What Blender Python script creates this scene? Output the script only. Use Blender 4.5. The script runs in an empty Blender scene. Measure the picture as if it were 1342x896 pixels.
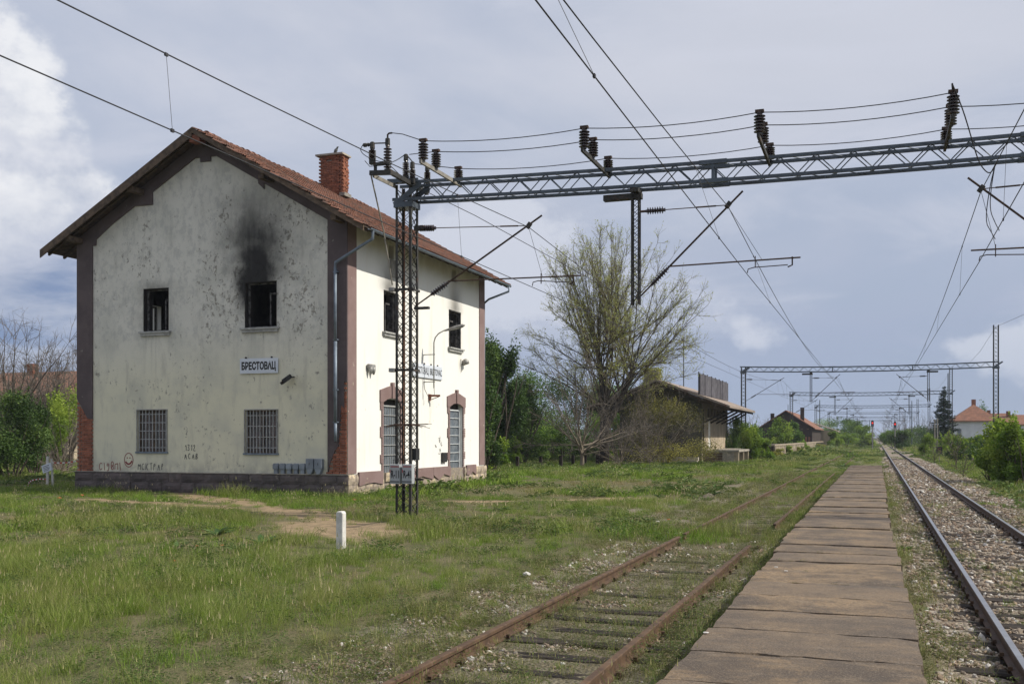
import bpy, bmesh, math, random
import numpy as np
from mathutils import Vector, Matrix, Euler
R = math.radians
sc = bpy.context.scene
col = sc.collection

# ------------------------------------------------------------------ camera
CAMZ = 2.0
YAW = math.atan(478 / 1345)
SN, CS = math.sin(YAW), math.cos(YAW)
cam = bpy.data.cameras.new('camera')
cam.sensor_width = 36; cam.lens = 36 * 1345 / 1342
cam.shift_y = 125 / 1342
cam.clip_start = 0.05; cam.clip_end = 9000
camo = bpy.data.objects.new('camera', cam); col.objects.link(camo)
camo.location = (0, 0, CAMZ); camo.rotation_euler = (R(90), 0, YAW)
sc.camera = camo

# ------------------------------------------------------------------ light
SUN_EL, SUN_AZ = R(43), R(82)          # azimuth measured from +Y towards +X
sd = Vector((math.sin(SUN_AZ) * math.cos(SUN_EL), math.cos(SUN_AZ) * math.cos(SUN_EL), math.sin(SUN_EL)))
sl = bpy.data.lights.new('sun', 'SUN'); sl.energy = 4.7; sl.angle = R(0.5); sl.color = (1, .94, .83)
so = bpy.data.objects.new('sun', sl); col.objects.link(so)
so.rotation_euler = (-sd).to_track_quat('-Z', 'Y').to_euler()
sc.view_settings.view_transform = 'Standard'; sc.view_settings.look = 'None'
sc.view_settings.gamma = 1; sc.view_settings.use_curve_mapping = False
sc.view_settings.exposure = 0.0

# ------------------------------------------------------------------ node helpers
class E:
    def __init__(s, nt, k): s.nt, s.k = nt, k
    def op(s, o, *a, clamp=False):
        n = s.nt.nodes.new('ShaderNodeMath'); n.operation = o; n.use_clamp = clamp
        for i, v in enumerate((s,) + a):
            if isinstance(v, E): s.nt.links.new(v.k, n.inputs[i])
            else: n.inputs[i].default_value = v
        return E(s.nt, n.outputs[0])
    def __add__(s, b): return s.op('ADD', b)
    def __sub__(s, b): return s.op('SUBTRACT', b)
    def __mul__(s, b): return s.op('MULTIPLY', b)
    def __truediv__(s, b): return s.op('DIVIDE', b)
    def mx(s, b): return s.op('MAXIMUM', b)
    def mn(s, b): return s.op('MINIMUM', b)
    def cl(s): return s.op('ADD', 0.0, clamp=True)
    def gauss(s, c, w):
        d = (s - c) * (1.0 / w)
        return (d * d * -1.0).op('EXPONENT')
    def ramp(s, a, b):
        n = s.nt.nodes.new('ShaderNodeMapRange'); n.interpolation_type = 'SMOOTHSTEP'
        s.nt.links.new(s.k, n.inputs[0]); n.inputs[1].default_value = a; n.inputs[2].default_value = b
        return E(s.nt, n.outputs[0])

def tocol(c): return (c[0], c[1], c[2], 1)
def mixc(nt, f, a, b, mode='MIX'):
    n = nt.nodes.new('ShaderNodeMix'); n.data_type = 'RGBA'; n.blend_type = mode
    for i, v in ((0, f), (6, a), (7, b)):
        if isinstance(v, E): nt.links.new(v.k, n.inputs[i])
        elif isinstance(v, tuple): n.inputs[i].default_value = tocol(v)
        else: n.inputs[i].default_value = v
    return E(nt, n.outputs[2])
def gpos(nt):
    n = nt.nodes.new('ShaderNodeNewGeometry'); return E(nt, n.outputs['Position'])
def xyz(nt, v):
    n = nt.nodes.new('ShaderNodeSeparateXYZ'); nt.links.new(v.k, n.inputs[0])
    return [E(nt, o) for o in n.outputs]
def noise(nt, v, scale, detail=4, rough=.55, st=(1, 1, 1), off=(0, 0, 0), dist=0):
    m = nt.nodes.new('ShaderNodeMapping'); m.inputs['Scale'].default_value = st; m.inputs['Location'].default_value = off
    nt.links.new(v.k, m.inputs[0])
    n = nt.nodes.new('ShaderNodeTexNoise'); n.inputs['Scale'].default_value = scale
    n.inputs['Detail'].default_value = detail; n.inputs['Roughness'].default_value = rough
    n.inputs['Distortion'].default_value = dist
    nt.links.new(m.outputs[0], n.inputs[0]); return E(nt, n.outputs[0])
def attr(nt, name):
    n = nt.nodes.new('ShaderNodeAttribute'); n.attribute_name = name; return E(nt, n.outputs['Fac'])
def orand(nt):
    n = nt.nodes.new('ShaderNodeObjectInfo'); return E(nt, n.outputs['Random'])
def bump(nt, h, bs, strength=.4, dist=.01):
    n = nt.nodes.new('ShaderNodeBump'); n.inputs['Strength'].default_value = strength; n.inputs['Distance'].default_value = dist
    nt.links.new(h.k, n.inputs['Height']); nt.links.new(n.outputs[0], bs.inputs['Normal'])
def newmat(name):
    m = bpy.data.materials.new(name); m.use_nodes = True
    nt = m.node_tree; bs = nt.nodes['Principled BSDF']; return m, nt, bs
def setcol(nt, bs, c): nt.links.new(c.k, bs.inputs['Base Color'])

def mat(name, c1, c2=None, scale=3, st=(1, 1, 1), rough=.8, metal=0, bmp=0, bscale=40, rnd=0, c3=None, s3=8, t3=(.55, .7), spec=.3, lo=.35, hi=.65):
    m, nt, bs = newmat(name)
    p = gpos(nt); c2 = c2 or tuple(v * .7 for v in c1)
    r = orand(nt)
    n1 = noise(nt, p, scale, 6, .6, st)
    c = mixc(nt, n1.ramp(lo, hi), c1, c2)
    if c3: c = mixc(nt, noise(nt, p, s3, 5, .6, st, (3, 7, 1)).ramp(*t3), c, c3)
    if rnd:
        g = r * (2 * rnd) + (1 - rnd)
        cc = nt.nodes.new('ShaderNodeCombineColor')
        for i in range(3): nt.links.new(g.k, cc.inputs[i])
        c = mixc(nt, 1.0, c, E(nt, cc.outputs[0]), 'MULTIPLY')
    setcol(nt, bs, c)
    bs.inputs['Roughness'].default_value = rough; bs.inputs['Metallic'].default_value = metal
    bs.inputs['Specular IOR Level'].default_value = spec
    if bmp: bump(nt, noise(nt, p, bscale, 5, .65, st), bs, bmp, .01)
    return m

# ------------------------------------------------------------------ mesh helpers
W = {}
def wl(o): return W.get(o.name, Vector((0, 0, 0))) if o else Vector((0, 0, 0))
def link(o, parent):
    col.objects.link(o)
    if parent: o.parent = parent
def tag(o, label=None, cat=None, group=None, kind=None):
    if label: o['label'] = label
    if cat: o['category'] = cat
    if group: o['group'] = group
    if kind: o['kind'] = kind
    return o
def empty(name, loc, label=None, cat=None, group=None, kind=None):
    o = bpy.data.objects.new(name, None); o.location = loc; o.empty_display_size = .2
    col.objects.link(o); W[o.name] = Vector(loc); return tag(o, label, cat, group, kind)

class MB:
    def __init__(s): s.v = []; s.f = []; s.m = []
    def add(s, vs, fs, mi=0):
        b = len(s.v); s.v += [tuple(v) for v in vs]
        s.f += [tuple(i + b for i in f) for f in fs]; s.m += [mi] * len(fs); return s
    def box(s, x0, x1, y0, y1, z0, z1, mi=0):
        return s.add([(x0, y0, z0), (x1, y0, z0), (x1, y1, z0), (x0, y1, z0), (x0, y0, z1), (x1, y0, z1), (x1, y1, z1), (x0, y1, z1)],
                     [(0, 3, 2, 1), (4, 5, 6, 7), (0, 1, 5, 4), (1, 2, 6, 5), (2, 3, 7, 6), (3, 0, 4, 7)], mi)
    def bar(s, p, q, w, h=None, up=(0, 0, 1), mi=0):
        p, q = Vector(p), Vector(q); h = h or w; d = (q - p).normalized(); u = Vector(up)
        if abs(d.dot(u)) > .98: u = Vector((0, 1, 0))
        a = d.cross(u).normalized() * w / 2; b = a.cross(d).normalized() * h / 2
        vs = [p - a - b, p + a - b, p + a + b, p - a + b, q - a - b, q + a - b, q + a + b, q - a + b]
        return s.add(vs, [(0, 1, 2, 3), (7, 6, 5, 4), (0, 4, 5, 1), (1, 5, 6, 2), (2, 6, 7, 3), (3, 7, 4, 0)], mi)
    def tube(s, pts, r, n=6, mi=0, cap=True):
        pts = [Vector(p) for p in pts]; k = len(pts)
        rs = list(r) if hasattr(r, '__len__') else [r] * k
        b = len(s.v); d0 = (pts[1] - pts[0]).normalized()
        u = Vector((0, 0, 1)) if abs(d0.z) < .9 else Vector((1, 0, 0))
        a = d0.cross(u).normalized()
        for i in range(k):
            d = (pts[min(i + 1, k - 1)] - pts[max(i - 1, 0)]).normalized()
            a = (a - d * a.dot(d)).normalized(); c = d.cross(a)
            for j in range(n):
                t = 2 * math.pi * j / n
                s.v.append(tuple(pts[i] + (a * math.cos(t) + c * math.sin(t)) * rs[i]))
        for i in range(k - 1):
            for j in range(n):
                s.f.append((b + i * n + j, b + i * n + (j + 1) % n, b + (i + 1) * n + (j + 1) % n, b + (i + 1) * n + j)); s.m.append(mi)
        if cap:
            s.f.append(tuple(b + j for j in range(n))[::-1]); s.f.append(tuple(b + (k - 1) * n + j for j in range(n))); s.m += [mi, mi]
        return s
    def lathe(s, prof, base, axis=(0, 0, 1), n=10, mi=0):
        base = Vector(base); ax = Vector(axis).normalized()
        u = Vector((0, 0, 1)) if abs(ax.z) < .9 else Vector((1, 0, 0))
        a = ax.cross(u).normalized(); c = ax.cross(a); b = len(s.v)
        for r, h in prof:
            for j in range(n):
                t = 2 * math.pi * j / n
                s.v.append(tuple(base + ax * h + (a * math.cos(t) + c * math.sin(t)) * r))
        for i in range(len(prof) - 1):
            for j in range(n):
                s.f.append((b + i * n + j, b + i * n + (j + 1) % n, b + (i + 1) * n + (j + 1) % n, b + (i + 1) * n + j)); s.m.append(mi)
        s.f.append(tuple(b + j for j in range(n))[::-1]); s.f.append(tuple(b + (len(prof) - 1) * n + j for j in range(n))); s.m += [mi, mi]
        return s
    def prism(s, poly, fn0, fn1, mi=0):
        # poly: 2d list; fn0/fn1 map (u,v) to the two end faces
        n = len(poly); vs = [fn0(*p) for p in poly] + [fn1(*p) for p in poly]
        fs = [tuple(range(n))[::-1], tuple(range(n, 2 * n))] + [(i, (i + 1) % n, n + (i + 1) % n, n + i) for i in range(n)]
        return s.add(vs, fs, mi)
    def mesh(s, name, mats, smooth=False, off=None):
        me = bpy.data.meshes.new(name)
        vs = s.v if off is None else [(v[0] - off[0], v[1] - off[1], v[2] - off[2]) for v in s.v]
        me.from_pydata(vs, [], s.f)
        mats = mats if isinstance(mats, (list, tuple)) else [mats]
        for m_ in mats: me.materials.append(m_)
        if len(mats) > 1: me.polygons.foreach_set('material_index', s.m)
        if smooth: me.polygons.foreach_set('use_smooth', [True] * len(s.f))
        bm = bmesh.new(); bm.from_mesh(me); bmesh.ops.recalc_face_normals(bm, faces=bm.faces); bm.to_mesh(me); bm.free()
        me.update(); return me
    def build(s, name, mats, parent=None, smooth=False, bevel=0, base=None):
        if parent: off = wl(parent)
        else:
            if base is None:
                a = np.array(s.v); mn, mx = a.min(0), a.max(0)
                base = ((mn[0] + mx[0]) / 2, (mn[1] + mx[1]) / 2, mn[2])
            off = Vector(base)
        me = s.mesh(name, mats, smooth, off)
        o = bpy.data.objects.new(name, me); link(o, parent)
        if not parent: o.location = off
        W[o.name] = Vector(off)
        if bevel:
            md = o.modifiers.new('bevel', 'BEVEL'); md.width = bevel; md.segments = 1; md.limit_method = 'ANGLE'
        return o

def piece(name, me, parent, loc, rot=None, scale=None):
    """a piece sharing mesh data; loc in world, rot a 3x3 Matrix or Euler tuple"""
    o = bpy.data.objects.new(name, me)
    if rot is None: rm = Matrix.Identity(4)
    elif isinstance(rot, Matrix): rm = rot.to_4x4()
    else: rm = Euler(rot).to_matrix().to_4x4()
    sm = Matrix.Identity(4)
    if scale is not None:
        s_ = scale if hasattr(scale, '__len__') else (scale,) * 3
        sm = Matrix.Diagonal((*s_, 1))
    o.matrix_basis = Matrix.Translation(Vector(loc) - wl(parent)) @ rm @ sm
    link(o, parent); W[o.name] = Vector(loc) if not parent else wl(parent)
    return o
KIDS = None
def copy_tree(o, parent=None):
    c = o.copy(); col.objects.link(c); c.parent = parent
    if parent: c.matrix_basis = o.matrix_basis.copy()
    for ch in [k for k in bpy.data.objects if k.parent == o]: copy_tree(ch, c)
    return c
def along(d, up=(0, 0, 1)):
    """3x3 matrix whose Z axis is d"""
    d = Vector(d).normalized(); u = Vector(up)
    if abs(d.dot(u)) > .98: u = Vector((0, 1, 0))
    x = u.cross(d).normalized(); y = d.cross(x)
    return Matrix((x, y, d)).transposed()
def text(body, w, h, origin, ux, uz, m, parent, name='lettering', bold=0.0, depth=.002):
    size = h / .72
    cu = bpy.data.curves.new('t', 'FONT'); cu.body = body; cu.size = size; cu.extrude = depth; cu.offset = bold
    cu.align_x = 'CENTER'; cu.align_y = 'CENTER'; cu.resolution_u = 2
    to = bpy.data.objects.new('t', cu); col.objects.link(to)
    dg = bpy.context.evaluated_depsgraph_get()
    me = bpy.data.meshes.new_from_object(to.evaluated_get(dg)); bpy.data.objects.remove(to)
    a = np.array([v.co[:] for v in me.vertices]); mn, mx = a.min(0), a.max(0)
    for v in me.vertices:
        v.co.x = (v.co.x - (mn[0] + mx[0]) / 2) * w / (mx[0] - mn[0]); v.co.y = (v.co.y - (mn[1] + mx[1]) / 2) * h / (mx[1] - mn[1])
    me.name = name; me.materials.clear(); me.materials.append(m)
    ux, uz = Vector(ux).normalized(), Vector(uz).normalized(); n = ux.cross(uz)
    rm = Matrix((ux, uz, n)).transposed()
    return piece(name, me, parent, origin, rm)

def P(px, py, Y):
    r = (px - 671) / 1345; Z = Y / (CS + SN * r); return Vector((Z * (-SN + CS * r), Y, CAMZ + (573 - py) / 1345 * Z))
def PX(px, py, X):
    r = (px - 671) / 1345; Z = X / (-SN + CS * r); return Vector((X, Z * (CS + SN * r), CAMZ + (573 - py) / 1345 * Z))
def PG(px, py, z=0.0):
    Z = 1345 * (CAMZ - z) / (py - 573); r = (px - 671) / 1345
    return Vector((Z * (-SN + CS * r), Z * (CS + SN * r), z))
def PZ(px, Z, z=0.0):
    r = (px - 671) / 1345; return Vector((Z * (-SN + CS * r), Z * (CS + SN * r), z))
rng = random.Random(7)

# ------------------------------------------------------------------ world: sky with clouds
wd = bpy.data.worlds.new('World'); sc.world = wd; wd.use_nodes = True
nt = wd.node_tree; bg = nt.nodes['Background']
sky = nt.nodes.new('ShaderNodeTexSky'); sky.sky_type = 'NISHITA'; sky.sun_disc = False
sky.sun_elevation = SUN_EL; sky.sun_rotation = SUN_AZ; sky.air_density = 1.2; sky.dust_density = 1.5
tc = nt.nodes.new('ShaderNodeTexCoord'); d = E(nt, tc.outputs['Generated'])
dx, dy, dz = xyz(nt, d)
den = dz.mx(0.0) + .13
cb = nt.nodes.new('ShaderNodeCombineXYZ')
nt.links.new((dx / den).k, cb.inputs[0]); nt.links.new((dy / den).k, cb.inputs[1])
pv = E(nt, cb.outputs[0])
big = noise(nt, pv, .42, 6, .5, off=(4, 2.5, 0), dist=.4)
mid = noise(nt, pv, 1.1, 7, .55, st=(1, .75, 1), off=(1, 9, 0), dist=.3)
fine = noise(nt, d, 5.0, 8, .6, st=(1, 1, 1.6))
az = dx.op('ARCTAN2', dy)             # 0 along the track, negative to the left
el = dz.op('ARCSINE')
cover = (mid * .62 + big * .38).ramp(.34, .60)
K = 10.0
veil = mixc(nt, big.ramp(.36, .64), (.66 * K, .68 * K, .765 * K), (.56 * K, .595 * K, .69 * K))
veil = mixc(nt, el.ramp(.36, .05) * .84, veil, (.345 * K, .415 * K, .575 * K))
gap = mixc(nt, .75, E(nt, sky.outputs[0]), (.36 * K, .44 * K, .61 * K))
skyc = mixc(nt, cover * .55 + .45, gap, veil)
# heaps of cumulus: low banks all round with the tallest one left of the station
lump = noise(nt, d, 6.5, 8, .62, st=(1, 1, 1.25), off=(2, 0, 1))
lump2 = noise(nt, d, 2.2, 3, .5, off=(5, 1, 0))
tall = az.ramp(-.62, -.84) * .235
azr = noise(nt, d, 1.1, 2, .5, st=(1, 1, .1), off=(0, 3, 0)).ramp(.40, .62) * .09
top = tall + azr * .8 + .065 + (lump - .5) * .24
cum = (top - el + (fine - .5) * .07).ramp(-.012, .030) * (lump2 * .4 + .8).cl()
lowfade = el.ramp(.02, .17)
bright = (lump * .75 + (lump2 - .5) * .5 + (fine - .5) * .25).ramp(.27, .47)
hi = (el + (lump - .5) * .26 + (fine - .5) * .08).ramp(.15, .26)
cumc = mixc(nt, bright, (.50 * K, .545 * K, .66 * K), (.88 * K, .89 * K, .92 * K))
under = mixc(nt, noise(nt, d, 5.0, 7, .6, st=(1, 1, 3.2), off=(8, 1, 1)).ramp(.40, .62), (.21 * K, .29 * K, .47 * K), (.46 * K, .51 * K, .63 * K))
cumc = mixc(nt, hi, under, cumc)
left = az.ramp(-.60, -.74)
skyc = mixc(nt, cum * left * .95, skyc, cumc)
puff = noise(nt, d, 13.0, 8, .60, st=(1, 1, 1.5), off=(7, 2, 3))
pm = ((az.gauss(-.37, .085) * el.gauss(.175, .06) * 1.15) + az.gauss(.12, .05) * el.gauss(.075, .03) * .8 + az.gauss(-.2, .25) * el.gauss(.10, .05) * .35) 
skyc = mixc(nt, (pm * 1.1 + (puff - .5) * 1.6 - .35).ramp(.0, .30) * .62, skyc, (.72 * K, .75 * K, .83 * K))
streak = noise(nt, d, 3.2, 7, .6, st=(1, 1, 4.0), off=(1, 5, 2), dist=.5)
skyc = mixc(nt, streak.ramp(.46, .66) * el.ramp(.04, .14) * .55, skyc, (.62 * K, .65 * K, .75 * K))
# distant blue-grey base near the horizon
skyc = mixc(nt, el.ramp(.12, .0) * .5, skyc, (.35 * K, .43 * K, .58 * K))
nt.links.new(skyc.k, bg.inputs[0]); bg.inputs[1].default_value = 0.1

# ------------------------------------------------------------------ materials
def plaster_gable():
    m, nt, bs = newmat('gable_plaster'); p = gpos(nt); x, y, z = xyz(nt, p)
    c = mixc(nt, z.ramp(3.2, 6.4), (.70, .67, .51), (.665, .645, .575))
    c = mixc(nt, noise(nt, p, .8, 5, .6).ramp(.42, .7) * .5, c, (.46, .46, .40))
    c = mixc(nt, noise(nt, p, 2.2, 7, .65, st=(1.4, 1, .34), off=(9, 0, 3)).ramp(.5, .72) * .42, c, (.37, .355, .31))
    # grey weathered zone above z=5.7
    c = mixc(nt, noise(nt, p, 4.5, 6, .7, st=(1, 1, .7)).ramp(.47, .62) * z.ramp(4.9, 5.8) * .45, c, (.38, .38, .36))
    # peeled patches: more of them between z 6 and 10, left half
    zone = noise(nt, p, .6, 4, .55, st=(1, 1, .6), off=(2, 0, 6)).ramp(.41, .58)
    pk = noise(nt, p, 6.6, 9, .74, st=(1.0, 1, .78), off=(1, 0, 0), dist=.3)
    th = zone * .085 + z.ramp(5.2, 6.2) * .050 - .014 - z.ramp(9.8, 11.2) * .06
    peel = (pk + th).ramp(.672, .70)
    ring = (pk + th).ramp(.64, .668)
    c = mixc(nt, ring * .35, c, (.42, .40, .35))
    c = mixc(nt, peel * .78, c, (.235, .215, .18))
    # soot from the fire over the right upper window, less over the left one
    n = noise(nt, p, 1.6, 6, .6, off=(0, 0, 8)) - .5
    h = z - 7.4
    w = h.mx(0.0) * .20 + .55
    d = (x - (-20.50) + h.mx(0.0) * .07 + n * .62) / w
    core = (d * d * -1.0).op('EXPONENT')
    up = h.ramp(3.9, -.25) 
    up = up * z.ramp(6.0, 7.25)
    wide = (d * d * -.30).op('EXPONENT') * h.ramp(5.0, .2) * z.ramp(6.4, 7.6) * .42
    soot = (core * up * .98 + wide * noise(nt, p, 1.1, 5, .6).ramp(.25, .65)).cl()
    dl = (x + 21.1 + n * .5); sl_ = (dl * dl * -14.0).op('EXPONENT') * z.ramp(6.1, 7.3) * z.ramp(8.2, 7.2)
    q = (x + 24.9 + n * .4) / .72
    s2 = (q * q * q * q * -1.0).op('EXPONENT') * z.ramp(5.8, 6.2) * z.ramp(7.9, 7.45) * .6
    s2 = s2 * noise(nt, p, 3, 5).ramp(.25, .6) * .45
    soot = (soot + sl_ * .6).mx(s2).cl()
    inv = (soot * (noise(nt, p, 2.4, 7, .65, st=(1.5, 1, .35), off=(3, 0, 0)) * .8 + .58)).cl() * -1.0 + 1.0; soot = inv * inv * -1.0 + 1.0; soot = soot.mx((x + 20.4).gauss(0, .62) * z.ramp(8.15, 7.5) * z.ramp(7.44, 7.47))
    c = mixc(nt, soot * .985, c, (.012, .011, .011))
    run = noise(nt, p, 3.0, 4, .6, st=(1.6, 1, .05), off=(4, 0, 9)).ramp(.52, .70) * ((x + 24.85).gauss(0, .75) + (x + 20.4).gauss(0, .8)) * (z.ramp(3.6, 5.7) * z.ramp(5.85, 5.8))
    c = mixc(nt, run.cl() * .55, c, (.25, .24, .21))
    # damp at the foot

    c = mixc(nt, z.ramp(1.25, .7) * noise(nt, p, 3, 5, .6).ramp(.35, .6) * .6, c, (.30, .29, .25))
    setcol(nt, bs, c); bs.inputs['Roughness'].default_value = .92
    bump(nt, noise(nt, p, 22, 5, .6) * .25 + peel * -1.0, bs, .55, .012)
    return m
def plaster_side():
    m, nt, bs = newmat('side_plaster'); p = gpos(nt); x, y, z = xyz(nt, p)
    c = mixc(nt, noise(nt, p, .7, 4, .6).ramp(.4, .7) * .6, (.80, .79, .745), (.77, .755, .71))
    c = mixc(nt, noise(nt, p, 1.3, 5, .6, st=(1, 1, .16), off=(0, 4, 0)).ramp(.52, .75) * .5, c, (.66, .58, .46))
    c = mixc(nt, noise(nt, p, 7, 6, .65, st=(1, 1, .5)).ramp(.66, .70) * z.ramp(5.0, 3.2), c, (.55, .42, .33))
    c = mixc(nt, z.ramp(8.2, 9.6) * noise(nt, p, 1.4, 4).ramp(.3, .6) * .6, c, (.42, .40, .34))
    n = noise(nt, p, 2.0, 5, .6, off=(0, 0, 8)) - .5
    s = None
    for yc, k in ((34.2, .95), (40.5, .9)):
        a = (y - yc + n * .5).gauss(0, .62) * z.ramp(9.2, 7.3) * z.ramp(7.2, 7.5) * k
        s = a if s is None else s.mx(a)
    c = mixc(nt, s * .88, c, (.05, .045, .04))
    setcol(nt, bs, c); bs.inputs['Roughness'].default_value = .9
    bump(nt, noise(nt, p, 18, 5, .6), bs, .25, .01); return m
M = {}
M['gable'] = plaster_gable(); M['side'] = plaster_side()
M['mauve'] = mat('mauve_plaster', (.235, .165, .155), (.20, .135, .125), 1.5, rough=.9, bmp=.3, c3=(.42, .37, .30), s3=3.5, t3=(.66, .70))
M['mauve_shaded'] = mat('mauve_plaster_shaded', (.125, .098, .098), (.095, .075, .077), 1.5, rough=.9, bmp=.3, c3=(.26, .24, .2), s3=3.0, t3=(.68, .74))  # same mauve plaster, with the gable's shade mixed into its colour
M['brick'] = mat('red_brick', (.33, .12, .07), (.24, .09, .055), 9, rough=.9, bmp=.5, rnd=.3, c3=(.42, .28, .2), s3=14, t3=(.6, .75))
M['brick_old'] = mat('chimney_brick', (.27, .105, .058), (.17, .065, .04), 7, rough=.9, bmp=.5, rnd=.3, c3=(.16, .08, .06), s3=5, t3=(.58, .75))
M['mortar'] = mat('mortar', (.30, .25, .20), (.22, .19, .16), 9, rough=.95, bmp=.4)
M['stone'] = mat('plinth_stone', (.36, .30, .23), (.22, .18, .15), 2.6, rough=.95, bmp=.8, bscale=14, rnd=.22, c3=(.56, .46, .31), s3=3.0, t3=(.50, .62))
M['tile'] = mat('clay_tile', (.215, .098, .062), (.13, .066, .048), 5, rough=.85, bmp=.3, rnd=.34, c3=(.10, .075, .06), s3=1.7, t3=(.50, .68))
M['wood_dark'] = mat('weathered_timber', (.085, .058, .038), (.045, .032, .024), 4, st=(1, 1, 4), rough=.9, bmp=.4, rnd=.2)
M['wood_grey'] = mat('grey_board', (.145, .102, .070), (.075, .055, .040), 5, rough=.9, bmp=.4, rnd=.15)
M['soot'] = mat('sooted_interior', (.018, .016, .015), (.035, .03, .027), 3, rough=.95)
M['frame'] = mat('charred_frame', (.16, .155, .15), (.03, .028, .026), 6, rough=.9, bmp=.4)
M['sill'] = mat('painted_sill', (.42, .42, .40), (.28, .28, .27), 6, rough=.8)
M['zinc'] = mat('zinc_pipe', (.20, .24, .29), (.14, .17, .21), 4, rough=.5, metal=.35, bmp=.1)
M['grille'] = mat('grille_paint', (.42, .43, .42), (.30, .30, .29), 9, rough=.6, c3=(.25, .12, .06), s3=12, t3=(.62, .7))
M['grille_w'] = mat('white_door_paint', (.72, .74, .75), (.55, .58, .6), 9, rough=.5)
M['glass'] = mat('dusty_glass', (.10, .12, .14), (.17, .19, .21), 3, rough=.25, spec=.6)
M['curtain'] = mat('dark_curtain', (.22, .10, .06), (.035, .025, .022), 14, st=(1, 1, .05), rough=.95)
M['sign'] = mat('enamel_sign', (.66, .70, .76), (.58, .62, .68), 2, rough=.45)
M['black'] = mat('black_paint', (.018, .018, .02), (.03, .03, .03), 5, rough=.6)
M['redp'] = mat('red_paint', (.38, .03, .03), (.28, .03, .03), 5, rough=.7)
M['spray_red'] = mat('red_spray', (.26, .045, .045), (.20, .04, .045), 8, rough=.8)
M['spray_black'] = mat('grey_spray', (.07, .075, .075), (.12, .12, .115), 12, rough=.8)
M['steel'] = mat('blue_grey_steel', (.10, .122, .145), (.075, .088, .105), 3, rough=.5, metal=.3, c3=(.16, .12, .09), s3=6, t3=(.66, .8))
M['steel_d'] = mat('dark_steel', (.055, .053, .047), (.036, .035, .033), 3, rough=.65, metal=.2, c3=(.14, .075, .045), s3=5, t3=(.55, .75))
M['galv'] = mat('pale_bracket', (.30, .28, .24), (.20, .185, .16), 6, rough=.6, metal=.1)
M['rustbar'] = mat('rusty_tube', (.085, .050, .034), (.05, .034, .027), 8, rough=.85)
M['insul'] = mat('brown_porcelain', (.040, .024, .020), (.025, .016, .015), 5, rough=.25, spec=.6)
M['wire'] = mat('wire', (.05, .05, .055), (.035, .035, .04), 3, rough=.6, metal=.2)
M['copper'] = mat('old_copper_rod', (.24, .12, .06), (.16, .08, .05), 6, rough=.6)
M['white'] = mat('white_marker', (.66, .64, .60), (.50, .49, .46), 7, rough=.8, bmp=.2, c3=(.3, .28, .24), s3=9, t3=(.68, .76))
M['concrete'] = mat('concrete', (.36, .33, .28), (.24, .22, .19), 2, rough=.95, bmp=.5, c3=(.46, .40, .31), s3=4, t3=(.5, .7))
M['lampgrey'] = mat('lamp_grey', (.34, .34, .32), (.22, .21, .20), 6, rough=.5, metal=.2)
M['boxgrey'] = mat('cable_box_grey', (.26, .29, .33), (.20, .225, .26), 4, rough=.6, rnd=.15)
M['box'] = mat('box_enamel', (.40, .42, .43), (.33, .35, .36), 3, rough=.5)
m_, nt, bs = newmat('thin_pane'); bs.inputs['Base Color'].default_value = (.25, .27, .28, 1); bs.inputs['Roughness'].default_value = .08; bs.inputs['Alpha'].default_value = .22; M['pane'] = m_
# ================================================================== THE STATION BUILDING
X0, X1, Y0, Y1 = -28.4, -16.97, 31.0, 43.9
RX, RZ, SL = -22.65, 12.82, .576               # ridge x, ridge height of the deck, slope
EZ = RZ - SL * (X1 - RX)                       # deck height over the wall
st = empty('station_building', ((X0 + X1) / 2, (Y0 + Y1) / 2, 0), 'abandoned two storey station house with fire blackened upper windows and red tiled roof', 'building')
def wall_cells(mb, u0, u1, z0, z1, holes, fn):
    us = sorted(u for u in {u0, u1, *[h[0] for h in holes], *[h[1] for h in holes]} if u0 <= u <= u1)
    zs = sorted(z for z in {z0, z1, *[h[2] for h in holes], *[h[3] for h in holes]} if z0 <= z <= z1)
    for a, b in zip(us, us[1:]):
        run = None
        for c, d_ in zip(zs, zs[1:]):
            if any(h[0] <= a and h[1] >= b and h[2] <= c and h[3] >= d_ for h in holes): 
                if run: fn(mb, a, b, *run)
                run = None
            else: run = (run[0], d_) if run else (c, d_)
        if run: fn(mb, a, b, *run)
GH = [(-25.4, -24.27, 5.87, 7.45), (-21.04, -19.73, 5.85, 7.47), (-25.66, -24.35, 1.48, 3.0), (-21.02, -19.70, 1.45, 2.96)]
FH = [(33.75, 35.0, 5.87, 7.40), (39.8, 41.15, 5.80, 7.40), (33.68, 35.1, .25, 3.42), (39.85, 41.3, .25, 3.46), (34.15, 34.6, 8.62, 9.14), (40.1, 40.65, 8.62, 9.14)]
LH = [(33.9, 35.15, 5.85, 7.4), (39.8, 41.0, 5.85, 7.4)]
T = .5
mb = MB()
wall_cells(mb, X0, X1, 0, 9.2, GH, lambda m_, a, b, c, d_: m_.box(a, b, Y0, Y0 + T, c, d_))
mb.prism([(X0, 9.2), (X1, 9.2), (X1, EZ - .03), (RX, RZ - .03), (X0, RZ - SL * (RX - X0) - .03)], lambda u, v: (u, Y0, v), lambda u, v: (u, Y0 + T, v))
tag(mb.build('wall', M['gable'], st), 'peeling cream gable wall with a tall soot plume')
mb = MB()
wall_cells(mb, Y0 + T, Y1, 0, 9.2, FH, lambda m_, a, b, c, d_: m_.box(X1 - T, X1, a, b, c, d_))
mb.prism([(X1 - T, 9.2), (X1, 9.2), (X1, EZ - .03), (X1 - T, EZ - .03 + SL * T)], lambda u, v: (u, Y0 + T, v), lambda u, v: (u, Y1, v))
tag(mb.build('wall', M['side'], st), 'sunlit white long wall facing the tracks')
mb = MB()
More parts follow.
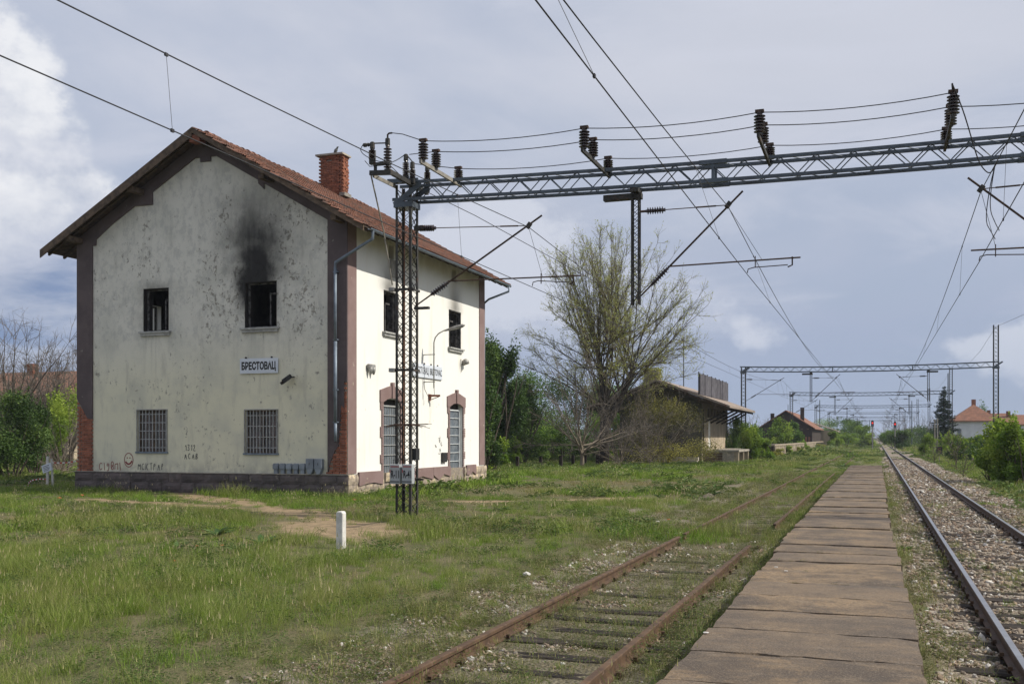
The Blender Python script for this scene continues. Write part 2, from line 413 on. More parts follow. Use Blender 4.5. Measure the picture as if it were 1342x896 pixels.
wall_cells(mb, Y0 + T, Y1, 0, 9.2, LH, lambda m_, a, b, c, d_: m_.box(X0, X0 + T, a, b, c, d_))
mb.prism([(X0, 9.2), (X0 + T, 9.2), (X0 + T, EZ - .03 + SL * T), (X0, EZ - .03)], lambda u, v: (u, Y0 + T, v), lambda u, v: (u, Y1, v))
mb.box(X0 + T, X1 - T, Y1 - T, Y1, 0, 9.2)
mb.prism([(X0 + T, 9.2), (X1 - T, 9.2), (X1 - T, EZ + SL * T - .03), (RX, RZ - .03), (X0 + T, RZ - SL * (RX - X0 - T) - .03)], lambda u, v: (u, Y1 - T, v), lambda u, v: (u, Y1, v))
mb.build('wall', M['side'], st)
# sooted inside: lining, floor, partitions
mb = MB()
wall_cells(mb, X0 + T + .03, X1 - T - .03, 4.7, 9.1, GH, lambda m_, a, b, c, d_: m_.box(a, b, Y0 + T + .003, Y0 + T + .03, c, d_))
wall_cells(mb, Y0 + T + .03, Y1 - T, 4.7, 8.55, FH, lambda m_, a, b, c, d_: m_.box(X1 - T - .03, X1 - T - .003, a, b, c, d_))
wall_cells(mb, Y0 + T + .03, Y1 - T, 4.7, 9.1, LH, lambda m_, a, b, c, d_: m_.box(X0 + T + .003, X0 + T + .03, a, b, c, d_))
mb.build('lining', M['soot'], st)
MB().box(X0 + T + .03, X1 - T - .03, Y0 + T, Y1 - T, 4.5, 4.7).build('floor', M['soot'], st)
MB().box(X0 + T + .03, X1 - T - .03, Y0 + T, Y1 - T, 8.3, 8.45).build('ceiling', M['soot'], st)
mb = MB(); mb.box(X0 + .6, X1 - .6, 36.4, 36.6, 4.7, 8.3); mb.box(-22.9, -22.7, 31.6, 36.4, 4.7, 8.3); mb.box(X0 + .6, X1 - .6, 37.0, 37.2, .1, 4.5)
mb.build('partition', M['soot'], st)
# cornice bands ----------------------------------------------------------
rz = lambda x: RZ - SL * abs(x - RX) - .03
fr = MB(); yb, yf = Y0 - .003, Y0 - .06
def gp(poly, m_=None): (m_ or fr).prism(poly, lambda u, v: (u, yb, v), lambda u, v: (u, yf, v))
bw = .50
xl, xr = X0 + .72, X1 - .72
gp([(xl, rz(xl) - .02), (xl + .9, rz(xl + .9) - .02), (xl + .9, rz(xl + .9) - bw), (xl + .16, rz(xl) - bw), (xl + .16, rz(xl) - bw - .22), (xl, rz(xl) - bw - .22)])
gp([(xl + .9, rz(xl + .9) - .02), (-24.95, rz(-24.95) - .02), (-24.95, rz(-25.75) - bw), (-25.75, rz(-25.75) - bw), (xl + .9, rz(xl + .9) - bw)])
gp([(-24.95, rz(-24.95) - .02), (-24.3, rz(-24.3) - .02), (-24.3, rz(-24.3) - bw), (-24.95, rz(-24.95) - bw)])
gp([(-24.3, rz(-24.3) - .02), (RX, rz(RX) - .02), (RX, rz(RX) - bw - .42), (RX - .22, rz(RX) - bw - .42), (RX - .22, rz(RX) - bw - .26), (RX - .42, rz(RX) - bw - .26), (RX - .42, rz(RX - .42) - bw), (-24.3, rz(-24.3) - bw)])
gp([(RX, rz(RX) - .02), (-20.9, rz(-20.9) - .02), (-20.9, rz(-20.9) - bw), (RX + .42, rz(RX + .42) - bw), (RX + .42, rz(RX) - bw - .26), (RX + .22, rz(RX) - bw - .26), (RX + .22, rz(RX) - bw - .42), (RX, rz(RX) - bw - .42)])
gp([(-20.9, rz(-20.9) - .02), (xr, rz(xr) - .02), (xr, rz(xr) - bw), (-20.22, rz(-20.22) - bw), (-20.22, rz(-20.22) - bw - .2), (-20.45, rz(-20.45) - bw - .12), (-20.45, rz(-20.45) - bw), (-20.9, rz(-20.9) - bw)])
fr.build('frieze', M['mauve_shaded'], st)
def quoin(poly, m_=M['mauve_shaded'], lab=None):
    q = MB(); gp(poly, q); o = q.build('corner_band', m_, st)
    if lab: tag(o, lab)
    return o
quoin([(X0, 3.45), (X0 + .2, 3.2), (X0 + .34, 2.95), (X0 + .5, 2.72), (X0 + .72, 2.68), (X0 + .72, rz(xl) - .02), (X0, rz(X0) - .02)], lab='mauve corner band in shaded tone with bare brick at its foot')
quoin([(X1 - .72, .76), (X1 - .62, 1.15), (X1 - .46, 1.5), (X1 - .30, 1.72), (X1 - .24, 2.4), (X1 - .20, 3.1), (X1 - .08, 3.0), (X1 - .08, 3.9), (X1 - .06, 3.9), (X1 + .03, 3.9), (X1 + .03, rz(X1) - .02), (X1 - .72, rz(xr) - .02)])
q = MB()
for (y0_, y1_) in ((Y0 - .003, Y0 + .62), (Y1 - .62, Y1 + .02)):
    q = MB(); q.prism([(y0_, .76), (y1_, .76), (y1_, EZ - .05), (y0_, EZ - .05)], lambda u, v: (X1 + .003, u, v), lambda u, v: (X1 + .035, u, v))
    q.build('corner_band', M['mauve'], st)
# bare bricks of the corners ---------------------------------------------
bk = MB().box(-.122, .122, -.05, .05, -.031, .031).mesh('brick', M['brick'])
MB().box(X0 - .012, X0 + .72, Y0 - .012, Y0 - .003, .72, 3.45).build('mortar', M['mortar'], st)
MB().box(X1 - .72, X1 + .034, Y0 - .012, Y0 - .004, .74, 3.9).build('mortar', M['mortar'], st)
def poly_in(x, z, poly):
    c = False; n = len(poly)
    for i in range(n):
        (a, b), (c_, d_) = poly[i], poly[(i + 1) % n]
        if (b > z) != (d_ > z) and x < (c_ - a) * (z - b) / (d_ - b) + a: c = not c
    return c
nb = 0
for row in range(36):
    z = .78 + row * .078
    for k in range(4):
        x = X0 + .09 + k * .26 - (.13 if row % 2 else 0)
        if X0 - .02 < x < X0 + .75 and z < 3.4 - max(0, (x - X0) * 1.0):
            piece('brick', bk, st, (min(x, X0 + .60), Y0 + rng.uniform(-.003, .004), z), (0, rng.uniform(-.02, .02), 0), (1 if X0 + .1 < x < X0 + .62 else .62, 1, 1))
for row in range(40):
    z = .79 + row * .078
    lim = np.interp(z, [.76, 1.15, 1.5, 1.72, 2.4, 3.1, 3.9], [-.72, -.66, -.5, -.34, -.28, -.24, -.12])
    for k in range(4):
        x = X1 - .02 - .12 - k * .26 + (.13 if row % 2 else 0)
        if x - .1 > X1 + lim - .06 and x < X1 + .04:
            piece('brick', bk, st, (min(x, X1 - .095), Y0 + rng.uniform(-.002, .006), z), (0, rng.uniform(-.02, .02), 0), (.98 if x < X1 - .08 else .8, 1, 1))
# plinth stones ------------------------------------------------------------
MB().box(X0 - .03, X1 + .03, Y0 - .03, Y1 + .03, -.3, .70).build('footing', M['mortar'], st)
def stone_mesh(w, h, t, seed, name='stone'):
    r_ = random.Random(seed); m_ = MB(); nx, nz = 4, 3; vs = []; fs = []
    for j in range(nz + 1):
        for i in range(nx + 1):
            e = (i in (0, nx)) or (j in (0, nz))
            vs.append((-w / 2 + w * i / nx + (r_.uniform(-.008, .008) if e else 0), (-t if not e else -t * .62) + r_.uniform(-.008, .008), -h / 2 + h * j / nz + (r_.uniform(-.006, .006) if e else 0)))
    for j in range(nz):
        for i in range(nx): a = j * (nx + 1) + i; fs.append((a, a + 1, a + nx + 2, a + nx + 1))
    m_.add(vs, fs); b = len(m_.v)
    m_.box(-w / 2 + .012, w / 2 - .012, -t * .55, .05, -h / 2 + .012, h / 2 - .012)
    return m_.mesh(name, M['stone'])
SM = [stone_mesh(w, .33, .10, i) for i, w in enumerate((.55, .7, .85, 1.0))]
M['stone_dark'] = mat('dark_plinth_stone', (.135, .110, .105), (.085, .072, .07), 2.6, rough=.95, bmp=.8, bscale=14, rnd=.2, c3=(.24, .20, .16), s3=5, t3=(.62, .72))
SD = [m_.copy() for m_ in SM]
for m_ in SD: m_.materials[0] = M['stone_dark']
SW = (.55, .7, .85, 1.0)
for z in (.55, .20):
    u = X0 - .06
    while u < X1 + .06:
        k = rng.randrange(4); w = SW[k]
        if u + w > X1 + .07: w2 = X1 + .08 - u
        else: w2 = w
        if w2 < .15: break
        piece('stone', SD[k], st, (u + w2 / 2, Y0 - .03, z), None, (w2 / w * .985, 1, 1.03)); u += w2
    u = Y0 - .06
    while u < Y1 + .06:
        k = rng.randrange(4); w = SW[k]; w2 = min(w, Y1 + .08 - u)
        if w2 < .15: break
        a, b = u, u + w2
        if not any(a < h1 and b > h0 for h0, h1 in ((33.6, 35.2), (39.8, 41.35))) :
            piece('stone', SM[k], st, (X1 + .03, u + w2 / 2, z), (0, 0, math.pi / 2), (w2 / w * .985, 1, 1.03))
        else:
            for (c_, d_) in ((a, min(b, 33.6 if a < 33.6 else (39.8 if a < 39.8 else a))), (max(a, 35.2 if a < 36 else 41.35), b)):
                if d_ - c_ > .12: piece('stone', SM[k], st, (X1 + .03, (c_ + d_) / 2, z), (0, 0, math.pi / 2), ((d_ - c_) / w * .985, 1, 1.03))
        u += w2
# rendered mauve band above the facade stones, broken in places
for a, b in ((31.62, 33.45), (35.3, 37.9), (37.92, 39.68), (41.5, 42.6)):
    q = MB(); zz = [(a, .40 + rng.uniform(-.1, .12)), (a + (b - a) * .3, .32 + rng.uniform(-.06, .12)), (a + (b - a) * .6, .42 + rng.uniform(-.1, .1)), (b, .36 + rng.uniform(-.06, .12))]
    q.prism(zz + [(b, .80), (a, .80)], lambda u, v: (X1 + .07, u, v), lambda u, v: (X1 + .150, u, v)); q.build('plinth_render', M['mauve'], st)
q = MB().box(X0 - .12, X1 + .12, Y0 - .13, Y0 + .0, .72, .745); q.build('plinth_ledge', M['concrete'], st)
# windows of the gable -------------------------------------------------------
def upper_window(h, face):
    a, b, c, d_ = h
    pt = (lambda u, dep, z: (u, Y0 + dep, z)) if face == 'g' else (lambda u, dep, z: (X1 - dep, u, z))
    def bx(m_, u0, u1, p0, p1, z0, z1):
        A, B = pt(u0, p0, z0), pt(u1, p1, z1)
        m_.box(min(A[0], B[0]), max(A[0], B[0]), min(A[1], B[1]), max(A[1], B[1]), z0, z1)
    f = MB(); t = .07
    bx(f, a, a + t, .20, .28, c, d_); bx(f, b - t, b, .20, .28, c, d_); bx(f, a + t, b - t, .20, .28, d_ - t, d_); bx(f, a + t, b - t, .20, .28, c, c + t)
    fo = f.build('window', M['frame'], st)
    s = MB(); u0 = a + (b - a) * .62; bx(s, u0, u0 + .05, .34, .40, c + t, d_ - .35); bx(s, u0, b - t, .34, .38, d_ - .42, d_ - .36)
    s.build('burnt_sash', M['frame'], fo)
    l = MB()
    for (p, q_) in ((a + .003, a + .03), (b - .03, b - .003)): bx(l, p, q_, .012, .48, c, d_)
    bx(l, a, b, .012, .48, d_ - .03, d_ - .003); l.build('reveal', M['soot'] if face == 'g' else M['frame'], fo)
    s = MB(); bx(s, a - .12, b + .12, -.14, .2, c - .06, c); bx(s, a - .07, b + .07, -.09, 0, c - .16, c - .06)
    tag(s.build('sill', M['sill'], fo))
for h in GH[:2]: upper_window(h, 'g')
for h in FH[:2]: upper_window(h, 'f')
for h in LH:
    f = MB(); f.box(X0 + .2, X0 + .26, h[0], h[0] + .06, h[2], h[3]); f.box(X0 + .2, X0 + .26, h[1] - .06, h[1], h[2], h[3]); f.box(X0 + .2, X0 + .26, h[0] + .06, h[1] - .06, h[3] - .06, h[3]); f.build('window', M['frame'], st)
barv = MB().box(-.012, .012, -.012, .012, 0, 1.0).mesh('bar', M['grille'])
for h in GH[2:]:
    a, b, c, d_ = h
    f = MB(); t = .06
    f.box(a, a + t, Y0 + .12, Y0 + .2, c, d_); f.box(b - t, b, Y0 + .12, Y0 + .2, c, d_); f.box(a + t, b - t, Y0 + .12, Y0 + .2, d_ - t, d_); f.box(a + t, b - t, Y0 + .12, Y0 + .2, c, c + t); f.box((a + b) / 2 - .04, (a + b) / 2 + .04, Y0 + .12, Y0 + .2, c + t, d_ - t)
    fo = f.build('window', M['wood_grey'], st)
    for u0, u1 in ((a + t, (a + b) / 2 - .04), ((a + b) / 2 + .04, b - t)): MB().box(u0, u1, Y0 + .155, Y0 + .162, c + t, d_ - t).build('pane', M['pane'], fo)
    MB().box(a, b, Y0 + .26, Y0 + .3, c, d_).build('curtain', M['curtain'], fo)
    n = 9 if a < -24 else 10
    for i in range(n): piece('grille_bar', barv, fo, (a + .06 + (b - a - .12) * i / (n - 1), Y0 + .03, c), None, (1, 1, d_ - c))
    for i in range(1, 6 if a < -24 else 5):
        z = c + (d_ - c) * (i - .5) / (5 if a < -24 else 4)
        piece('grille_bar', barv, fo, (a, Y0 + .05, z), (0, math.pi / 2, 0), (1, 1, b - a))
    s = MB(); s.box(a - .06, b + .06, Y0 - .06, Y0 + .12, c - .06, c + .0); s.build('sill', M['zinc'], fo)
    k = MB()
    for p in ((a - .03, a), (b, b + .03)): k.box(p[0], p[1], Y0 - .03, Y0 - .002, c, d_ + .03)
    k.box(a, b, Y0 - .03, Y0 - .002, d_, d_ + .03); k.build('grille_frame', M['lampgrey'], fo)
# attic openings
for h in FH[4:]:
    MB().box(X1 - .3, X1 - .26, h[0], h[1], h[2], h[3]).build('attic_shutter', M['wood_dark'], st)
MB().box(X1 + .003, X1 + .03, 34.28, 34.85, 7.95, 8.6).build('bare_patch', M['galv'], st)
# doors with brick surrounds ---------------------------------------------------
for (a, b, c, d_), white in ((FH[2], 0), (FH[3], 1)):
    # surround as a stepped arch ring
    q = MB(); mid_ = (a + b) / 2; hw = (b - a) / 2
    outer = [(mid_ - hw - .27, 3.30), (mid_ - hw - .27, 3.72), (mid_ - hw * .5, 3.86), (mid_, 3.92), (mid_ + hw * .5, 3.86), (mid_ + hw + .27, 3.72), (mid_ + hw + .27, 3.30)]
    inner = [(mid_ + hw, 3.30), (mid_ + hw * .5, 3.42), (mid_, 3.46), (mid_ - hw * .5, 3.42), (mid_ - hw, 3.30)]
    pts_o = outer; n_i = inner[::-1]
    # build as quads between outer & inner
    oo = [(mid_ - hw - .27, 3.30)] + outer[1:-1] + [(mid_ + hw + .27, 3.30)]
    ii = [n_i[0], n_i[0], n_i[1], n_i[2], n_i[3], n_i[4], n_i[4]]
    for k in range(6):
        qd = [oo[k], oo[k + 1], ii[k + 1], ii[k]] if ii[k] != ii[k + 1] else [oo[k], oo[k + 1], ii[k]]
        q.prism(qd, lambda u, v: (X1 + .003, u, v), lambda u, v: (X1 + .055, u, v))
    q.box(X1 + .003, X1 + .10, mid_ - .09, mid_ + .09, 3.44, 4.03)
    sur = q.build('door_surround', M['mauve'], st)
    for s_ in (-1, 1):
        z = .45
        q = MB()
        while z < 3.28:
            w_ = .13 if int(z * 3) % 3 else .24
            u0, u1 = sorted((mid_ + s_ * hw, mid_ + s_ * (hw + w_))); q.box(X1 + .003, X1 + .045, u0, u1, z, z + .068); z += .078
        q.build('brick_jamb', M['mauve'], st)
    gt = MB(); G = M['grille_w'] if white else M['grille']; t = .05; top = 3.19
    gt.box(X1 - .16, X1 - .12, a, a + t, c, top); gt.box(X1 - .16, X1 - .12, b - t, b, c, top); gt.box(X1 - .16, X1 - .12, a + t, b - t, top - t, top); gt.box(X1 - .16, X1 - .12, a + t, b - t, c, c + t)
    dr = gt.build('door', G, st); tag(dr, 'white framed glazed door with cross bars' if white else 'grey barred door behind the lattice mast')
    for i in range(1, 8):
        z = c + (top - c) * i / 8; MB().box(X1 - .155, X1 - .125, a + t, b - t, z - .012, z + .012).build('cross_bar', G, dr)
    for i in range(8):
        z0 = c + (top - c) * i / 8; MB().box(X1 - .185, X1 - .178, a + t, b - t, z0 + .014, z0 + (top - c) / 8 - .014).build('pane', M['glass'] , dr)
    if not white:
        for i in range(7): MB().box(X1 - .172, X1 - .16, a + .12 + i * .19, a + .14 + i * .19, c, top).build('upright_bar', M['lampgrey'], dr)
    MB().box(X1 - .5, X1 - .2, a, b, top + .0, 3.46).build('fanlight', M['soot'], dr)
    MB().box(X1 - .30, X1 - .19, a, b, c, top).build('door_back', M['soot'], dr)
# ------------------------------------------------------------------ roof
YV0, YV1 = 30.15, 44.5
XE = 6.75                                          # half width out to the eaves
rf = empty('roof', W[st.name]); rf.parent = st; rf.location = (0, 0, 0); W[rf.name] = W[st.name]
for sgn in (-1, 1):
    xe = RX + sgn * XE
    nb_ = 12
    for i in range(nb_):                                # deck boards (seen from below at the gable)
        a, b = XE * i / nb_, XE * (i + 1) / nb_ - .012
        q = MB(); q.prism([(RX + sgn * a, RZ - SL * a), (RX + sgn * b, RZ - SL * b), (RX + sgn * b, RZ - SL * b + .03), (RX + sgn * a, RZ - SL * a + .03)], lambda u, v: (u, YV0 + .05, v), lambda u, v: (u, YV1, v))
        q.build('roof_board', M['wood_dark'], rf)
    q = MB(); q.prism([(RX, RZ + .055), (xe, RZ - SL * XE + .055), (xe, RZ - SL * XE - (.24 if sgn < 0 else .14)), (RX, RZ - (.27 if sgn < 0 else .14))], lambda u, v: (u, YV0, v), lambda u, v: (u, YV0 + .045, v))
    q.build('barge_board', M['wood_grey'], rf)
    for k in range(19):                                 # rafters
        y = YV0 + .35 + k * .76; q = MB()
        q.prism([(RX + sgn * .05, RZ - .01), (RX + sgn * (XE - .05), RZ - SL * (XE - .05) - .01), (RX + sgn * (XE - .05), RZ - SL * (XE - .05) - .13), (RX + sgn * .05, RZ - .15)] if y < Y0 - .12 or y > Y1 else
                [(RX + sgn * 5.75, RZ - SL * 5.75 - .01), (RX + sgn * (XE - .05), RZ - SL * (XE - .05) - .01), (RX + sgn * (XE - .05), RZ - SL * (XE - .05) - .13), (RX + sgn * 5.75, RZ - SL * 5.75 - .15)],
                lambda u, v: (u, y, v), lambda u, v: (u, y + .1, v)); q.build('rafter', M['wood_dark'], rf)
    for a in (.02, 2.75, 5.55):                         # purlin ends on the gable
        x = RX + sgn * a; z = RZ - SL * a - .16
        if a < 1 and sgn < 0: continue
        MB().box(x - .1, x + .1, YV0 + .12, Y0 - .07, z - .2, z - .005).build('purlin_end', M['wood_grey'], rf)
MB().box(RX - .12, RX + .3, YV0 + .05, YV0 + .4, RZ - .45, RZ - .2).build('ridge_block', M['brick'], rf)
# tiles
def tile_mesh(seed, w=.262, l=.40, broken=False):
    r_ = random.Random(seed); m_ = MB(); prof = [(-.5, .0), (-.38, .028), (-.2, .034), (-.08, .004), (.08, .004), (.2, .034), (.38, .028), (.5, .0)]
    L = l * (r_.uniform(.6, .85) if broken else 1); n = len(prof); vs = []
    for (x_, lift) in ((0, 0), (L, .038)):
        for (u, h_) in prof: vs.append((x_ + (r_.uniform(-.04, .03) if broken and x_ else 0), u * w, h_ + lift + .004))
    for (x_, lift) in ((0, 0), (L, .038)):
        for (u, h_) in prof: vs.append((x_, u * w, h_ + lift - .014))
    fs = []
    for i in range(n - 1):
        fs += [(i, i + 1, n + i + 1, n + i), (2 * n + i, 3 * n + i, 3 * n + i + 1, 2 * n + i + 1), (n + i, n + i + 1, 3 * n + i + 1, 3 * n + i)]
    fs += [(0, n, 3 * n, 2 * n), (n - 1, 3 * n - 1, 4 * n - 1, 2 * n - 1)]
    return m_.add(vs, fs).mesh('roof_tile', M['tile'])
TM = [tile_mesh(i) for i in range(3)] + [tile_mesh(9, broken=True), tile_mesh(11, broken=True)]
ang = math.atan(SL); ca, sa = math.cos(ang), math.sin(ang)
RO = RZ + .045
slope_len = XE / ca; rows = int(slope_len / .335)
def tile_mat(sgn, s, y, j1, j2, j3):
    dn = Vector((sgn * ca, 0, -sa)); n_ = Vector((sgn * sa, 0, ca)); yv = n_.cross(dn)
    rm = Matrix((dn, yv, n_)).transposed() @ Euler((j1, j2, j3)).to_matrix()
    return rm, Vector((RX, y, RO)) + dn * s
ncol = 55; cnt = 0; joined = {1: ([], []), -1: ([], [])}
for ci in range(ncol):
    for ri in range(rows):
        y = YV0 + .08 + ci * .262; s = ri * .335 + .03
        for sgn in (1, -1):
            edge = ci < 2
            jit = .012 + (.05 if edge and sgn > 0 else 0)
            if sgn > 0 and ((ci == 0 and 5 < ri < 17 and rng.random() < .45) or rng.random() < .012): continue
            k = rng.randrange(3) if not (sgn > 0 and (edge and rng.random() < .6 or rng.random() < .02)) else rng.choice((3, 4))
            if sgn < 0 and ci == 0: continue
            rm, lc = tile_mat(sgn, s, y + rng.uniform(-.006, .006) * (4 if edge else 1), rng.uniform(-jit, jit), rng.uniform(-jit, jit) * .8, rng.uniform(-jit, jit))
            lc = lc + Vector((0, 0, math.sin(ci * .35 + 1) * .012 + math.sin(ri * .5 + ci * .11) * .012))
            if sgn > 0 and ci < 13 and cnt < 299:
                piece('roof_tile', TM[k], rf, lc, rm); cnt += 1
            else:
                me = TM[k]; V, F = joined[sgn]; b = len(V); lc2 = lc
                V.extend([tuple(rm @ v.co + lc2) for v in me.vertices]); F.extend([tuple(i + b for i in p.vertices) for p in me.polygons])
for sgn in (1, -1):
    q = MB(); q.v, q.f = joined[sgn]; q.m = [0] * len(q.f)
    me = bpy.data.meshes.new('roof_tiles'); off = W[st.name]
    me.from_pydata([(v[0] - off[0], v[1] - off[1], v[2] - off[2]) for v in q.v], [], q.f); me.materials.append(M['tile'])
    o = bpy.data.objects.new('roof_tiles', me); link(o, rf); W[o.name] = off; tag(o, kind='stuff')
rt = MB(); prof = [(math.cos(t) * .13, math.sin(t) * .11) for t in [math.pi * i / 6 for i in range(7)]]
for (y_, e) in ((0, 0), (.36, .02)):
    pass
vs = []; fs = []
for (y_, e) in ((0, 1.12), (.07, 1.12), (.08, 1.0), (.40, .92)):
    for (a, b) in prof: vs.append((a * e, y_, b * e))
for j in range(3):
    for i in range(6): fs.append((j * 7 + i, j * 7 + i + 1, j * 7 + i + 8, j * 7 + i + 7))
fs.append(tuple(range(7)))
rt.add(vs, fs); rtm = rt.mesh('ridge_tile', M['tile'])
for k in range(39):
    if k in (0, 1): continue
    piece('ridge_tile', rtm, rf, (RX, YV0 + .1 + k * .36, RO - .02 + math.sin(k * .8) * .02), (rng.uniform(-.04, .04), rng.uniform(-.05, .05), rng.uniform(-.04, .04)))
# gutter and downpipes
q = MB(); gx = RX + XE + .035; gz = RZ - SL * XE + .02
pr = [(math.cos(t) * .07, math.sin(t) * .07) for t in [math.pi + math.pi * i / 6 for i in range(7)]]
vs = []; 
for y in (YV0 + .35, YV1 - .1):
    vs += [(gx + a, y, gz + b) for a, b in pr] + [(gx + a * .85, y, gz + b * .85) for a, b in pr]
fs = [(i, i + 1, 14 + i + 1, 14 + i) for i in range(6)] + [(7 + i, 21 + i, 22 + i, 8 + i) for i in range(6)] + [(0, 14, 21, 7), (6, 13, 27, 20)]
q.add(vs, fs); q.build('gutter', M['zinc'], st)
q = MB(); q.tube([(gx, 30.75, gz - .05), (gx, 30.75, gz - .32), (gx - .35, 30.74, gz - .5), (-17.30, 30.80, gz - 1.02), (-17.32, 30.82, gz - 1.25)], .055, 8, cap=False)
q.tube([(-17.32, 30.82, gz - 1.2), (-17.32, 30.82, 5.2)], .055, 8); q.tube([(-17.32, 30.825, 5.26), (-17.32, 30.825, 2.5)], .062, 8); q.tube([(-17.32, 30.83, 2.55), (-17.31, 30.82, 1.86)], .056, 8)
dp = q.build('downpipe', M['zinc'], st, smooth=True)
for z in (7.6, 5.3, 3.6, 2.5): MB().box(-17.40, -17.24, 30.80, 30.97, z, z + .04).build('pipe_clamp', M['zinc'], dp)
q = MB(); q.tube([(gx, 44.2, gz - .05), (gx, 44.2, gz - .28), (gx - .9, 44.0, gz - .62), (X1 - .02, 43.98, gz - .8)], .05, 8); q.tube([(X1 - .03, 44.0, gz - .75), (X1 - .03, 44.0, .4)], .05, 8)
q.build('downpipe', M['zinc'], st, smooth=True)
# chimney
ch = MB().box(-22.52, -21.5, 38.8, 39.25, 12.4, 14.02).build('chimney', M['mortar'], rf)
cb_ = MB().box(-.118, .118, -.055, .055, -.033, .033).mesh('brick', M['brick_old'])
for r_ in range(22):
    z = 12.40 + r_ * .076
    for k in range(5):
        if z > RZ - SL * (-22.45 + k * .25 - RX) - .1:
            x = -22.45 + k * .25 + (.12 if r_ % 2 else 0)
            if x > -21.45: x = -21.5
            if r_ == 19 and k == 1: continue
            piece('brick', cb_, ch, (x, 38.79 + rng.uniform(-.008, .008), z), (0, rng.uniform(-.03, .03), rng.uniform(-.03, .03)), (1 if x < -21.55 else .55, 1, 1))
    for k in range(2):
        if z > 12.1: piece('brick', cb_, ch, (-21.49 + rng.uniform(-.03, .02), 38.9 + k * .26 + (.06 if r_ % 2 else 0), z), (0, 0, math.pi / 2 + rng.uniform(-.06, .06)), (.98, 1, 1))
MB().box(-22.68, -21.36, 38.62, 39.4, 14.04, 14.11).build('chimney_cap', M['concrete'], ch)
MB().box(-21.56, -21.3, 38.7, 39.3, 12.28, 12.42).build('flashing', M['galv'], ch)
# ------------------------------------------------------------------ things on the walls
sg = empty('station_sign', (-20.42, Y0, 4.5), 'white enamel place name sign between upper and lower windows of the gable', 'sign', 'station name signs')
MB().box(-21.2, -19.64, Y0 - .07, Y0 - .035, 4.24, 4.77).build('board', M['sign'], sg, bevel=.01)
for x in (-20.97, -19.92): MB().box(x - .02, x + .02, Y0 - .06, Y0, 4.77, 4.83).build('hook', M['black'], sg)
text('БРЕСТОВАЦ', 1.40, .345, (-20.42, Y0 - .072, 4.49), (1, 0, 0), (0, 0, 1), M['black'], sg, bold=.022)
sg = empty('station_sign', (X1, 37.6, 4.6), 'long white place name sign in two scripts on the long wall', 'sign', 'station name signs')
MB().box(X1 + .03, X1 + .065, 36.2, 39.0, 4.36, 4.90).build('board', M['sign'], sg, bevel=.01)
for i in range(4): MB().box(X1, X1 + .06, 36.6 + i * .65, 36.63 + i * .65, 4.9, 4.96).build('hook', M['black'], sg)
text('БРЕСТОВАЦ  BRESTOVAC', 2.62, .34, (X1 + .068, 37.6, 4.62), (0, 1, 0), (0, 0, 1), M['black'], sg, bold=.004)
# flood light on the gable
fl = empty('floodlight', P(380, 498, Y0), 'small dark floodlight mounted right of the gable name sign', 'floodlight')
c0 = P(382, 497, Y0)
MB().bar(c0 + Vector((.12, -.02, .08)), c0 + Vector((-.02, -.25, .05)), .05).build('arm', M['steel_d'], fl)
MB().bar(c0 + Vector((.12, -.2, .12)), c0 + Vector((-.14, -.34, -.10)), .26, .14).build('housing', M['black'], fl, bevel=.02)
MB().bar(c0 + Vector((-.14, -.30, -.11)), c0 + Vector((-.20, -.36, -.16)), .16, .10).build('sensor', M['steel_d'], fl, bevel=.01)
# loudspeakers on the long wall
c0 = PX(484, 482, X1)
ls = empty('loudspeaker', c0, 'pair of grey horn loudspeakers on the long wall above the first door', 'loudspeaker')
MB().box(X1 + .02, X1 + .16, c0.y - .26, c0.y + .20, c0.z - .02, c0.z + .13).build('housing', M['lampgrey'], ls, bevel=.03)
for dy in (-.13, .09): MB().lathe([(.10, 0), (.09, .12), (.03, .26)], (X1 + .10, c0.y + dy, c0.z + .02), (.1, 0, -1), 8).build('horn', M['lampgrey'], ls, smooth=True)
# dangling wall lamp remains right of the second window
c0 = PX(606, 474, X1)
wlm = empty('wall_lamp', c0, 'broken grey wall lamp hanging by its cable beside the far upper window', 'lamp')
MB().lathe([(.06, 0), (.16, .1), (.14, .26)], c0 + Vector((.1, 0, .12)), (.3, .2, -1), 8).build('shade', M['lampgrey'], wlm, smooth=True)
MB().tube([c0 + Vector((.04, -.25, .1)), c0 + Vector((.05, -.32, -.15)), c0 + Vector((.05, -.2, -.45))], .018, 5).build('cable', M['lampgrey'], wlm)
# rusted lamp bracket under the sign
c0 = PX(563, 521, X1)
rb = MB(); rb.bar(c0 + Vector((0, -.1, -.12)), c0 + Vector((.05, -.1, .14)), .16, .08); rb.bar(c0 + Vector((0, -.1, .08)), c0 + Vector((.42, .1, .08)), .10, .08); rb.bar(c0 + Vector((.02, -.05, -.1)), c0 + Vector((.36, .1, .04)), .03)
tag(rb.build('wall_bracket', mat('rust_bracket', (.22, .07, .035), (.12, .045, .03), 8), base=c0), 'rusty red empty bracket on the long wall below the long sign', 'bracket')
# meter niche near the second door
c0 = PX(580.5, 599, X1)
mbx = empty('meter_box', c0, 'open rusty meter box in the wall left of the white framed door', 'box')
MB().box(X1 + .01, X1 + .10, c0.y - .22, c0.y + .22, c0.z - .2, c0.z + .2).build('case', M['steel_d'], mbx, bevel=.01)
MB().box(X1 + .101, X1 + .108, c0.y - .17, c0.y + .17, c0.z - .15, c0.z + .15).build('opening', M['black'], mbx)
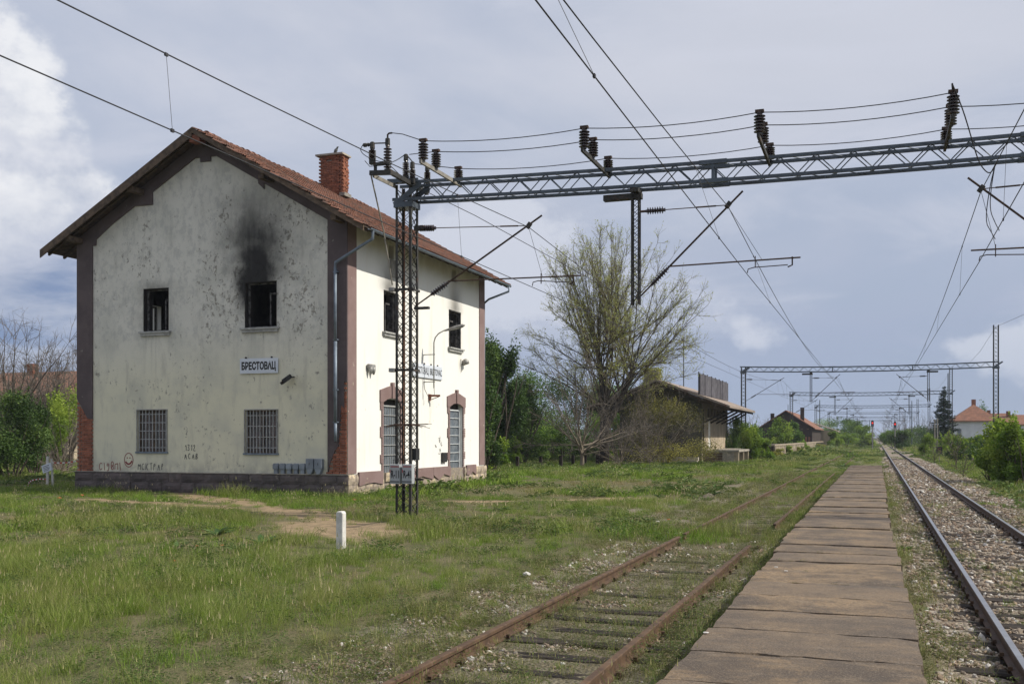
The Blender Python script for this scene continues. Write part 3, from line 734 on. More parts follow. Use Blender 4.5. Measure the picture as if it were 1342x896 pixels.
# street lamp fixed to the wall
c0 = PX(555, 465.5, X1); pxx = X1 + .45; py_ = c0.y
lp = empty('wall_street_lamp', (X1, py_, 3.6), 'grey curved street lamp standing off the long wall beside the sign', 'lamp')
t_ = MB(); t_.tube([(pxx, py_, 3.95), (pxx, py_, 5.75), (pxx + .06, py_, 5.95), (pxx + .2, py_, 6.1), (pxx + .45, py_, 6.22)], .026, 7); t_.build('pole', M['lampgrey'], lp, smooth=True)
for z in (5.28, 4.2): MB().bar((X1, py_, z), (pxx + .05, py_, z), .035).build('bracket', M['lampgrey'], lp)
t_ = MB(); t_.lathe([(.025, 0), (.04, .08), (.06, .3), (.085, .55), (.07, .8), (.02, .9)], (pxx + .42, py_, 6.20), (1, .12, .24), 8); t_.build('lamp_head', M['lampgrey'], lp, smooth=True)
MB().tube([(X1 + .02, py_ - .1, 4.9), (X1 + .08, py_ - .05, 3.9), (X1 + .2, py_ + .1, 3.55), (pxx, py_ + .05, 3.7), (pxx, py_, 4.1)], .012, 5).build('cable', M['wire'], lp)
# cable boxes on the plinth ledge
c0 = P(350, 620, Y0 - .07)
lab = ['leftmost small grey cable box, turned edge on', 'second small grey cable box from the left on the ledge', 'third small grey cable box from the left on the ledge', 'fourth small grey cable box from the left on the ledge', 'small grey cable box touching the tall pair']
for i in range(5):
    cx = P(361.5 + i * 8.7, 610, Y0 - .1).x
    b = empty('cable_box', (cx, Y0 - .08, .745), lab[i] + ' at the gable foot', 'cable box', 'grey cable boxes on the plinth')
    q = MB(); q.prism([(-.105, 0), (.105, 0), (.105, .15), (.07, .20), (-.07, .20), (-.105, .15)], lambda u, v: (cx + u, Y0 - .15, .90 + v), lambda u, v: (cx + u, Y0 - .005, .90 + v)); q.build('cover', M['boxgrey'], b, bevel=.008)
    MB().box(cx - .07, cx + .07, Y0 - .12, Y0 - .005, .745, .90).build('cable_neck', M['boxgrey'], b)
for i, px_ in enumerate((406.8, 418)):
    cx = P(px_, 610, Y0 - .1).x
    b = empty('terminal_box', (cx, Y0 - .08, .745), ('left' if i == 0 else 'right') + ' one of the two tall grey terminal boxes on the plinth ledge', 'terminal box', 'tall grey terminal boxes on the plinth')
    MB().box(cx - .145, cx + .145, Y0 - .18, Y0 - .005, .93, 1.27).build('cover', M['boxgrey'], b, bevel=.012)
    q = MB(); q.prism([(-.14, .185), (.14, .185), (.06, 0), (-.06, 0)], lambda u, v: (cx + u, Y0 - .17, .745 + v), lambda u, v: (cx + u, Y0 - .005, .745 + v)); q.build('funnel', M['boxgrey'], b)
    q = MB(); q.add([(cx + .01, Y0 - .184, 1.16), (cx - .015, Y0 - .184, 1.09), (cx + .012, Y0 - .184, 1.10), (cx - .005, Y0 - .184, 1.03)], [(0, 1, 2), (2, 1, 3)]); q.build('warning_mark', M['black'], b)
# graffiti (thin spray paint film on the plaster)
GL = {'1': [[(0, .75), (.25, 1), (.22, 0)]], '3': [[(0, .95), (.5, 1), (.2, .6), (.5, .35), (.3, 0), (0, .1)]], '2': [[(0, .8), (.25, 1), (.5, .75), (0, 0), (.55, .05)]],
      'A': [[(0, 0), (.28, 1), (.5, 0)], [(.1, .4), (.45, .4)]], 'C': [[(.5, .85), (.2, 1), (0, .5), (.2, 0), (.5, .15)]], 'B': [[(0, 0), (.05, 1), (.45, .8), (.1, .52), (.5, .25), (0, 0)]],
      'M': [[(0, 0), (.05, 1), (.3, .4), (.55, 1), (.6, 0)]], 'K': [[(0, 0), (0, 1)], [(.5, 1), (.05, .5), (.5, 0)]], 'T': [[(0, 1), (.6, 1)], [(.3, 1), (.3, 0)]], 'P': [[(0, 0), (.03, 1), (.45, .8), (.05, .5)]],
      'c': [[(.45, .6), (.2, .72), (0, .35), (.15, 0), (.5, .1)]], 'i': [[(.1, .75), (.15, 0)]], 'g': [[(.45, .6), (.15, .7), (.05, .4), (.45, .45), (.45, .6), (.4, -.1), (.1, 0)]],
      'e': [[(.1, .1), (.5, .5), (.35, .95), (.05, .7), (.1, .1), (.4, 0), (.5, .35)], [(.0, .45), (.5, .45)]], 'n': [[(0, 0), (.05, .7), (.2, .6), (.45, .7), (.45, 0)]], 'j': [[(.15, .8), (.15, -.1)]], 'V': [[(0, 1), (.25, 0), (.5, 1)]]}
def ribbon(mb_, pts, w, mk):
    # smooth the polyline
    P_ = [Vector(p) for p in pts]
    for _ in range(2):
        Q = [P_[0]]
        for a, b in zip(P_, P_[1:]): Q += [a * .75 + b * .25, a * .25 + b * .75]
        P_ = Q + [P_[-1]]
    L_ = []
    for i, p in enumerate(P_):
        d_ = P_[min(i + 1, len(P_) - 1)] - P_[max(i - 1, 0)]
        n = Vector((-d_.y, d_.x)); n = n.normalized() if n.length > 1e-6 else Vector((0, 1))
        L_ += [mk(p - n * w / 2, i * .00004), mk(p + n * w / 2, i * .00004)]
    mb_.add(L_, [(2 * i, 2 * i + 1, 2 * i + 3, 2 * i + 2) for i in range(len(P_) - 1)])
layer = [0]
def graffiti(s, x, z, h, m_, w=.03, sp=.62, name='graffiti'):
    q = MB(); r_ = random.Random(len(s) + int(x * 7))
    for chh in s:
        for st_ in GL.get(chh, []):
            layer[0] += 1; dpt = .004 + (layer[0] % 5) * .0006
            ribbon(q, [(x + (p[0] + r_.uniform(-.04, .04)) * h * .8, z + (p[1] + r_.uniform(-.05, .05)) * h) for p in st_], w, lambda p, e: (p[0], Y0 - dpt - e, p[1]))
        x += h * sp * (.75 if chh in 'ij1' else 1.1)
    o = q.build(name, m_, st); return o
gx0 = lambda px: P(px, 600, Y0).x; gz0 = lambda py, px=200: P(px, py, Y0).z
graffiti('cigeni', gx0(130), gz0(616), .36, M['spray_red'], .026, .50)
q = MB(); cx, cz = gx0(168.8), gz0(602.8); rr = .20
ribbon(q, [(cx + math.cos(t) * rr, cz + math.sin(t) * rr * 1.3) for t in [2 * math.pi * i / 14 for i in range(15)]], .028, lambda p, e: (p[0], Y0 - .004 - e, p[1]))
ribbon(q, [(cx - .15, cz - .06), (cx - .05, cz - .15), (cx + .06, cz - .14), (cx + .15, cz - .03)], .06, lambda p, e: (p[0], Y0 - .0047 - e, p[1]))
for s_ in (-.07, .05): ribbon(q, [(cx + s_, cz + .10), (cx + s_ + .01, cz + .06)], .05, lambda p, e: (p[0], Y0 - .0053 - e, p[1]))
tag(q.build('graffiti', M['spray_red'], st), 'red spray painted smiling face')
graffiti('MCKTPAP', gx0(181), gz0(615.5), .24, M['spray_black'], .024, .66)
graffiti('1312', gx0(243), gz0(590), .21, M['spray_black'], .026, .62)
graffiti('ACAB', gx0(242), gz0(601), .21, M['spray_black'], .026, .70)
# grey scrawls on the long wall
q = MB(); r_ = random.Random(3)
for k in range(7):
    c0 = PX(573 + r_.uniform(-3, 5), 585 + r_.uniform(-12, 8), X1)
    ribbon(q, [(c0.y + r_.uniform(-.18, .18), c0.z + r_.uniform(-.14, .14)) for _ in range(4)], .02, lambda p, e, k=k: (X1 + .004 + k * .0005 + e, p[0], p[1]))
q.build('graffiti', M['spray_black'], st)
# bird on the chimney: a small dark pigeon
bd = MB(); bx_, by_, bz_ = -21.85, 38.9, 14.11
bd.lathe([(.01, -.16), (.03, -.10), (.06, -.04), (.075, .03), (.06, .09), (.035, .13), (.04, .155), (.042, .18), (.03, .205), (.008, .225)], (bx_, by_, bz_ + .14), (.55, 0, .85), 8)
bd.bar((bx_ - .08, by_, bz_ + .08), (bx_ - .21, by_, bz_ + .015), .06, .015); bd.bar((bx_ + .12, by_, bz_ + .325), (bx_ + .165, by_, bz_ + .32), .014)
for s_ in (-.025, .025): bd.bar((bx_, by_ + s_, bz_ + .10), (bx_ + .01, by_ + s_, bz_), .01)
tag(bd.build('pigeon', M['spray_black'], smooth=True, base=(bx_, by_, bz_)), 'dark pigeon perched on the chimney cap', 'bird')
# ================================================================== CATENARY GANTRIES
GY = 24.0; ML, MR = -11.4, 9.8
def zb(x): return 7.88 + .2 * (x / 11.4) ** 2        # lower chord, slightly cambered
def insul_mesh(n, r, L, name='insulator'):
    pr = [(r * .42, 0), (r * .42, L * .06)]; s = L * .86 / n
    for i in range(n):
        h = L * .08 + i * s; pr += [(r * .45, h), (r, h + s * .22), (r * .95, h + s * .36), (r * .45, h + s * .60)]
    pr += [(r * .4, L * .95), (r * .55, L * .96), (r * .5, L)]
    return MB().lathe(pr, (0, 0, 0), (0, 0, 1), 10).mesh(name, M['insul'], smooth=False)
IN7 = insul_mesh(7, .095, .62); IN6 = insul_mesh(6, .125, .46); IN5 = insul_mesh(7, .07, .55)
def zigzag(mb, a, b, off, n, r, ns=4):
    """continuous rod zigzag between the lines a->b and a+off -> b+off"""
    a, b, off = Vector(a), Vector(b), Vector(off); pts = []
    for i in range(n + 1): pts.append(a + (b - a) * i / n + (off if i % 2 else off * 0))
    mb.tube(pts, r, ns)
def lattice_mast(parent, x, y, z0, z1, w, leg, pitch=.34, rod=.0135):
    h = w / 2
    for sx in (-1, 1):
        for sy in (-1, 1):
            q = MB(); cx, cy = x + sx * h, y + sy * h; t = .012
            q.box(min(cx, cx - sx * leg), max(cx, cx - sx * leg), min(cy, cy - sy * t), max(cy, cy - sy * t), z0, z1)
            q.box(min(cx, cx - sx * t), max(cx, cx - sx * t), min(cy - sy * t, cy - sy * leg), max(cy - sy * t, cy - sy * leg), z0, z1)
            q.build('mast_leg', M['steel_d'], parent)
    n = int((z1 - z0) / pitch); g = .016
    for (a, o) in (((x - h + g, y - h + g), (w - 2 * g, 0)), ((x - h + g, y + h - g), (w - 2 * g, 0)), ((x - h + g, y - h + g), (0, w - 2 * g)), ((x + h - g, y - h + g), (0, w - 2 * g))):
        q = MB(); zigzag(q, (*a, z0 + .1), (*a, z1 - .1), (*o, 0), n, rod)
        zigzag(q, (a[0] + o[0], a[1] + o[1], z0 + .1), (a[0] + o[0], a[1] + o[1], z1 - .1), (-o[0], -o[1], 0), n, rod)
        q.build('mast_lacing', M['steel_d'], parent)
def cantilever(parent, bx, sx, y, top, tip, armend, sup, cont, regx):
    """bx base x, sx +1/-1 reach direction; top=(x,z) strut end; armend=(x,z); sup = messenger point; cont = contact point"""
    ca_ = empty('cantilever_arm', wl(parent)); ca_.parent = parent; ca_.location = (0, 0, 0); W[ca_.name] = wl(parent)
    q = MB(); b0 = Vector((bx, y, 5.36)); t0 = Vector((top[0], y, top[1])); d_ = t0 - b0
    q.tube([b0 + d_ * .27, t0], .024, 7); q.build('strut', M['rustbar'], ca_)
    piece('insulator', IN5, ca_, b0 + d_.normalized() * (d_.length * .27 - .55), along(d_), (1.15, 1.15, 1))
    MB().tube([b0, b0 + d_.normalized() * (d_.length * .27 - .53)], .02, 6).build('hinge_rod', M['rustbar'], ca_)
    s0 = Vector((bx, y, 7.36)); s1 = Vector((sup[0], y, sup[1])); e = (s1 - s0).normalized()
    MB().tube([s0, s0 + e * .14], .03, 6).build('stay_clamp', M['rustbar'], ca_)
    piece('insulator', IN5, ca_, s0 + e * .12, along(e), (1.25, 1.25, .85))
    MB().tube([s0 + e * .58, s1], .012, 5).build('stay_rod', M['rustbar'], ca_)
    MB().tube([s1 - e * .75, s1 - e * .28], .020, 5).build('turnbuckle', M['rustbar'], ca_)
    MB().bar(s1 + Vector((-.05, 0, -.06)), s1 + Vector((.05, 0, .07)), .09, .10).build('saddle_clamp', M['steel_d'], ca_, bevel=.01)
    a0 = b0 + d_ * .27 + Vector((0, 0, .04)); a1 = Vector((armend[0], y, armend[1]))
    MB().tube([a0, a1], .019, 6).build('registration_arm', M['rustbar'], ca_)
    def on(x): return a0 + (a1 - a0) * ((x - a0.x) / (a1.x - a0.x))
    rg = on(regx); c = Vector((cont[0], y, cont[1]))
    dr = MB(); dr.tube([rg + Vector((0, 0, .03)), rg + Vector((0, 0, -.16)), rg + Vector((-.10 * (1 if c.x < rg.x else -1), 0, -.20))], .018, 5); dr.build('drop_bracket', M['rustbar'], ca_)
    k = -1 if c.x < rg.x else 1
    MB().tube([rg + Vector((k * .10, 0, -.15)), c + Vector((-k * .15, 0, .13)), c + Vector((-k * .02, 0, .10)), c + Vector((0, 0, .01))], .012, 5).build('steady_arm', M['rustbar'], ca_)
    MB().bar(on(regx + k * .82) + Vector((0, 0, .1)), on(regx + k * .82) + Vector((0, 0, -.16)), .02).build('stop_peg', M['rustbar'], ca_)
    MB().tube([s1 + Vector((0, 0, -.05)), on(armend[0] + (a0.x - armend[0]) * .28)], .005, 4).build('hanger_wire', M['wire'], ca_)
    return ca_
labs = ['large lattice portal gantry spanning the tracks right beside the station house']
g1 = empty('catenary_gantry', (ML, GY, 0), labs[0], 'gantry', 'lattice gantries over the tracks')
lattice_mast(g1, ML, GY, -.1, 8.46, .44, .065)
lattice_mast(g1, MR, GY, -.1, 11.6, .44, .065)
yn, yf_ = GY - .22, GY + .22; BH = .43
xs = [ML - .3 + (MR - ML + .55) * i / 12 for i in range(13)]
for (y, dz_) in ((yn, 0), (yf_, 0), (yn, BH), (yf_, BH)):
    q = MB()
    for a, b in zip(xs, xs[1:]): q.bar((a, y, zb(a) + dz_ + (-.0 if dz_ else 0)), (b + .005, y, zb(b) + dz_), .055, .075)
    q.build('beam_chord', M['steel'], g1)
br = MB().tube([(-.395, 0, .03), (-.33, 0, .10), (-.06, 0, .37), (0, 0, .412), (.06, 0, .37), (.33, 0, .10), (.395, 0, .03)], .0135, 5).mesh('brace', M['steel'])
nbay = 26
for i in range(nbay):
    x = ML + .25 + .395 + i * .79
    if x > MR - .4: break
    piece('brace', br, g1, (x, yn, zb(x))); piece('brace', br, g1, (x + .0, yf_, zb(x)))
for lay in (0, 1):
    q = MB(); pts = []
    for i in range(52):
        x = ML + .3 + i * .4; pts.append((x, (yn, yf_)[(i + lay) % 2], zb(x) + lay * BH))
    q.tube(pts, .009, 4); q.build('beam_lacing', M['steel'], g1)
for x in (-3.55, 3.15):                                # bolted splices
    for y in (yn, yf_):
        q = MB()
        for dz_ in (0, BH): q.box(x - .32, x + .32, y - .04, y + .04, zb(x) + dz_ - .048, zb(x) + dz_ + .048)
        q.box(x - .03, x + .03, y - .03, y + .03, zb(x) + .04, zb(x) + .40)
        q.build('splice_plate', M['steel'], g1)
for x in (ML, MR):                                     # brackets at the corners
    for s_ in (-1, 1): MB().bar((x - .25, GY + s_ * .235, 7.95), (x + .5, GY + s_ * .235, 8.45), .02, .14).build('gusset_plate', M['steel'], g1)
    MB().box(x - .26, x + .26, GY - .255, GY + .255, 7.88, 8.02).build('mast_head', M['steel'], g1)
HX = (-5.4, 4.45)
for k, hx in enumerate(HX):
    lattice_mast(g1, hx, GY, 5.15, 7.85, .20, .035, pitch=.17, rod=.009)
    s_ = -1 if k == 0 else 1
    MB().box(hx - .78 if k == 0 else hx - .15, hx + .15 if k == 0 else hx + .78, GY - .09, GY + .09, 7.66, 7.80).build('hanger_beam', M['steel_d'], g1, bevel=.006)
    MB().box(hx - .1, hx + .1, GY - .24, GY + .24, 7.80, 7.90).build('hanger_clamp', M['steel_d'], g1)
cantilever(g1, ML + .22, 1, GY, (-7.75, 7.45), 0, (-6.75, 5.92), (-8.09, 7.22), (-8.0, 5.72), -6.95)
cantilever(g1, HX[0] + .12, 1, GY, (-2.9, 7.66), 0, (-1.62, 6.06), (-3.23, 7.36), (-2.8, 5.76), -1.8)
cantilever(g1, HX[1] - .12, -1, GY, (1.84, 7.56), 0, (1.9, 6.0), (2.10, 7.30), (2.06, 5.76), 3.2)
far = []
FY = [96.5, 153.0, 216.0, 275.0, 335.0, 398.0]
fl_ = ['second lattice gantry, framing the far goods shed', 'third lattice gantry down the line, before the spruce', 'fourth lattice gantry down the line', 'fifth lattice gantry down the line', 'sixth lattice gantry, tiny in the distance', 'farthest lattice gantry near the vanishing point']
for y, l in zip(FY, fl_):
    c = copy_tree(g1); c.location = (ML - .2, y, 0); c['label'] = l; far.append(c)
# ---- equipment only on the near gantry
for k, x in enumerate((-10.04, -6.13, -2.33, 1.40)):
    z = zb(x) + .41
    q = MB(); q.bar((x, 21.85, z), (x, 24.35, z), .055, .09); q.build('bracket_bar', M['galv'] if k == 0 else M['steel_d'], g1)  # first bar paler: sunlight on it is put into the colour
    for y, s_ in ((21.98, .98), (22.72, .86), (24.12, .72)):
        piece('insulator', IN6, g1, (x + .02, y, z + .04), None, (1, 1, s_))
        q = MB(); q.box(x - .07, x + .11, y - .05, y + .05, z + .04 + .46 * s_, z + .10 + .46 * s_); q.build('line_clamp', M['rustbar'], g1)
# disconnector on the mast top
A_, B_ = P(509, 224, 22.3), P(560, 253, 24.9)
MB().bar(A_, B_, .08, .11).build('support_channel', M['steel_d'], g1)
MB().bar(P(485, 227, 22.3), P(513, 226, 22.3), .09, .11).build('cross_channel', M['steel_d'], g1)
MB().bar(P(490, 215.5, 22.3), P(511, 214, 22.3), .07, .07).build('cross_channel', M['steel_d'], g1)
MB().bar(P(492, 227, 22.3), P(492, 213, 22.3), .06, .06).build('stub_post', M['steel_d'], g1)
MB().bar(P(489, 230, 22.35), P(521, 246, 23.9), .03, .09).build('knee_brace', M['galv'], g1)
MB().bar(P(508, 238, 23.6), P(548, 236, 23.8), .10, .10).build('cross_channel', M['steel'], g1)
MB().bar(P(562, 236, 24.7), P(562, 252, 24.8), .05, .05).build('stub_post', M['steel_d'], g1)
T7 = []
for (px_, y0_, y1_, Y_, w_) in ((488, 186, 213, 22.3, 1.0), (508, 181, 226, 22.35, 1.1), (532, 202, 234, 23.7, 1.0), (540.5, 212, 238, 23.7, .9), (560, 216, 238, 24.75, .95)):
    bt, tp = P(px_, y1_, Y_), P(px_, y0_, Y_); L_ = tp.z - bt.z
    MB().box(bt.x - .06, bt.x + .06, bt.y - .06, bt.y + .06, bt.z - .05, bt.z + .08).build('insulator_foot', M['steel_d'], g1)
    piece('insulator', IN7, g1, bt + Vector((0, 0, .06)), None, (1.0 * w_, 1.0 * w_, (L_ - .24) / .62))
    MB().lathe([(.05, 0), (.065, .02), (.06, .16), (.03, .18)], (tp.x, tp.y, tp.z - .18), (0, 0, 1), 8).build('cap', M['steel_d'], g1); T7.append(tp)
MB().tube([T7[0] - Vector((0, 0, .04)), T7[1] - Vector((.02, 0, .12))], .018, 5).build('contact_blade', M['steel_d'], g1)
MB().lathe([(.02, 0), (.05, .03), (.05, .1), (.03, .12), (.05, .15), (.03, .2)], T7[0] - Vector((.26, 0, .06)), (1, 0, 0), 7).build('blade_end', M['steel_d'], g1)
MB().tube([T7[2], T7[3] - Vector((0, 0, .0))], .015, 5).build('contact_blade', M['steel_d'], g1)
q = MB(); q.tube([T7[1], T7[1] + Vector((0, 0, .08)), T7[1] + Vector((.04, 0, .11)), T7[1] + Vector((.12, 0, .11))], .022, 6); q.build('terminal', M['steel_d'], g1)
MB().tube([(ML - .20, 22.35, 8.45), (ML - .27, 23.2, 7.2), (ML - .28, 23.72, 5.9)], .020, 6).build('operating_rod', M['galv'], g1)
MB().tube([(ML - .04, GY - .05, 8.3), (ML - .05, GY - .1, 1.0)], .018, 5).build('drive_rod', M['copper'], g1)
for z in (5.78, 3.72): 
    MB().box(ML - .34, ML + .30, GY - .25, GY - .22, z - .03, z + .03).build('mast_clamp', M['steel_d'], g1)
    MB().box(ML + .22, ML + .25, GY - .22, GY + .26, z - .03, z + .03).build('mast_clamp', M['steel_d'], g1)
    MB().box(ML - .36, ML - .22, GY - .34, GY - .20, z - .05, z + .05).build('rod_guide', M['lampgrey'], g1, bevel=.01)
MB().box(ML + .22, ML + .62, GY - .06, GY + .06, 5.28, 5.34).build('cantilever_base', M['steel_d'], g1)
MB().box(ML + .22, ML + .48, GY - .06, GY + .06, 7.30, 7.42).build('stay_base', M['steel_d'], g1)
q = MB(); r_ = random.Random(5)
for k in range(26):
    t = 2 * math.pi * k / 26; p = Vector((ML + math.cos(t) * .26, GY + math.sin(t) * .26, 2.34))
    q.tube([p, p + Vector((math.cos(t) * r_.uniform(.25, .4), math.sin(t) * r_.uniform(.25, .4), r_.uniform(-.12, .02)))], .006, 4)
q.box(ML - .25, ML + .25, GY - .25, GY - .22, 2.30, 2.35); q.box(ML - .25, ML + .25, GY + .22, GY + .25, 2.30, 2.35)
q.box(ML + .22, ML + .25, GY - .22, GY + .22, 2.30, 2.35); q.box(ML - .25, ML - .22, GY - .22, GY + .22, 2.30, 2.35)
q.build('climbing_guard', M['rustbar'], g1)
MB().box(ML + .12, ML + .30, GY - .1, GY + .12, 1.42, 1.72).build('relay_box', M['black'], g1)
MB().box(ML + .24, ML + .46, GY - .02, GY + .02, .90, .95).build('side_bar', M['steel_d'], g1)
# number boxes on the mast
for k, (body, px_) in enumerate((('R-11', 518), ('R-41', 534.2))):
    c0 = P(px_, 621, GY - .36); cx, cz = c0.x, c0.z
    b = empty('switch_box', (cx, GY - .36, cz - .26), ('left white switch box marked R-11 on the lattice mast' if k == 0 else 'right white switch box marked R-41 on the lattice mast'), 'switch box', 'white numbered boxes on the lattice mast')
    MB().box(cx - .140, cx + .140, GY - .40, GY - .24, cz - .25, cz + .25).build('case', M['box'], b, bevel=.012)
    f = GY - .4035
    text(body, .22, .20, (cx + .01, f, cz), (1, 0, 0), (0, 0, 1), M['black'], b, bold=.008, depth=.001)
    q = MB(); q.box(cx - .11, cx + .12, f, f + .002, cz + .18, cz + .205); q.box(cx - .135, cx - .115, f, f + .002, cz + .04, cz + .12); q.build('red_print', M['redp'], b)
    q = MB()
    for j in range(9): q.box(cx - .13 + j * .03, cx - .108 + j * .03, f, f + .002, cz - .205, cz - .175)
    q.build('small_print', M['black'], b)
    MB().tube([(cx - .08, GY - .3, cz + .26), (cx - .09, GY - .3, cz + .36), (cx + .06, GY - .3, cz + .38), (cx + .08, GY - .28, cz + .26)], .008, 5).build('wire_handle', M['wire'], b)
    MB().box(cx - .10, cx + .10, GY - .24, GY - .20, cz - .03, cz + .03).build('mount', M['steel_d'], b)
# ------------------------------------------------------------------ wires
def wire(pts, r, label, group=None, name='feeder_wire'):
    if name == 'jumper_cable':
        for _ in range(2): pts = [pts[0]] + [v for a, b in zip(pts, pts[1:]) for v in (a * .75 + b * .25, a * .25 + b * .75)] + [pts[-1]]
    q = MB(); q.tube(pts, r, 5, cap=False)
    o = q.build(name, M['wire'], smooth=True, base=tuple(pts[0])); tag(o, label, 'wire', group); return o
sup = [-40.0, GY] + FY
trk = [('over the overgrown track beside the station', (-8.09, 7.18), (-8.0, 5.72), .0), ('over the rusty side track', (-3.23, 7.32), (-2.8, 5.76), .22), ('over the main track', (2.10, 7.26), (2.06, 5.76), -.2)]
for nm, (mx, mz), (cx, cz), stg in trk:
    pts = []; drops = []
    for i, (a, b) in enumerate(zip(sup, sup[1:])):
        L = b - a
        for j in range(16 if i < 3 else 6):
            n = 16 if i < 3 else 6; t = j / n; sag = .82 * (L / 64) ** 2
            pts.append(Vector((mx, a + L * t, mz - sag * 4 * t * (1 - t))))
        nd = 7
        if i < 4:
            for j in range(nd):
                t = (j + .5) / nd; sag = .82 * (L / 64) ** 2
                drops.append((a + L * t, mz - sag * 4 * t * (1 - t), i, t))
    pts.append(Vector((mx, sup[-1], mz)))
    mw = wire(pts, .0095, 'sagging upper catenary wire ' + nm, 'messenger wires', 'messenger_wire')
    sx = [cx if i % 2 else cx + stg for i in range(len(sup))]
    cp = [Vector((sx[i], y, cz - (.02 if y > 0 else .04))) for i, y in enumerate(sup)]
    cw = wire(cp, .0085, 'straight contact wire ' + nm, 'contact wires', 'contact_wire')
    for y, z, i, t in drops:
        if y < 3: continue
        x2 = sx[i] + (sx[i + 1] - sx[i]) * t
        MB().tube([(mx, y, z), (x2, y, cz - .02)], .0035 if y < 100 else .006, 4, cap=False).build('dropper', M['wire'], mw)
        if y < 30:
            MB().box(mx - .012, mx + .012, y - .025, y + .025, z - .025, z + .014).build('clip', M['wire'], mw); MB().box(x2 - .012, x2 + .012, y - .025, y + .025, cz - .045, cz - .005).build('clip', M['wire'], mw)
bxs = [-10.04, -6.13, -2.33, 1.40]
for k, (y, s_, nm) in enumerate(((21.98, .98, 'highest'), (22.72, .86, 'middle'), (24.12, .72, 'lowest'))):
    px_ = []
    if k == 0: px_.append(T7[1] + Vector((.12, 0, .11))); px_.append(T7[1] + Vector((.45, -.1, .02)))
    if k == 1: px_.append(T7[2] + Vector((.1, 0, -.02)))
    if k == 2: px_.append(T7[3] + Vector((0, 0, -.05)))
    ins = [Vector((x + .02, y, zb(x) + .46 + .46 * s_)) for x in bxs]
    ends = ins + ([] if k == 0 else [Vector((5.0, y, zb(5) + .46 + .46 * s_)), Vector((9.8, y + .4, zb(9.8) + .6 + .46 * s_))])
    for a, b in zip(ends, ends[1:]):
        for j in range(8):
            t = j / 8; px_.append(a + (b - a) * t - Vector((0, 0, .10 * 4 * t * (1 - t))))
    px_.append(ends[-1])
    wire(px_, .011, nm + ' of the three feeder wires carried on insulators above the beam', 'feeder wires above the beam')
# strain insulators and jumper at the main track
p1 = Vector((1.42, 21.98, zb(1.4) + .9))
c1 = P(1248, 110, 21.6); MB().tube([p1, c1], .02, 5).build('strain_link', M['insul'], g1)
jp = [P(1248, 110, 21.6), P(1261, 141, 22.2), P(1270, 170, 22.8), P(1277, 195, 23.2), P(1284, 215, 23.4), P(1293, 226, 23.6), P(1299, 227, 23.7), P(1306, 214, 23.8)]
wire(jp, .013, 'loose black jumper cable hanging from the right strain insulators', name='jumper_cable')
for k, (e, m_) in enumerate((((1309.5, 302), (1303, 275)), ((1304, 313), (1296, 290)))):
    wire([P(1304, 217, 23.7), P(1299 + k * -2, 245, 23.8), P(m_[0] - 6 + k * 1, m_[1], 23.9), P(e[0] - 5, e[1] - 9, 23.5), P(e[0], e[1], 22.5)], .010, ('shorter' if k == 0 else 'longer') + ' looped jumper dropping to the main track contact wire', 'looped jumpers', 'jumper_cable')
wire([T7[0] - Vector((.26, 0, .05)), T7[0] - Vector((.32, .05, .2)), T7[0] + Vector((-.05, -.15, -.42)), T7[1] + Vector((-.1, 0, -.60)), T7[1] + Vector((-.05, 0, -.42))], .010, 'short curled jumper cable at the mast top switch', name='jumper_cable')
wire([T7[1] + Vector((.1, 0, -.6)), T7[2] + Vector((-.3, .2, -.05)), T7[2]], .012, 'thin jumper between the mast top insulators', name='jumper_cable')
wire([T7[0] + Vector((-.1, -.2, -.5)), T7[0] + Vector((-.02, -.1, -.62)), T7[1] + Vector((0, .1, -.62)), T7[2] + Vector((0, .1, -.7)), Vector((ML + .9, 26.5, 8.15)), Vector((-8.09, 36, 6.75))], .010, 'tie wire running from the mast top to the catenary beside the station', name='tie_wire')
fw = [Vector((MR, -36, 11.5)), Vector((MR, -6, 10.4)), Vector((MR, GY, 11.5))]
for a, b in zip([GY] + FY, FY):
    for t in (.25, .5, .75, 1.0): fw.append(Vector((MR - .2, a + (b - a) * t, 11.45 - 4 * t * (1 - t) * 1.3)))
wire(fw, .012, 'single wire strung along the tall right hand masts', name='return_wire')

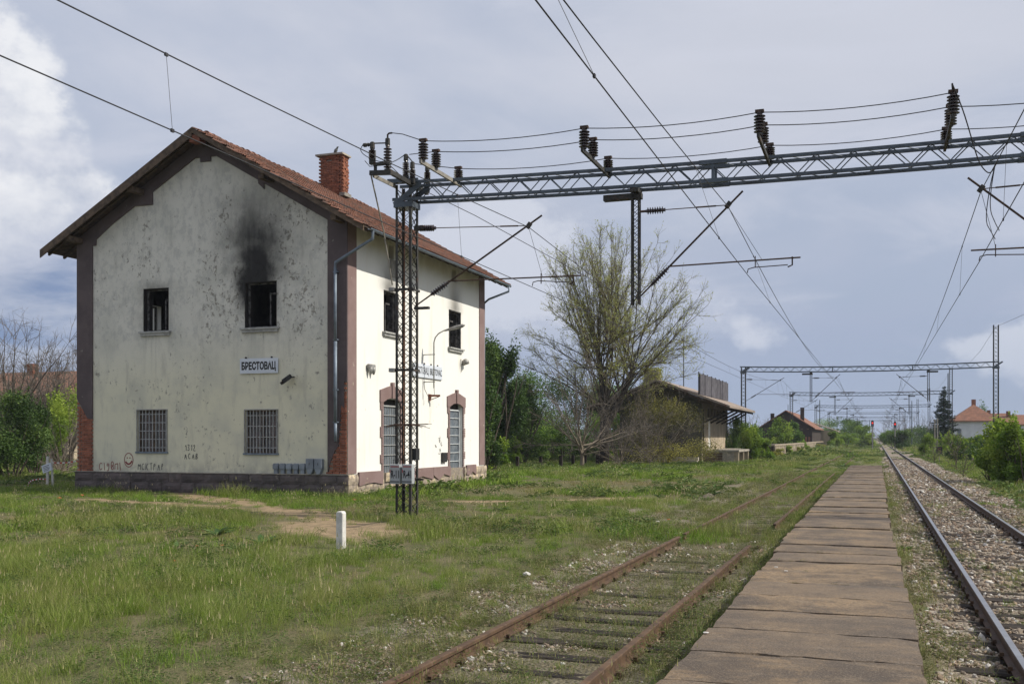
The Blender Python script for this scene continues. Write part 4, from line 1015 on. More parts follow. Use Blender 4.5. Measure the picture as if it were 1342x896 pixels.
# ================================================================== TRACKS AND PLATFORM
M['rail_rust'] = mat('rusty_rail', (.118, .072, .042), (.070, .043, .028), 6, rough=.8, bmp=.3, c3=(.17, .12, .085), s3=10, t3=(.6, .72))
M['rail_dark'] = mat('dark_rail', (.095, .060, .044), (.06, .042, .034), 6, rough=.75, bmp=.2)
M['rail_top'] = mat('polished_rail_head', (.46, .45, .44), (.34, .33, .32), 3, rough=.28, metal=.9)
M['sleeper'] = mat('old_oak_sleeper', (.055, .043, .034), (.025, .020, .017), 5, st=(.35, 2.5, 1), rough=.95, bmp=.9, bscale=18, rnd=.3, c3=(.16, .13, .10), s3=5, t3=(.6, .72))
M['slab'] = None
def slab_mat():
    m, nt, bs = newmat('platform_slab'); p = gpos(nt); x, y, z = xyz(nt, p); r = orand(nt)
    c = mixc(nt, noise(nt, p, 1.1, 8, .7, st=(1, 1.15, 1)).ramp(.38, .62), (.255, .172, .092), (.066, .047, .032))
    c = mixc(nt, noise(nt, p, 3.5, 7, .7, st=(.8, 1.6, 1), off=(4, 1, 0)).ramp(.5, .68) * .55, c, (.26, .20, .135))
    c = mixc(nt, noise(nt, p, 24, 6, .75, off=(2, 7, 0)).ramp(.47, .60) * .62, c, (.055, .043, .033))
    c = mixc(nt, r.ramp(.1, .9) * .5, c, (.115, .088, .066))
    c = mixc(nt, noise(nt, p, 60, 4, .7).ramp(.46, .7) * .45, c, (.33, .27, .205))
    c = mixc(nt, noise(nt, p, 85, 3, .7, off=(3, 3, 3)).ramp(.52, .66) * .75, c, (.04, .032, .027))
    c = mixc(nt, noise(nt, p, 1.7, 6, .7, off=(8, 1, 0), dist=1.5).ramp(.56, .66) * .35, c, (.055, .044, .036))
    setcol(nt, bs, c); bs.inputs['Roughness'].default_value = .92
    bump(nt, noise(nt, p, 45, 6, .7), bs, .6, .012); return m
M['slab'] = slab_mat()
def rail_prof(h=.14):
    w = .068
    return [(-.062, 0), (.062, 0), (.062, .012), (.014, .030), (.010, .09), (.035, .105), (.035, h - .006), (.028, h), (-.028, h), (-.035, h - .006), (-.035, .105), (-.010, .09), (-.014, .030), (-.062, .012)]
def rail(parent, x, y0, y1, ztop, ms, wob=0, steps=1, head=False):
    q = MB(); pr = rail_prof(); n = len(pr); ys = [y0 + (y1 - y0) * i / steps for i in range(steps + 1)]; r_ = random.Random(int(x * 100))
    vs = []
    for i, y in enumerate(ys):
        dx_ = math.sin(y * .13 + x) * wob
        vs += [(x + dx_ + a, y, ztop - .14 + b) for a, b in pr]
    fs = []; mi = []
    for i in range(steps):
        for j in range(n): fs.append((i * n + j, i * n + (j + 1) % n, (i + 1) * n + (j + 1) % n, (i + 1) * n + j)); mi.append(1 if head and j == 7 else 0)
    fs += [tuple(range(n))[::-1], tuple(range(steps * n, steps * n + n))]; mi += [0, 0]
    q.v, q.f, q.m = vs, fs, mi
    return q.build('rail', ms, parent)
mt = empty('railway_track', (1.89, 2, .15), kind='structure'); tag(mt, 'main track with polished rails on stony ballast')
st_ = empty('railway_track', (-2.93, 2, .05), kind='structure'); tag(st_, 'rusty side track half swallowed by grass')
for x in (1.136, 2.64): rail(mt, x, .5, 620, .15, [M['rail_dark'], M['rail_top']], head=True)
for x, y0_, y1_ in ((-3.674, 2, 20.2), (-3.71, 21.0, 78), (-2.186, 2, 19.0), (-2.20, 24, 60)): rail(st_, x, y0_, y1_, .05 if y0_ < 20 else .035, [M['rail_rust'], M['rail_rust']], wob=.012, steps=24, head=True)
for x in (-3.72, -2.22): rail(st_, x, 80, 300, .03, [M['rail_rust'], M['rail_rust']], steps=2)
def sleeper_mesh(seed, L=2.5, w=.23, h=.15):
    r_ = random.Random(seed); m_ = MB(); n = 6; vs = []
    for i in range(n + 1):
        x = -L / 2 + L * i / n; e = r_.uniform(-.012, .012)
        for (a, b) in ((-w / 2, -h), (w / 2, -h), (w / 2 + r_.uniform(-.01, .01), -.015), (w / 2 - .02, r_.uniform(-.012, .004)), (r_.uniform(-.02, .02), r_.uniform(-.016, -.004)), (-w / 2 + .02, r_.uniform(-.012, .004)), (-w / 2 + r_.uniform(-.01, .01), -.015)):
            vs.append((x + (r_.uniform(-.03, .03) if i in (0, n) else 0), a + e, b))
    fs = [(i * 7 + j, i * 7 + (j + 1) % 7, (i + 1) * 7 + (j + 1) % 7, (i + 1) * 7 + j) for i in range(n) for j in range(7)] + [tuple(range(7))[::-1], tuple(range(n * 7, n * 7 + 7))]
    return m_.add(vs, fs).mesh('sleeper', M['sleeper'])
SL_ = [sleeper_mesh(i) for i in range(4)]
pl = MB()
for s_ in (-1, 1):
    pl.box(-.09, .09, -.07, .07, 0, .014)
    pl.box(s_ * .05, s_ * .085, -.02, .02, .014, .05)
plm = pl.mesh('rail_fastening', M['rail_rust'])
y = 2.2; k = 0
while y < 104:
    o = piece('sleeper', SL_[rng.randrange(4)], mt, (1.89 + rng.uniform(-.03, .03), y, .008 + rng.uniform(-.012, .004)), (0, 0, rng.uniform(-.012, .012)))
    if y < 30:
        for x in (1.136, 2.64): piece('rail_fastening', plm, mt, (x, y, .004), None)
    y += .62
q = MB()
while y < 300: q.box(.65, 3.1, y - .11, y + .11, -.15, -.022); y += .62
tag(q.build('sleepers', M['sleeper'], mt), kind='stuff')
y = 4.1
while y < 46:
    if not (20 < y < 22):
        piece('sleeper', SL_[rng.randrange(4)], st_, (-2.98 + rng.uniform(-.08, .08), y, -.080 + rng.uniform(-.02, .012) - (.02 if y > 16 else 0)), (0, rng.uniform(-.010, .010), rng.uniform(-.07, .07)))
        if y < 20:
            for x in (-3.674, -2.186): piece('rail_fastening', plm, st_, (x, y, -.092), None)
    y += .66 + rng.uniform(-.04, .04)
# platform of loose concrete slabs
pf = empty('platform', (-.55, 3, 0), kind='structure'); tag(pf, 'low island platform of weathered brown concrete slabs')
def slab_mesh(seed, L):
    r_ = random.Random(seed); m_ = MB(); w = .87; h = .12; nx, ny = 10, 4; vs = []; 
    ch_ = [r_.random() for _ in range(40)]
    for lay in (0, 1):
        for j in range(ny + 1):
            for i in range(nx + 1):
                ex, ey = i in (0, nx), j in (0, ny)
                x = -w + 2 * w * i / nx; y = -L / 2 + L * j / ny; z = 0 if lay == 0 else -h
                if lay == 0:
                    if ey: y += (-1 if j else 1) * ch_[i + (20 if j else 0)] ** 4 * .075; z -= .004 + ch_[i] * .006
                    if ex: x += (-1 if i else 1) * ch_[j + 12] ** 2 * .03; z -= .005
                    z += r_.uniform(-.0015, .0015)
                vs.append((x, y, z))
    N = (nx + 1) * (ny + 1); fs = []
    for j in range(ny):
        for i in range(nx):
            a = j * (nx + 1) + i; fs += [(a, a + 1, a + nx + 2, a + nx + 1), (N + a, N + a + nx + 1, N + a + nx + 2, N + a + 1)]
    ring = [i for i in range(nx + 1)] + [j * (nx + 1) + nx for j in range(1, ny + 1)] + [ny * (nx + 1) + i for i in range(nx - 1, -1, -1)] + [j * (nx + 1) for j in range(ny - 1, 0, -1)]
    for a, b in zip(ring, ring[1:] + ring[:1]): fs.append((a, N + a, N + b, b))
    return m_.add(vs, fs).mesh('slab', M['slab'])
joints = [3.0, 4.02, 5.05, 6.1, 7.15, 8.18, 9.23, 10.28, 11.3, 12.4, 13.5, 14.66, 15.7, 16.8, 17.6, 18.9, 20.2, 21.9, 23.1, 24.3, 25.3, 26.3, 27.6, 29, 30.5, 31.6]
y = 31.7
while y < 66: joints.append(y + 1.05); y += 1.05
for i, (a, b) in enumerate(zip(joints, joints[1:])):
    L = b - a; me = slab_mesh(i, L - (.025 if a > 10 and rng.random() < .6 or a > 16 else .008))
    cx = -.548 + rng.uniform(-.022, .022) if a < 17.5 else -.612 + rng.uniform(-.02, .02)
    if 15.5 < a < 17: cx -= .02
    z = .32 + (rng.uniform(-.022, .012) if a > 12 else rng.uniform(-.004, .003))
    piece('slab', me, pf, (cx, (a + b) / 2, z), (rng.uniform(-.010, .010) if a > 12 else 0, rng.uniform(-.004, .004), rng.uniform(-.006, .006)), (1.03 if a > 30 else 1, 1, 1))
MB().box(-1.30, .18, 3.1, 65.9, -.2, .195).build('platform_bed', M['concrete'], pf)
# white marker post
pc = PG(447, 716, 0.0)
q = MB(); w = .07
q.prism([(-w, 0), (w, 0), (w, .66), (w * .7, .70), (-w * .7, .70), (-w, .66)], lambda u, v: (pc.x + u, pc.y - .07, pc.z - .05 + v), lambda u, v: (pc.x + u, pc.y + .07, pc.z - .05 + v))
tag(q.build('marker_post', M['white'], bevel=.012, base=tuple(pc)), 'short white stone marker post standing by the bare dirt path', 'post')
# ================================================================== GROUND
def vnoise(x, y, s, seed=0):
    """cheap smooth value noise, numpy arrays"""
    x = np.asarray(x, float) / s + seed * 17.3; y = np.asarray(y, float) / s + seed * 9.1
    xi = np.floor(x); yi = np.floor(y); fx = x - xi; fy = y - yi; fx = fx * fx * (3 - 2 * fx); fy = fy * fy * (3 - 2 * fy)
    def h(a, b):
        v = np.sin(a * 127.1 + b * 311.7 + seed * 74.7) * 43758.5453; return v - np.floor(v)
    return (h(xi, yi) * (1 - fx) + h(xi + 1, yi) * fx) * (1 - fy) + (h(xi, yi + 1) * (1 - fx) + h(xi + 1, yi + 1) * fx) * fy
def fbm(x, y, s, seed=0, o=4):
    t = 0; a = 1; n = 0
    for i in range(o): t = t + vnoise(x, y, s / 2 ** i, seed + i) * a; n += a; a *= .5
    return t / n
def ss(a, b, x): t = np.clip((np.asarray(x, float) - a) / (b - a), 0, 1); return t * t * (3 - 2 * t)
# bare earth patches as ground polylines with widths
PATHS = [([(-26.8, 33.0), (-17.6, 26.3), (-13.2, 22.7), (-11.4, 20.9), (-9.3, 19.7)], .62), ([(-12.2, 20.4), (-10.2, 19.3)], 1.3), ([(-12.5, 29.8), (-10.2, 31.0), (-7.6, 33.6)], .55), ([(-24.5, 31.0 - 4.2), (-21.0, 26.2), (-17, 24.6)], .45)]
GRAV = [([(-6.0, 28), (-5.2, 33), (-5.0, 41), (-4.8, 46)], .85), ([(-3.4, 29), (-2.4, 33.5)], .6), ([(-4.6, 24.5), (-5.2, 27.5)], .8), ([(-3.0, 23.5), (-2.6, 28)], .45)]
def segd(x, y, pts):
    dm = np.full(np.shape(x), 1e9)
    for (ax, ay), (bx_, by_) in zip(pts, pts[1:]):
        dx_, dy_ = bx_ - ax, by_ - ay; t = np.clip(((x - ax) * dx_ + (y - ay) * dy_) / (dx_ * dx_ + dy_ * dy_), 0, 1)
        dm = np.minimum(dm, np.hypot(x - ax - dx_ * t, y - ay - dy_ * t))
    return dm
def dirt_w(x, y):
    x = np.asarray(x, float); y = np.asarray(y, float)
    n = (fbm(x, y, 1.2, 3) - .5) * 2.6; w = np.zeros(np.shape(x))
    for pts, wd_ in PATHS: w = np.maximum(w, 1 - ss(.75, 1.25, segd(x, y, pts) / wd_ + n))
    return w * (x < -4.5)
def gravel_w(x, y):
    x = np.asarray(x, float); y = np.asarray(y, float)
    n = (fbm(x, y, 1.1, 5) - .5)
    main = ss(.34, .5, x + n * .4) * (1 - ss(3.9, 4.6, x + n * 1.6))
    side = ss(-5.15, -4.55, x + n * 1.4) * (1 - ss(-1.75, -1.5, x + n * .6)) * (1 - ss(19.5, 22.5, y + n * 5)) * .95 * (.35 + .65 * ss(.40, .58, fbm(x, y, 1.0, 51)) * (x < -3.9) + .65 * (x >= -3.9))
    g = np.maximum(main, side)
    for pts, wd_ in GRAV: g = np.maximum(g, .85 * (1 - ss(.6, 1.3, segd(x, y, pts) / wd_ + n * 1.8)))
    return g
def gz(x, y):
    x = np.asarray(x, float); y = np.asarray(y, float)
    z = (fbm(x, y, 7, 1) - .5) * .14 + (fbm(x, y, 1.3, 2) - .5) * .05
    z = z * (1 - np.exp(-((x + 3) / 3.2) ** 2) * .8) - .02
    side = np.exp(-((x + 2.9) / 1.6) ** 4); z = z * (1 - side) + side * (-.10 + (fbm(x, y, .5, 4) - .5) * .03)
    plat = ss(-1.7, -1.35, x) * (1 - ss(.3, .62, x)); z = z * (1 - plat) + plat * .05
    main = ss(.55, .95, x) * (1 - ss(3.2, 4.4, x)); z = z * (1 - main) + main * (-.012 + (fbm(x, y, .45, 6) - .5) * .05)
    z = z - np.exp(-((x - 4.9) / .7) ** 2) * .10
    rail_cut = np.exp(-((np.abs(x - 1.89) - .75) / .10) ** 2) * .04 * main
    z = z - rail_cut
    farz = ss(60, 200, np.hypot(x, y)); z = z * (1 - farz * .5)
    return z
def axis(lo, hi, step, far_, k=1.35):
    a = list(np.arange(lo, hi + 1e-6, step)); s = step; v = hi
    while v < far_: s *= k; v += s; a.append(v)
    s = step; v = lo
    while v > -far_: s *= k; v -= s; a.insert(0, v)
    return np.array(a)
ax_ = np.concatenate([axis(-45, -6, .35, 4200)[axis(-45, -6, .35, 4200) < -6], np.arange(-6, 5.5, .1), axis(5.5, 9, .35, 4200)[axis(5.5, 9, .35, 4200) >= 5.5]])
ay_ = axis(1, 60, .22, 4200, 1.12); ay_ = ay_[ay_ > -60]
GX, GYY = np.meshgrid(ax_, ay_); GZ = gz(GX, GYY)
# dip under the building footing is not needed: the footing cuts through the sheet
V = np.stack([GX.ravel(), GYY.ravel(), GZ.ravel()], 1); nx_, ny_ = len(ax_), len(ay_)
idx = np.arange(nx_ * ny_).reshape(ny_, nx_)
F = np.stack([idx[:-1, :-1], idx[:-1, 1:], idx[1:, 1:], idx[1:, :-1]], -1).reshape(-1, 4)
def np_mesh(name, V, F, attrs=None, k=4):
    me = bpy.data.meshes.new(name); me.vertices.add(len(V)); me.vertices.foreach_set('co', V.astype(np.float32).ravel())
    me.loops.add(F.size); me.loops.foreach_set('vertex_index', F.astype(np.int32).ravel())
    me.polygons.add(len(F)); me.polygons.foreach_set('loop_start', np.arange(0, F.size, k, dtype=np.int32)); 
    for n, v in (attrs or {}).items():
        at = me.attributes.new(n, 'FLOAT', 'POINT'); at.data.foreach_set('value', np.asarray(v, np.float32).ravel())
    me.update(calc_edges=True); return me
def ground_mat():
    m, nt, bs = newmat('field_soil'); p = gpos(nt); x, y, z = xyz(nt, p)
    g = attr(nt, 'gravel'); dr = attr(nt, 'dirt'); far_ = y.ramp(45, 110)
    soil = mixc(nt, noise(nt, p, 1.2, 6, .6).ramp(.4, .62), (.085, .090, .036), (.14, .12, .065))
    soil = mixc(nt, noise(nt, p, 9, 5, .7).ramp(.45, .7) * .6, soil, (.055, .065, .025))
    farc = mixc(nt, noise(nt, p, .16, 6, .65).ramp(.40, .62), (.11, .14, .042), (.16, .145, .08))
    soil = mixc(nt, far_, soil, farc)
    dirt = mixc(nt, noise(nt, p, 4, 6, .7).ramp(.4, .65), (.33, .245, .150), (.20, .15, .09))
    soil = mixc(nt, noise(nt, p, 55, 5, .7).ramp(.50, .62) * .65, soil, (.24, .21, .12))
    soil = mixc(nt, noise(nt, p, 38, 5, .7, off=(5, 2, 1)).ramp(.52, .64) * .8, soil, (.030, .040, .012))
    dirt = mixc(nt, noise(nt, p, 30, 6, .75).ramp(.50, .64) * .6, dirt, (.13, .10, .06))
    c = mixc(nt, dr, soil, dirt)
    vo = nt.nodes.new('ShaderNodeTexVoronoi'); vo.inputs['Scale'].default_value = 26; nt.links.new(p.k, vo.inputs['Vector'])
    vcol = xyz(nt, E(nt, vo.outputs['Color']))[0]
    gr = mixc(nt, vcol, (.13, .105, .08), (.40, .35, .29))
    gr = mixc(nt, noise(nt, p, 1.4, 5, .6).ramp(.42, .66) * .5, gr, (.22, .165, .11))
    gr = mixc(nt, noise(nt, p, 6, 5, .7, off=(3, 1, 1)).ramp(.58, .70) * .4, gr, (.09, .11, .035))
    gr = mixc(nt, x.ramp(-1.2, -2.0) * (x.ramp(-3.7, -4.1) * -.4 + .62), gr, (.085, .080, .040))
    c = mixc(nt, g, c, gr)
    setcol(nt, bs, c); bs.inputs['Roughness'].default_value = .97; bs.inputs['Specular IOR Level'].default_value = .15
    h = E(nt, vo.outputs['Distance']) * -1.2 * g + noise(nt, p, 14, 5, .7)
    bump(nt, h, bs, .8, .03); return m
me = np_mesh('ground', V, F, {'gravel': gravel_w(GX, GYY), 'dirt': dirt_w(GX, GYY)}); me.materials.append(ground_mat())
me.polygons.foreach_set('use_smooth', [True] * len(F))
go = bpy.data.objects.new('ground', me); col.objects.link(go); tag(go, 'grassy field and track bed', kind='structure')

# ================================================================== SCATTER
def veg_mat(name, c1, c2, c3=None, sc_=.5, trans=.35, tint='tint', rnd=.25, rough=.6):
    m, nt, bs = newmat(name); p = gpos(nt)
    c = mixc(nt, noise(nt, p, sc_, 5, .6).ramp(.36, .64), c1, c2)
    if c3: c = mixc(nt, attr(nt, tint).ramp(.62, .95), c, c3)
    v = attr(nt, tint) * (2 * rnd) + (1 - rnd)
    cc = nt.nodes.new('ShaderNodeCombineColor')
    for i in range(3): nt.links.new(v.k, cc.inputs[i])
    c = mixc(nt, 1.0, c, E(nt, cc.outputs[0]), 'MULTIPLY')
    setcol(nt, bs, c); bs.inputs['Roughness'].default_value = rough; bs.inputs['Specular IOR Level'].default_value = .25
    if trans:
        tr = nt.nodes.new('ShaderNodeBsdfTranslucent'); nt.links.new(c.k, tr.inputs[0]); mx = nt.nodes.new('ShaderNodeMixShader'); mx.inputs[0].default_value = trans
        nt.links.new(bs.outputs[0], mx.inputs[1]); nt.links.new(tr.outputs[0], mx.inputs[2]); nt.links.new(mx.outputs[0], nt.nodes['Material Output'].inputs[0])
    return m
M['g_lush'] = veg_mat('lush_grass', (.145, .275, .022), (.200, .288, .040), (.26, .30, .07), .35, .4, rnd=.45)
M['g_tall'] = veg_mat('tall_grass', (.175, .262, .036), (.250, .278, .068), (.30, .28, .13), .30, .4, rnd=.45)
M['g_dry'] = veg_mat('dry_grass', (.20, .210, .058), (.27, .225, .095), (.35, .29, .16), .4, .3, rnd=.45)
M['g_weed'] = veg_mat('broad_weed', (.085, .145, .032), (.115, .17, .042), (.16, .18, .06), .8, .3, rnd=.3)
M['g_track'] = veg_mat('track_weed', (.14, .165, .045), (.17, .17, .07), (.24, .20, .11), 1.0, .35, rnd=.3)
M['g_straw'] = veg_mat('dead_stalk', (.36, .30, .18), (.26, .22, .13), (.42, .36, .22), 1.0, .3, rnd=.3)
nr = np.random.RandomState(11)
def blades(n, rad, h0, h1, w, lean=.5, seed=0, seg=3, heads=0.0):
    r = np.random.RandomState(seed); V = []; F = []; T = []
    for i in range(n):
        a = r.rand() * 6.283; rr = rad * math.sqrt(r.rand()); x, y = rr * math.cos(a), rr * math.sin(a); h = h0 + (h1 - h0) * r.rand() ** 1.3
        la = r.rand() * 6.283; ln = lean * h * (.3 + r.rand()); fa = r.rand() * 3.1416; wx, wy = math.cos(fa) * w / 2, math.sin(fa) * w / 2; t = r.rand(); b = len(V)
        for k in range(seg):
            s = k / seg; q = s ** 1.8; px, py, pz = x + math.cos(la) * ln * q, y + math.sin(la) * ln * q, h * s * (1 - .15 * s)
            ww = 1 - s * .45
            V += [(px - wx * ww, py - wy * ww, pz), (px + wx * ww, py + wy * ww, pz)]; T += [t * (1 - .2 * (1 - s))] * 2
        V.append((x + math.cos(la) * ln, y + math.sin(la) * ln, h * .88)); T.append(t)
        for k in range(seg - 1): F.append((b + 2 * k, b + 2 * k + 1, b + 2 * k + 3, b + 2 * k + 2))
        F.append((b + 2 * seg - 2, b + 2 * seg - 1, b + 2 * seg))
        if r.rand() < heads:
            b = len(V); px, py, pz = x + math.cos(la) * ln, y + math.sin(la) * ln, h * .88; hw = w * 1.6
            V += [(px - hw, py, pz), (px, py - hw, pz + .02), (px + hw, py, pz + .01), (px, py, pz + .075)]; T += [.97] * 4; F += [(b, b + 1, b + 3), (b + 1, b + 2, b + 3), (b + 2, b, b + 3)]
    return V, F, T
def leafy(n, rad, h, lw, ll, seed=0):
    r = np.random.RandomState(seed); V = []; F = []; T = []
    for i in range(n):
        a = r.rand() * 6.283; rr = rad * math.sqrt(r.rand()); z = h * (.15 + .85 * r.rand()); x, y = rr * math.cos(a), rr * math.sin(a)
        d_ = np.array([math.cos(a + r.randn() * .6), math.sin(a + r.randn() * .6), r.uniform(-.2, .6)]); d_ /= np.linalg.norm(d_)
        s = np.cross(d_, [0, 0, 1]); s /= np.linalg.norm(s) + 1e-6; c = np.array([x, y, z]); L = ll * r.uniform(.6, 1.2); w = lw * r.uniform(.6, 1.2); up = np.cross(s, d_) * w * .3; t = r.rand(); b = len(V)
        for p in (c, c + d_ * L * .45 + s * w * .5 + up, c + d_ * L + np.array([0, 0, -.1 * L]), c + d_ * L * .45 - s * w * .5 + up): V.append(tuple(p)); T.append(t)
        F += [(b, b + 1, b + 2), (b, b + 2, b + 3)]
    return V, F, T
def clump(name, vft, m):
    V, F, T = vft; me = bpy.data.meshes.new(name); me.from_pydata(V, [], F); at = me.attributes.new('tint', 'FLOAT', 'POINT'); at.data.foreach_set('value', T); me.materials.append(m)
    return bpy.data.objects.new(name, me)
def scatter(name, objs, X, Y, Z, idx, rot, scl, label, tilt=None, kind='stuff'):
    cl = bpy.data.collections.new(name + '_shapes')
    for i, o in enumerate(objs): o.name = '%s_shape_%02d' % (name, i); cl.objects.link(o)
    n = len(X); me = bpy.data.meshes.new(name); me.vertices.add(n); me.vertices.foreach_set('co', np.stack([X, Y, Z], 1).astype(np.float32).ravel())
    a = me.attributes.new('pick', 'INT', 'POINT'); a.data.foreach_set('value', np.asarray(idx, np.int32))
    a = me.attributes.new('turn', 'FLOAT_VECTOR', 'POINT'); rt_ = np.zeros((n, 3), np.float32); rt_[:, 2] = rot
    if tilt is not None: rt_[:, 0] = tilt[0]; rt_[:, 1] = tilt[1]
    a.data.foreach_set('vector', rt_.ravel())
    a = me.attributes.new('size', 'FLOAT', 'POINT'); a.data.foreach_set('value', np.asarray(scl, np.float32))
    o = bpy.data.objects.new(name, me); col.objects.link(o)
    ng = bpy.data.node_groups.new(name, 'GeometryNodeTree'); ng.interface.new_socket('Geometry', in_out='INPUT', socket_type='NodeSocketGeometry'); ng.interface.new_socket('Geometry', in_out='OUTPUT', socket_type='NodeSocketGeometry')
    N = ng.nodes; L = ng.links; gi = N.new('NodeGroupInput'); gout = N.new('NodeGroupOutput')
    mp = N.new('GeometryNodeMeshToPoints'); L.new(gi.outputs[0], mp.inputs[0])
    ip = N.new('GeometryNodeInstanceOnPoints'); L.new(mp.outputs[0], ip.inputs['Points'])
    ci = N.new('GeometryNodeCollectionInfo'); ci.inputs[0].default_value = cl; ci.inputs['Separate Children'].default_value = True; ci.inputs['Reset Children'].default_value = True
    L.new(ci.outputs[0], ip.inputs['Instance']); ip.inputs['Pick Instance'].default_value = True
    def na(nm, ty):
        k = N.new('GeometryNodeInputNamedAttribute'); k.data_type = ty; k.inputs[0].default_value = nm; return [s for s in k.outputs if s.enabled][0]
    L.new(na('pick', 'INT'), ip.inputs['Instance Index']); L.new(na('size', 'FLOAT'), ip.inputs['Scale'])
    e2r = N.new('FunctionNodeEulerToRotation'); L.new(na('turn', 'FLOAT_VECTOR'), e2r.inputs[0]); L.new(e2r.outputs[0], ip.inputs['Rotation'])
    L.new(ip.outputs[0], gout.inputs[0])
    md = o.modifiers.new('scatter', 'NODES'); md.node_group = ng
    tag(o, label, kind=kind); return o
def grass_keep(x, y):
    """probability of a grass clump at x, y and a height factor"""
    k = np.ones_like(x)
    pl_ = (x > -1.46) & (x < .36) & (y < 66.2); k[pl_] = 0
    k *= 1 - .78 * dirt_w(x, y); g = gravel_w(x, y); k *= np.where(x < -4.2, 1 - .45 * g, np.where(x < -1.8, 1 - 1.04 * g, 1 - .93 * g).clip(0))
    k[(x > .3) & (x < 1.0) & (y < 40)] *= .22; k[(x > X0 - .05) & (x < X1 + .1) & (y > Y0 - .12) & (y < Y1)] = 0
    k[(x > -20) & (x < -12.9) & (y > 80.4) & (y < 97.5)] = 0
    return k
def view_ok(x, y, m=1.5):
    Zc = -SN * x + CS * y; Xc = CS * x + SN * y; return (Zc > 1.5) & (np.abs(Xc) < Zc * .52 + m)
bands = [(3.0, 15.0, 42, 0), (15, 32, 8.5, 1), (32, 110, 1.3, 2), (110, 330, .16, 3)]
TP = []
spec = [(.15, 1.0, .0045, 46), (.30, 1.0, .008, 80), (.75, 1.1, .022, 120), (2.2, 1.6, .07, 150)]
for (rad, hs, w, n) in spec:
    for s in range(2): TP.append(clump('a', blades(n, rad, .10 * hs, .26 * hs, w, .5, 10 + s), M['g_lush']))
    for s in range(2): TP.append(clump('b', blades(n, rad, .14 * hs, .40 * hs, w * .85, .5, 20 + s, heads=.02), M['g_tall']))
    TP.append(clump('c', blades(int(n * .9), rad, .05 * hs, .16 * hs, w, .8, 30), M['g_dry']))
    TP.append(clump('d', leafy(int(n * .8), rad, .16 * hs, w * 4.5, w * 11, 40), M['g_weed']))
    TP.append(clump('e', blades(max(7, n // 6), rad, .22 * hs, .52 * hs, w * .7, .7, 45, heads=.35), M['g_straw']))
PX_, PY_, PI_, PS_ = [], [], [], []
for bi, (y0, y1, dens, lv) in enumerate(bands):
    x0 = -y1 * 1.02 - 2; x1 = min(y1 * .25 + 2, 26)
    n = int((x1 - x0) * (y1 - y0) * dens); x = nr.uniform(x0, x1, n); y = nr.uniform(y0, y1, n)
    ok = view_ok(x, y); x, y = x[ok], y[ok]
    pr_ = grass_keep(x, y) * (1 - .12 * ss(.52, .64, fbm(x, y, 3, 8)))
    # thin strip between the platform and the rails
    ok = nr.rand(len(x)) < pr_; x, y = x[ok], y[ok]
    tall = fbm(x, y, 3.4, 9); dry = fbm(x, y, 5.0, 12); lush = fbm(x, y, 2.2, 14)
    nearsh = np.exp(-(dirt_w(x, y) * 1.0)); 
    foot = ((y > 25) & (y < 31.2) & (x < -15))                    # fresh green in front of the gable
    t = np.full(len(x), 0); r = nr.rand(len(x))
    field = (x < -5)
    t = np.where(r < .45, nr.randint(0, 2, len(x)), nr.randint(2, 4, len(x)))
    t = np.where((dry > .55) & (r > .35), 4, t); t = np.where((tall > .52) & (r > .25), nr.randint(2, 4, len(x)), t)
    t = np.where((lush > .60) & (r > .5), 5, t); t = np.where(foot & (r < .85), nr.randint(0, 2, len(x)), t)
    t = np.where((y > 32) & (y < 60) & (x > -14) & (x < -3) & (r < .75) & (fbm(x, y, 6, 21) > .36), 4, t)
    t = np.where((y > 46) & (x < -9) & (r < .85), nr.randint(0, 2, len(x)), t)
    s = .38 + .85 * tall; nd_ = np.maximum(dirt_w(x, y + 1.0), dirt_w(x, y + .5)); s = np.where(t == 4, s * 1.0, s); s = s * (1 - .5 * np.maximum(nd_, dirt_w(x + .2, y))); s = np.where(np.hypot(x - pc.x, (y - pc.y + .7) * .6) < .8, s * .38, s); s = np.where(((x > X1) & (x < X1 + 1.6) & (y > 30.5) & (y < 44)), s * 1.6, s); s = np.where(foot & (y > 29.6), s * 1.35, s); t = np.where(((x > X1) & (x < X1 + 2.2) & (y > 30) & (y < 45)), nr.randint(0, 2, len(x)), t)
    s = np.where((x > -5.4) & (x < 4.5), s * .55, s); s = np.where((x > -8.0) & (x < -5.4) & (y < 20), s * .75, s); s = np.where(x < -5.5, s * (1.0 + .1 * (y < 20)), s)
    s = np.where((x > -1.9) & (x < -1.3), s * 1.25, s); s = np.where((y > 20) & (y < 22.4) & (x < -2.9) & (x > -8.5), np.maximum(s, 1.0) * 1.15, s)
    s = np.where((y > 32) & (y < 60) & (t == 4), s * .8, s)
    PX_.append(x); PY_.append(y); t = np.where(nr.rand(len(x)) < .05, 6, t); t = np.where((nr.rand(len(x)) < .10 + .25 * ss(.55, .65, fbm(x, y, 1.7, 61))) & (t != 6), 5, t)
    PI_.append(t + lv * 7); PS_.append(s * nr.uniform(.75, 1.25, len(x)))
x, y, i_, s = map(np.concatenate, (PX_, PY_, PI_, PS_))
print('grass clumps', len(x))
tl = (nr.randn(len(x)) * .12, nr.randn(len(x)) * .12)
scatter('meadow_grass', TP, x, y, gz(x, y) - .01, i_, nr.rand(len(x)) * 6.28, s, 'uneven spring grass over the field', tl)
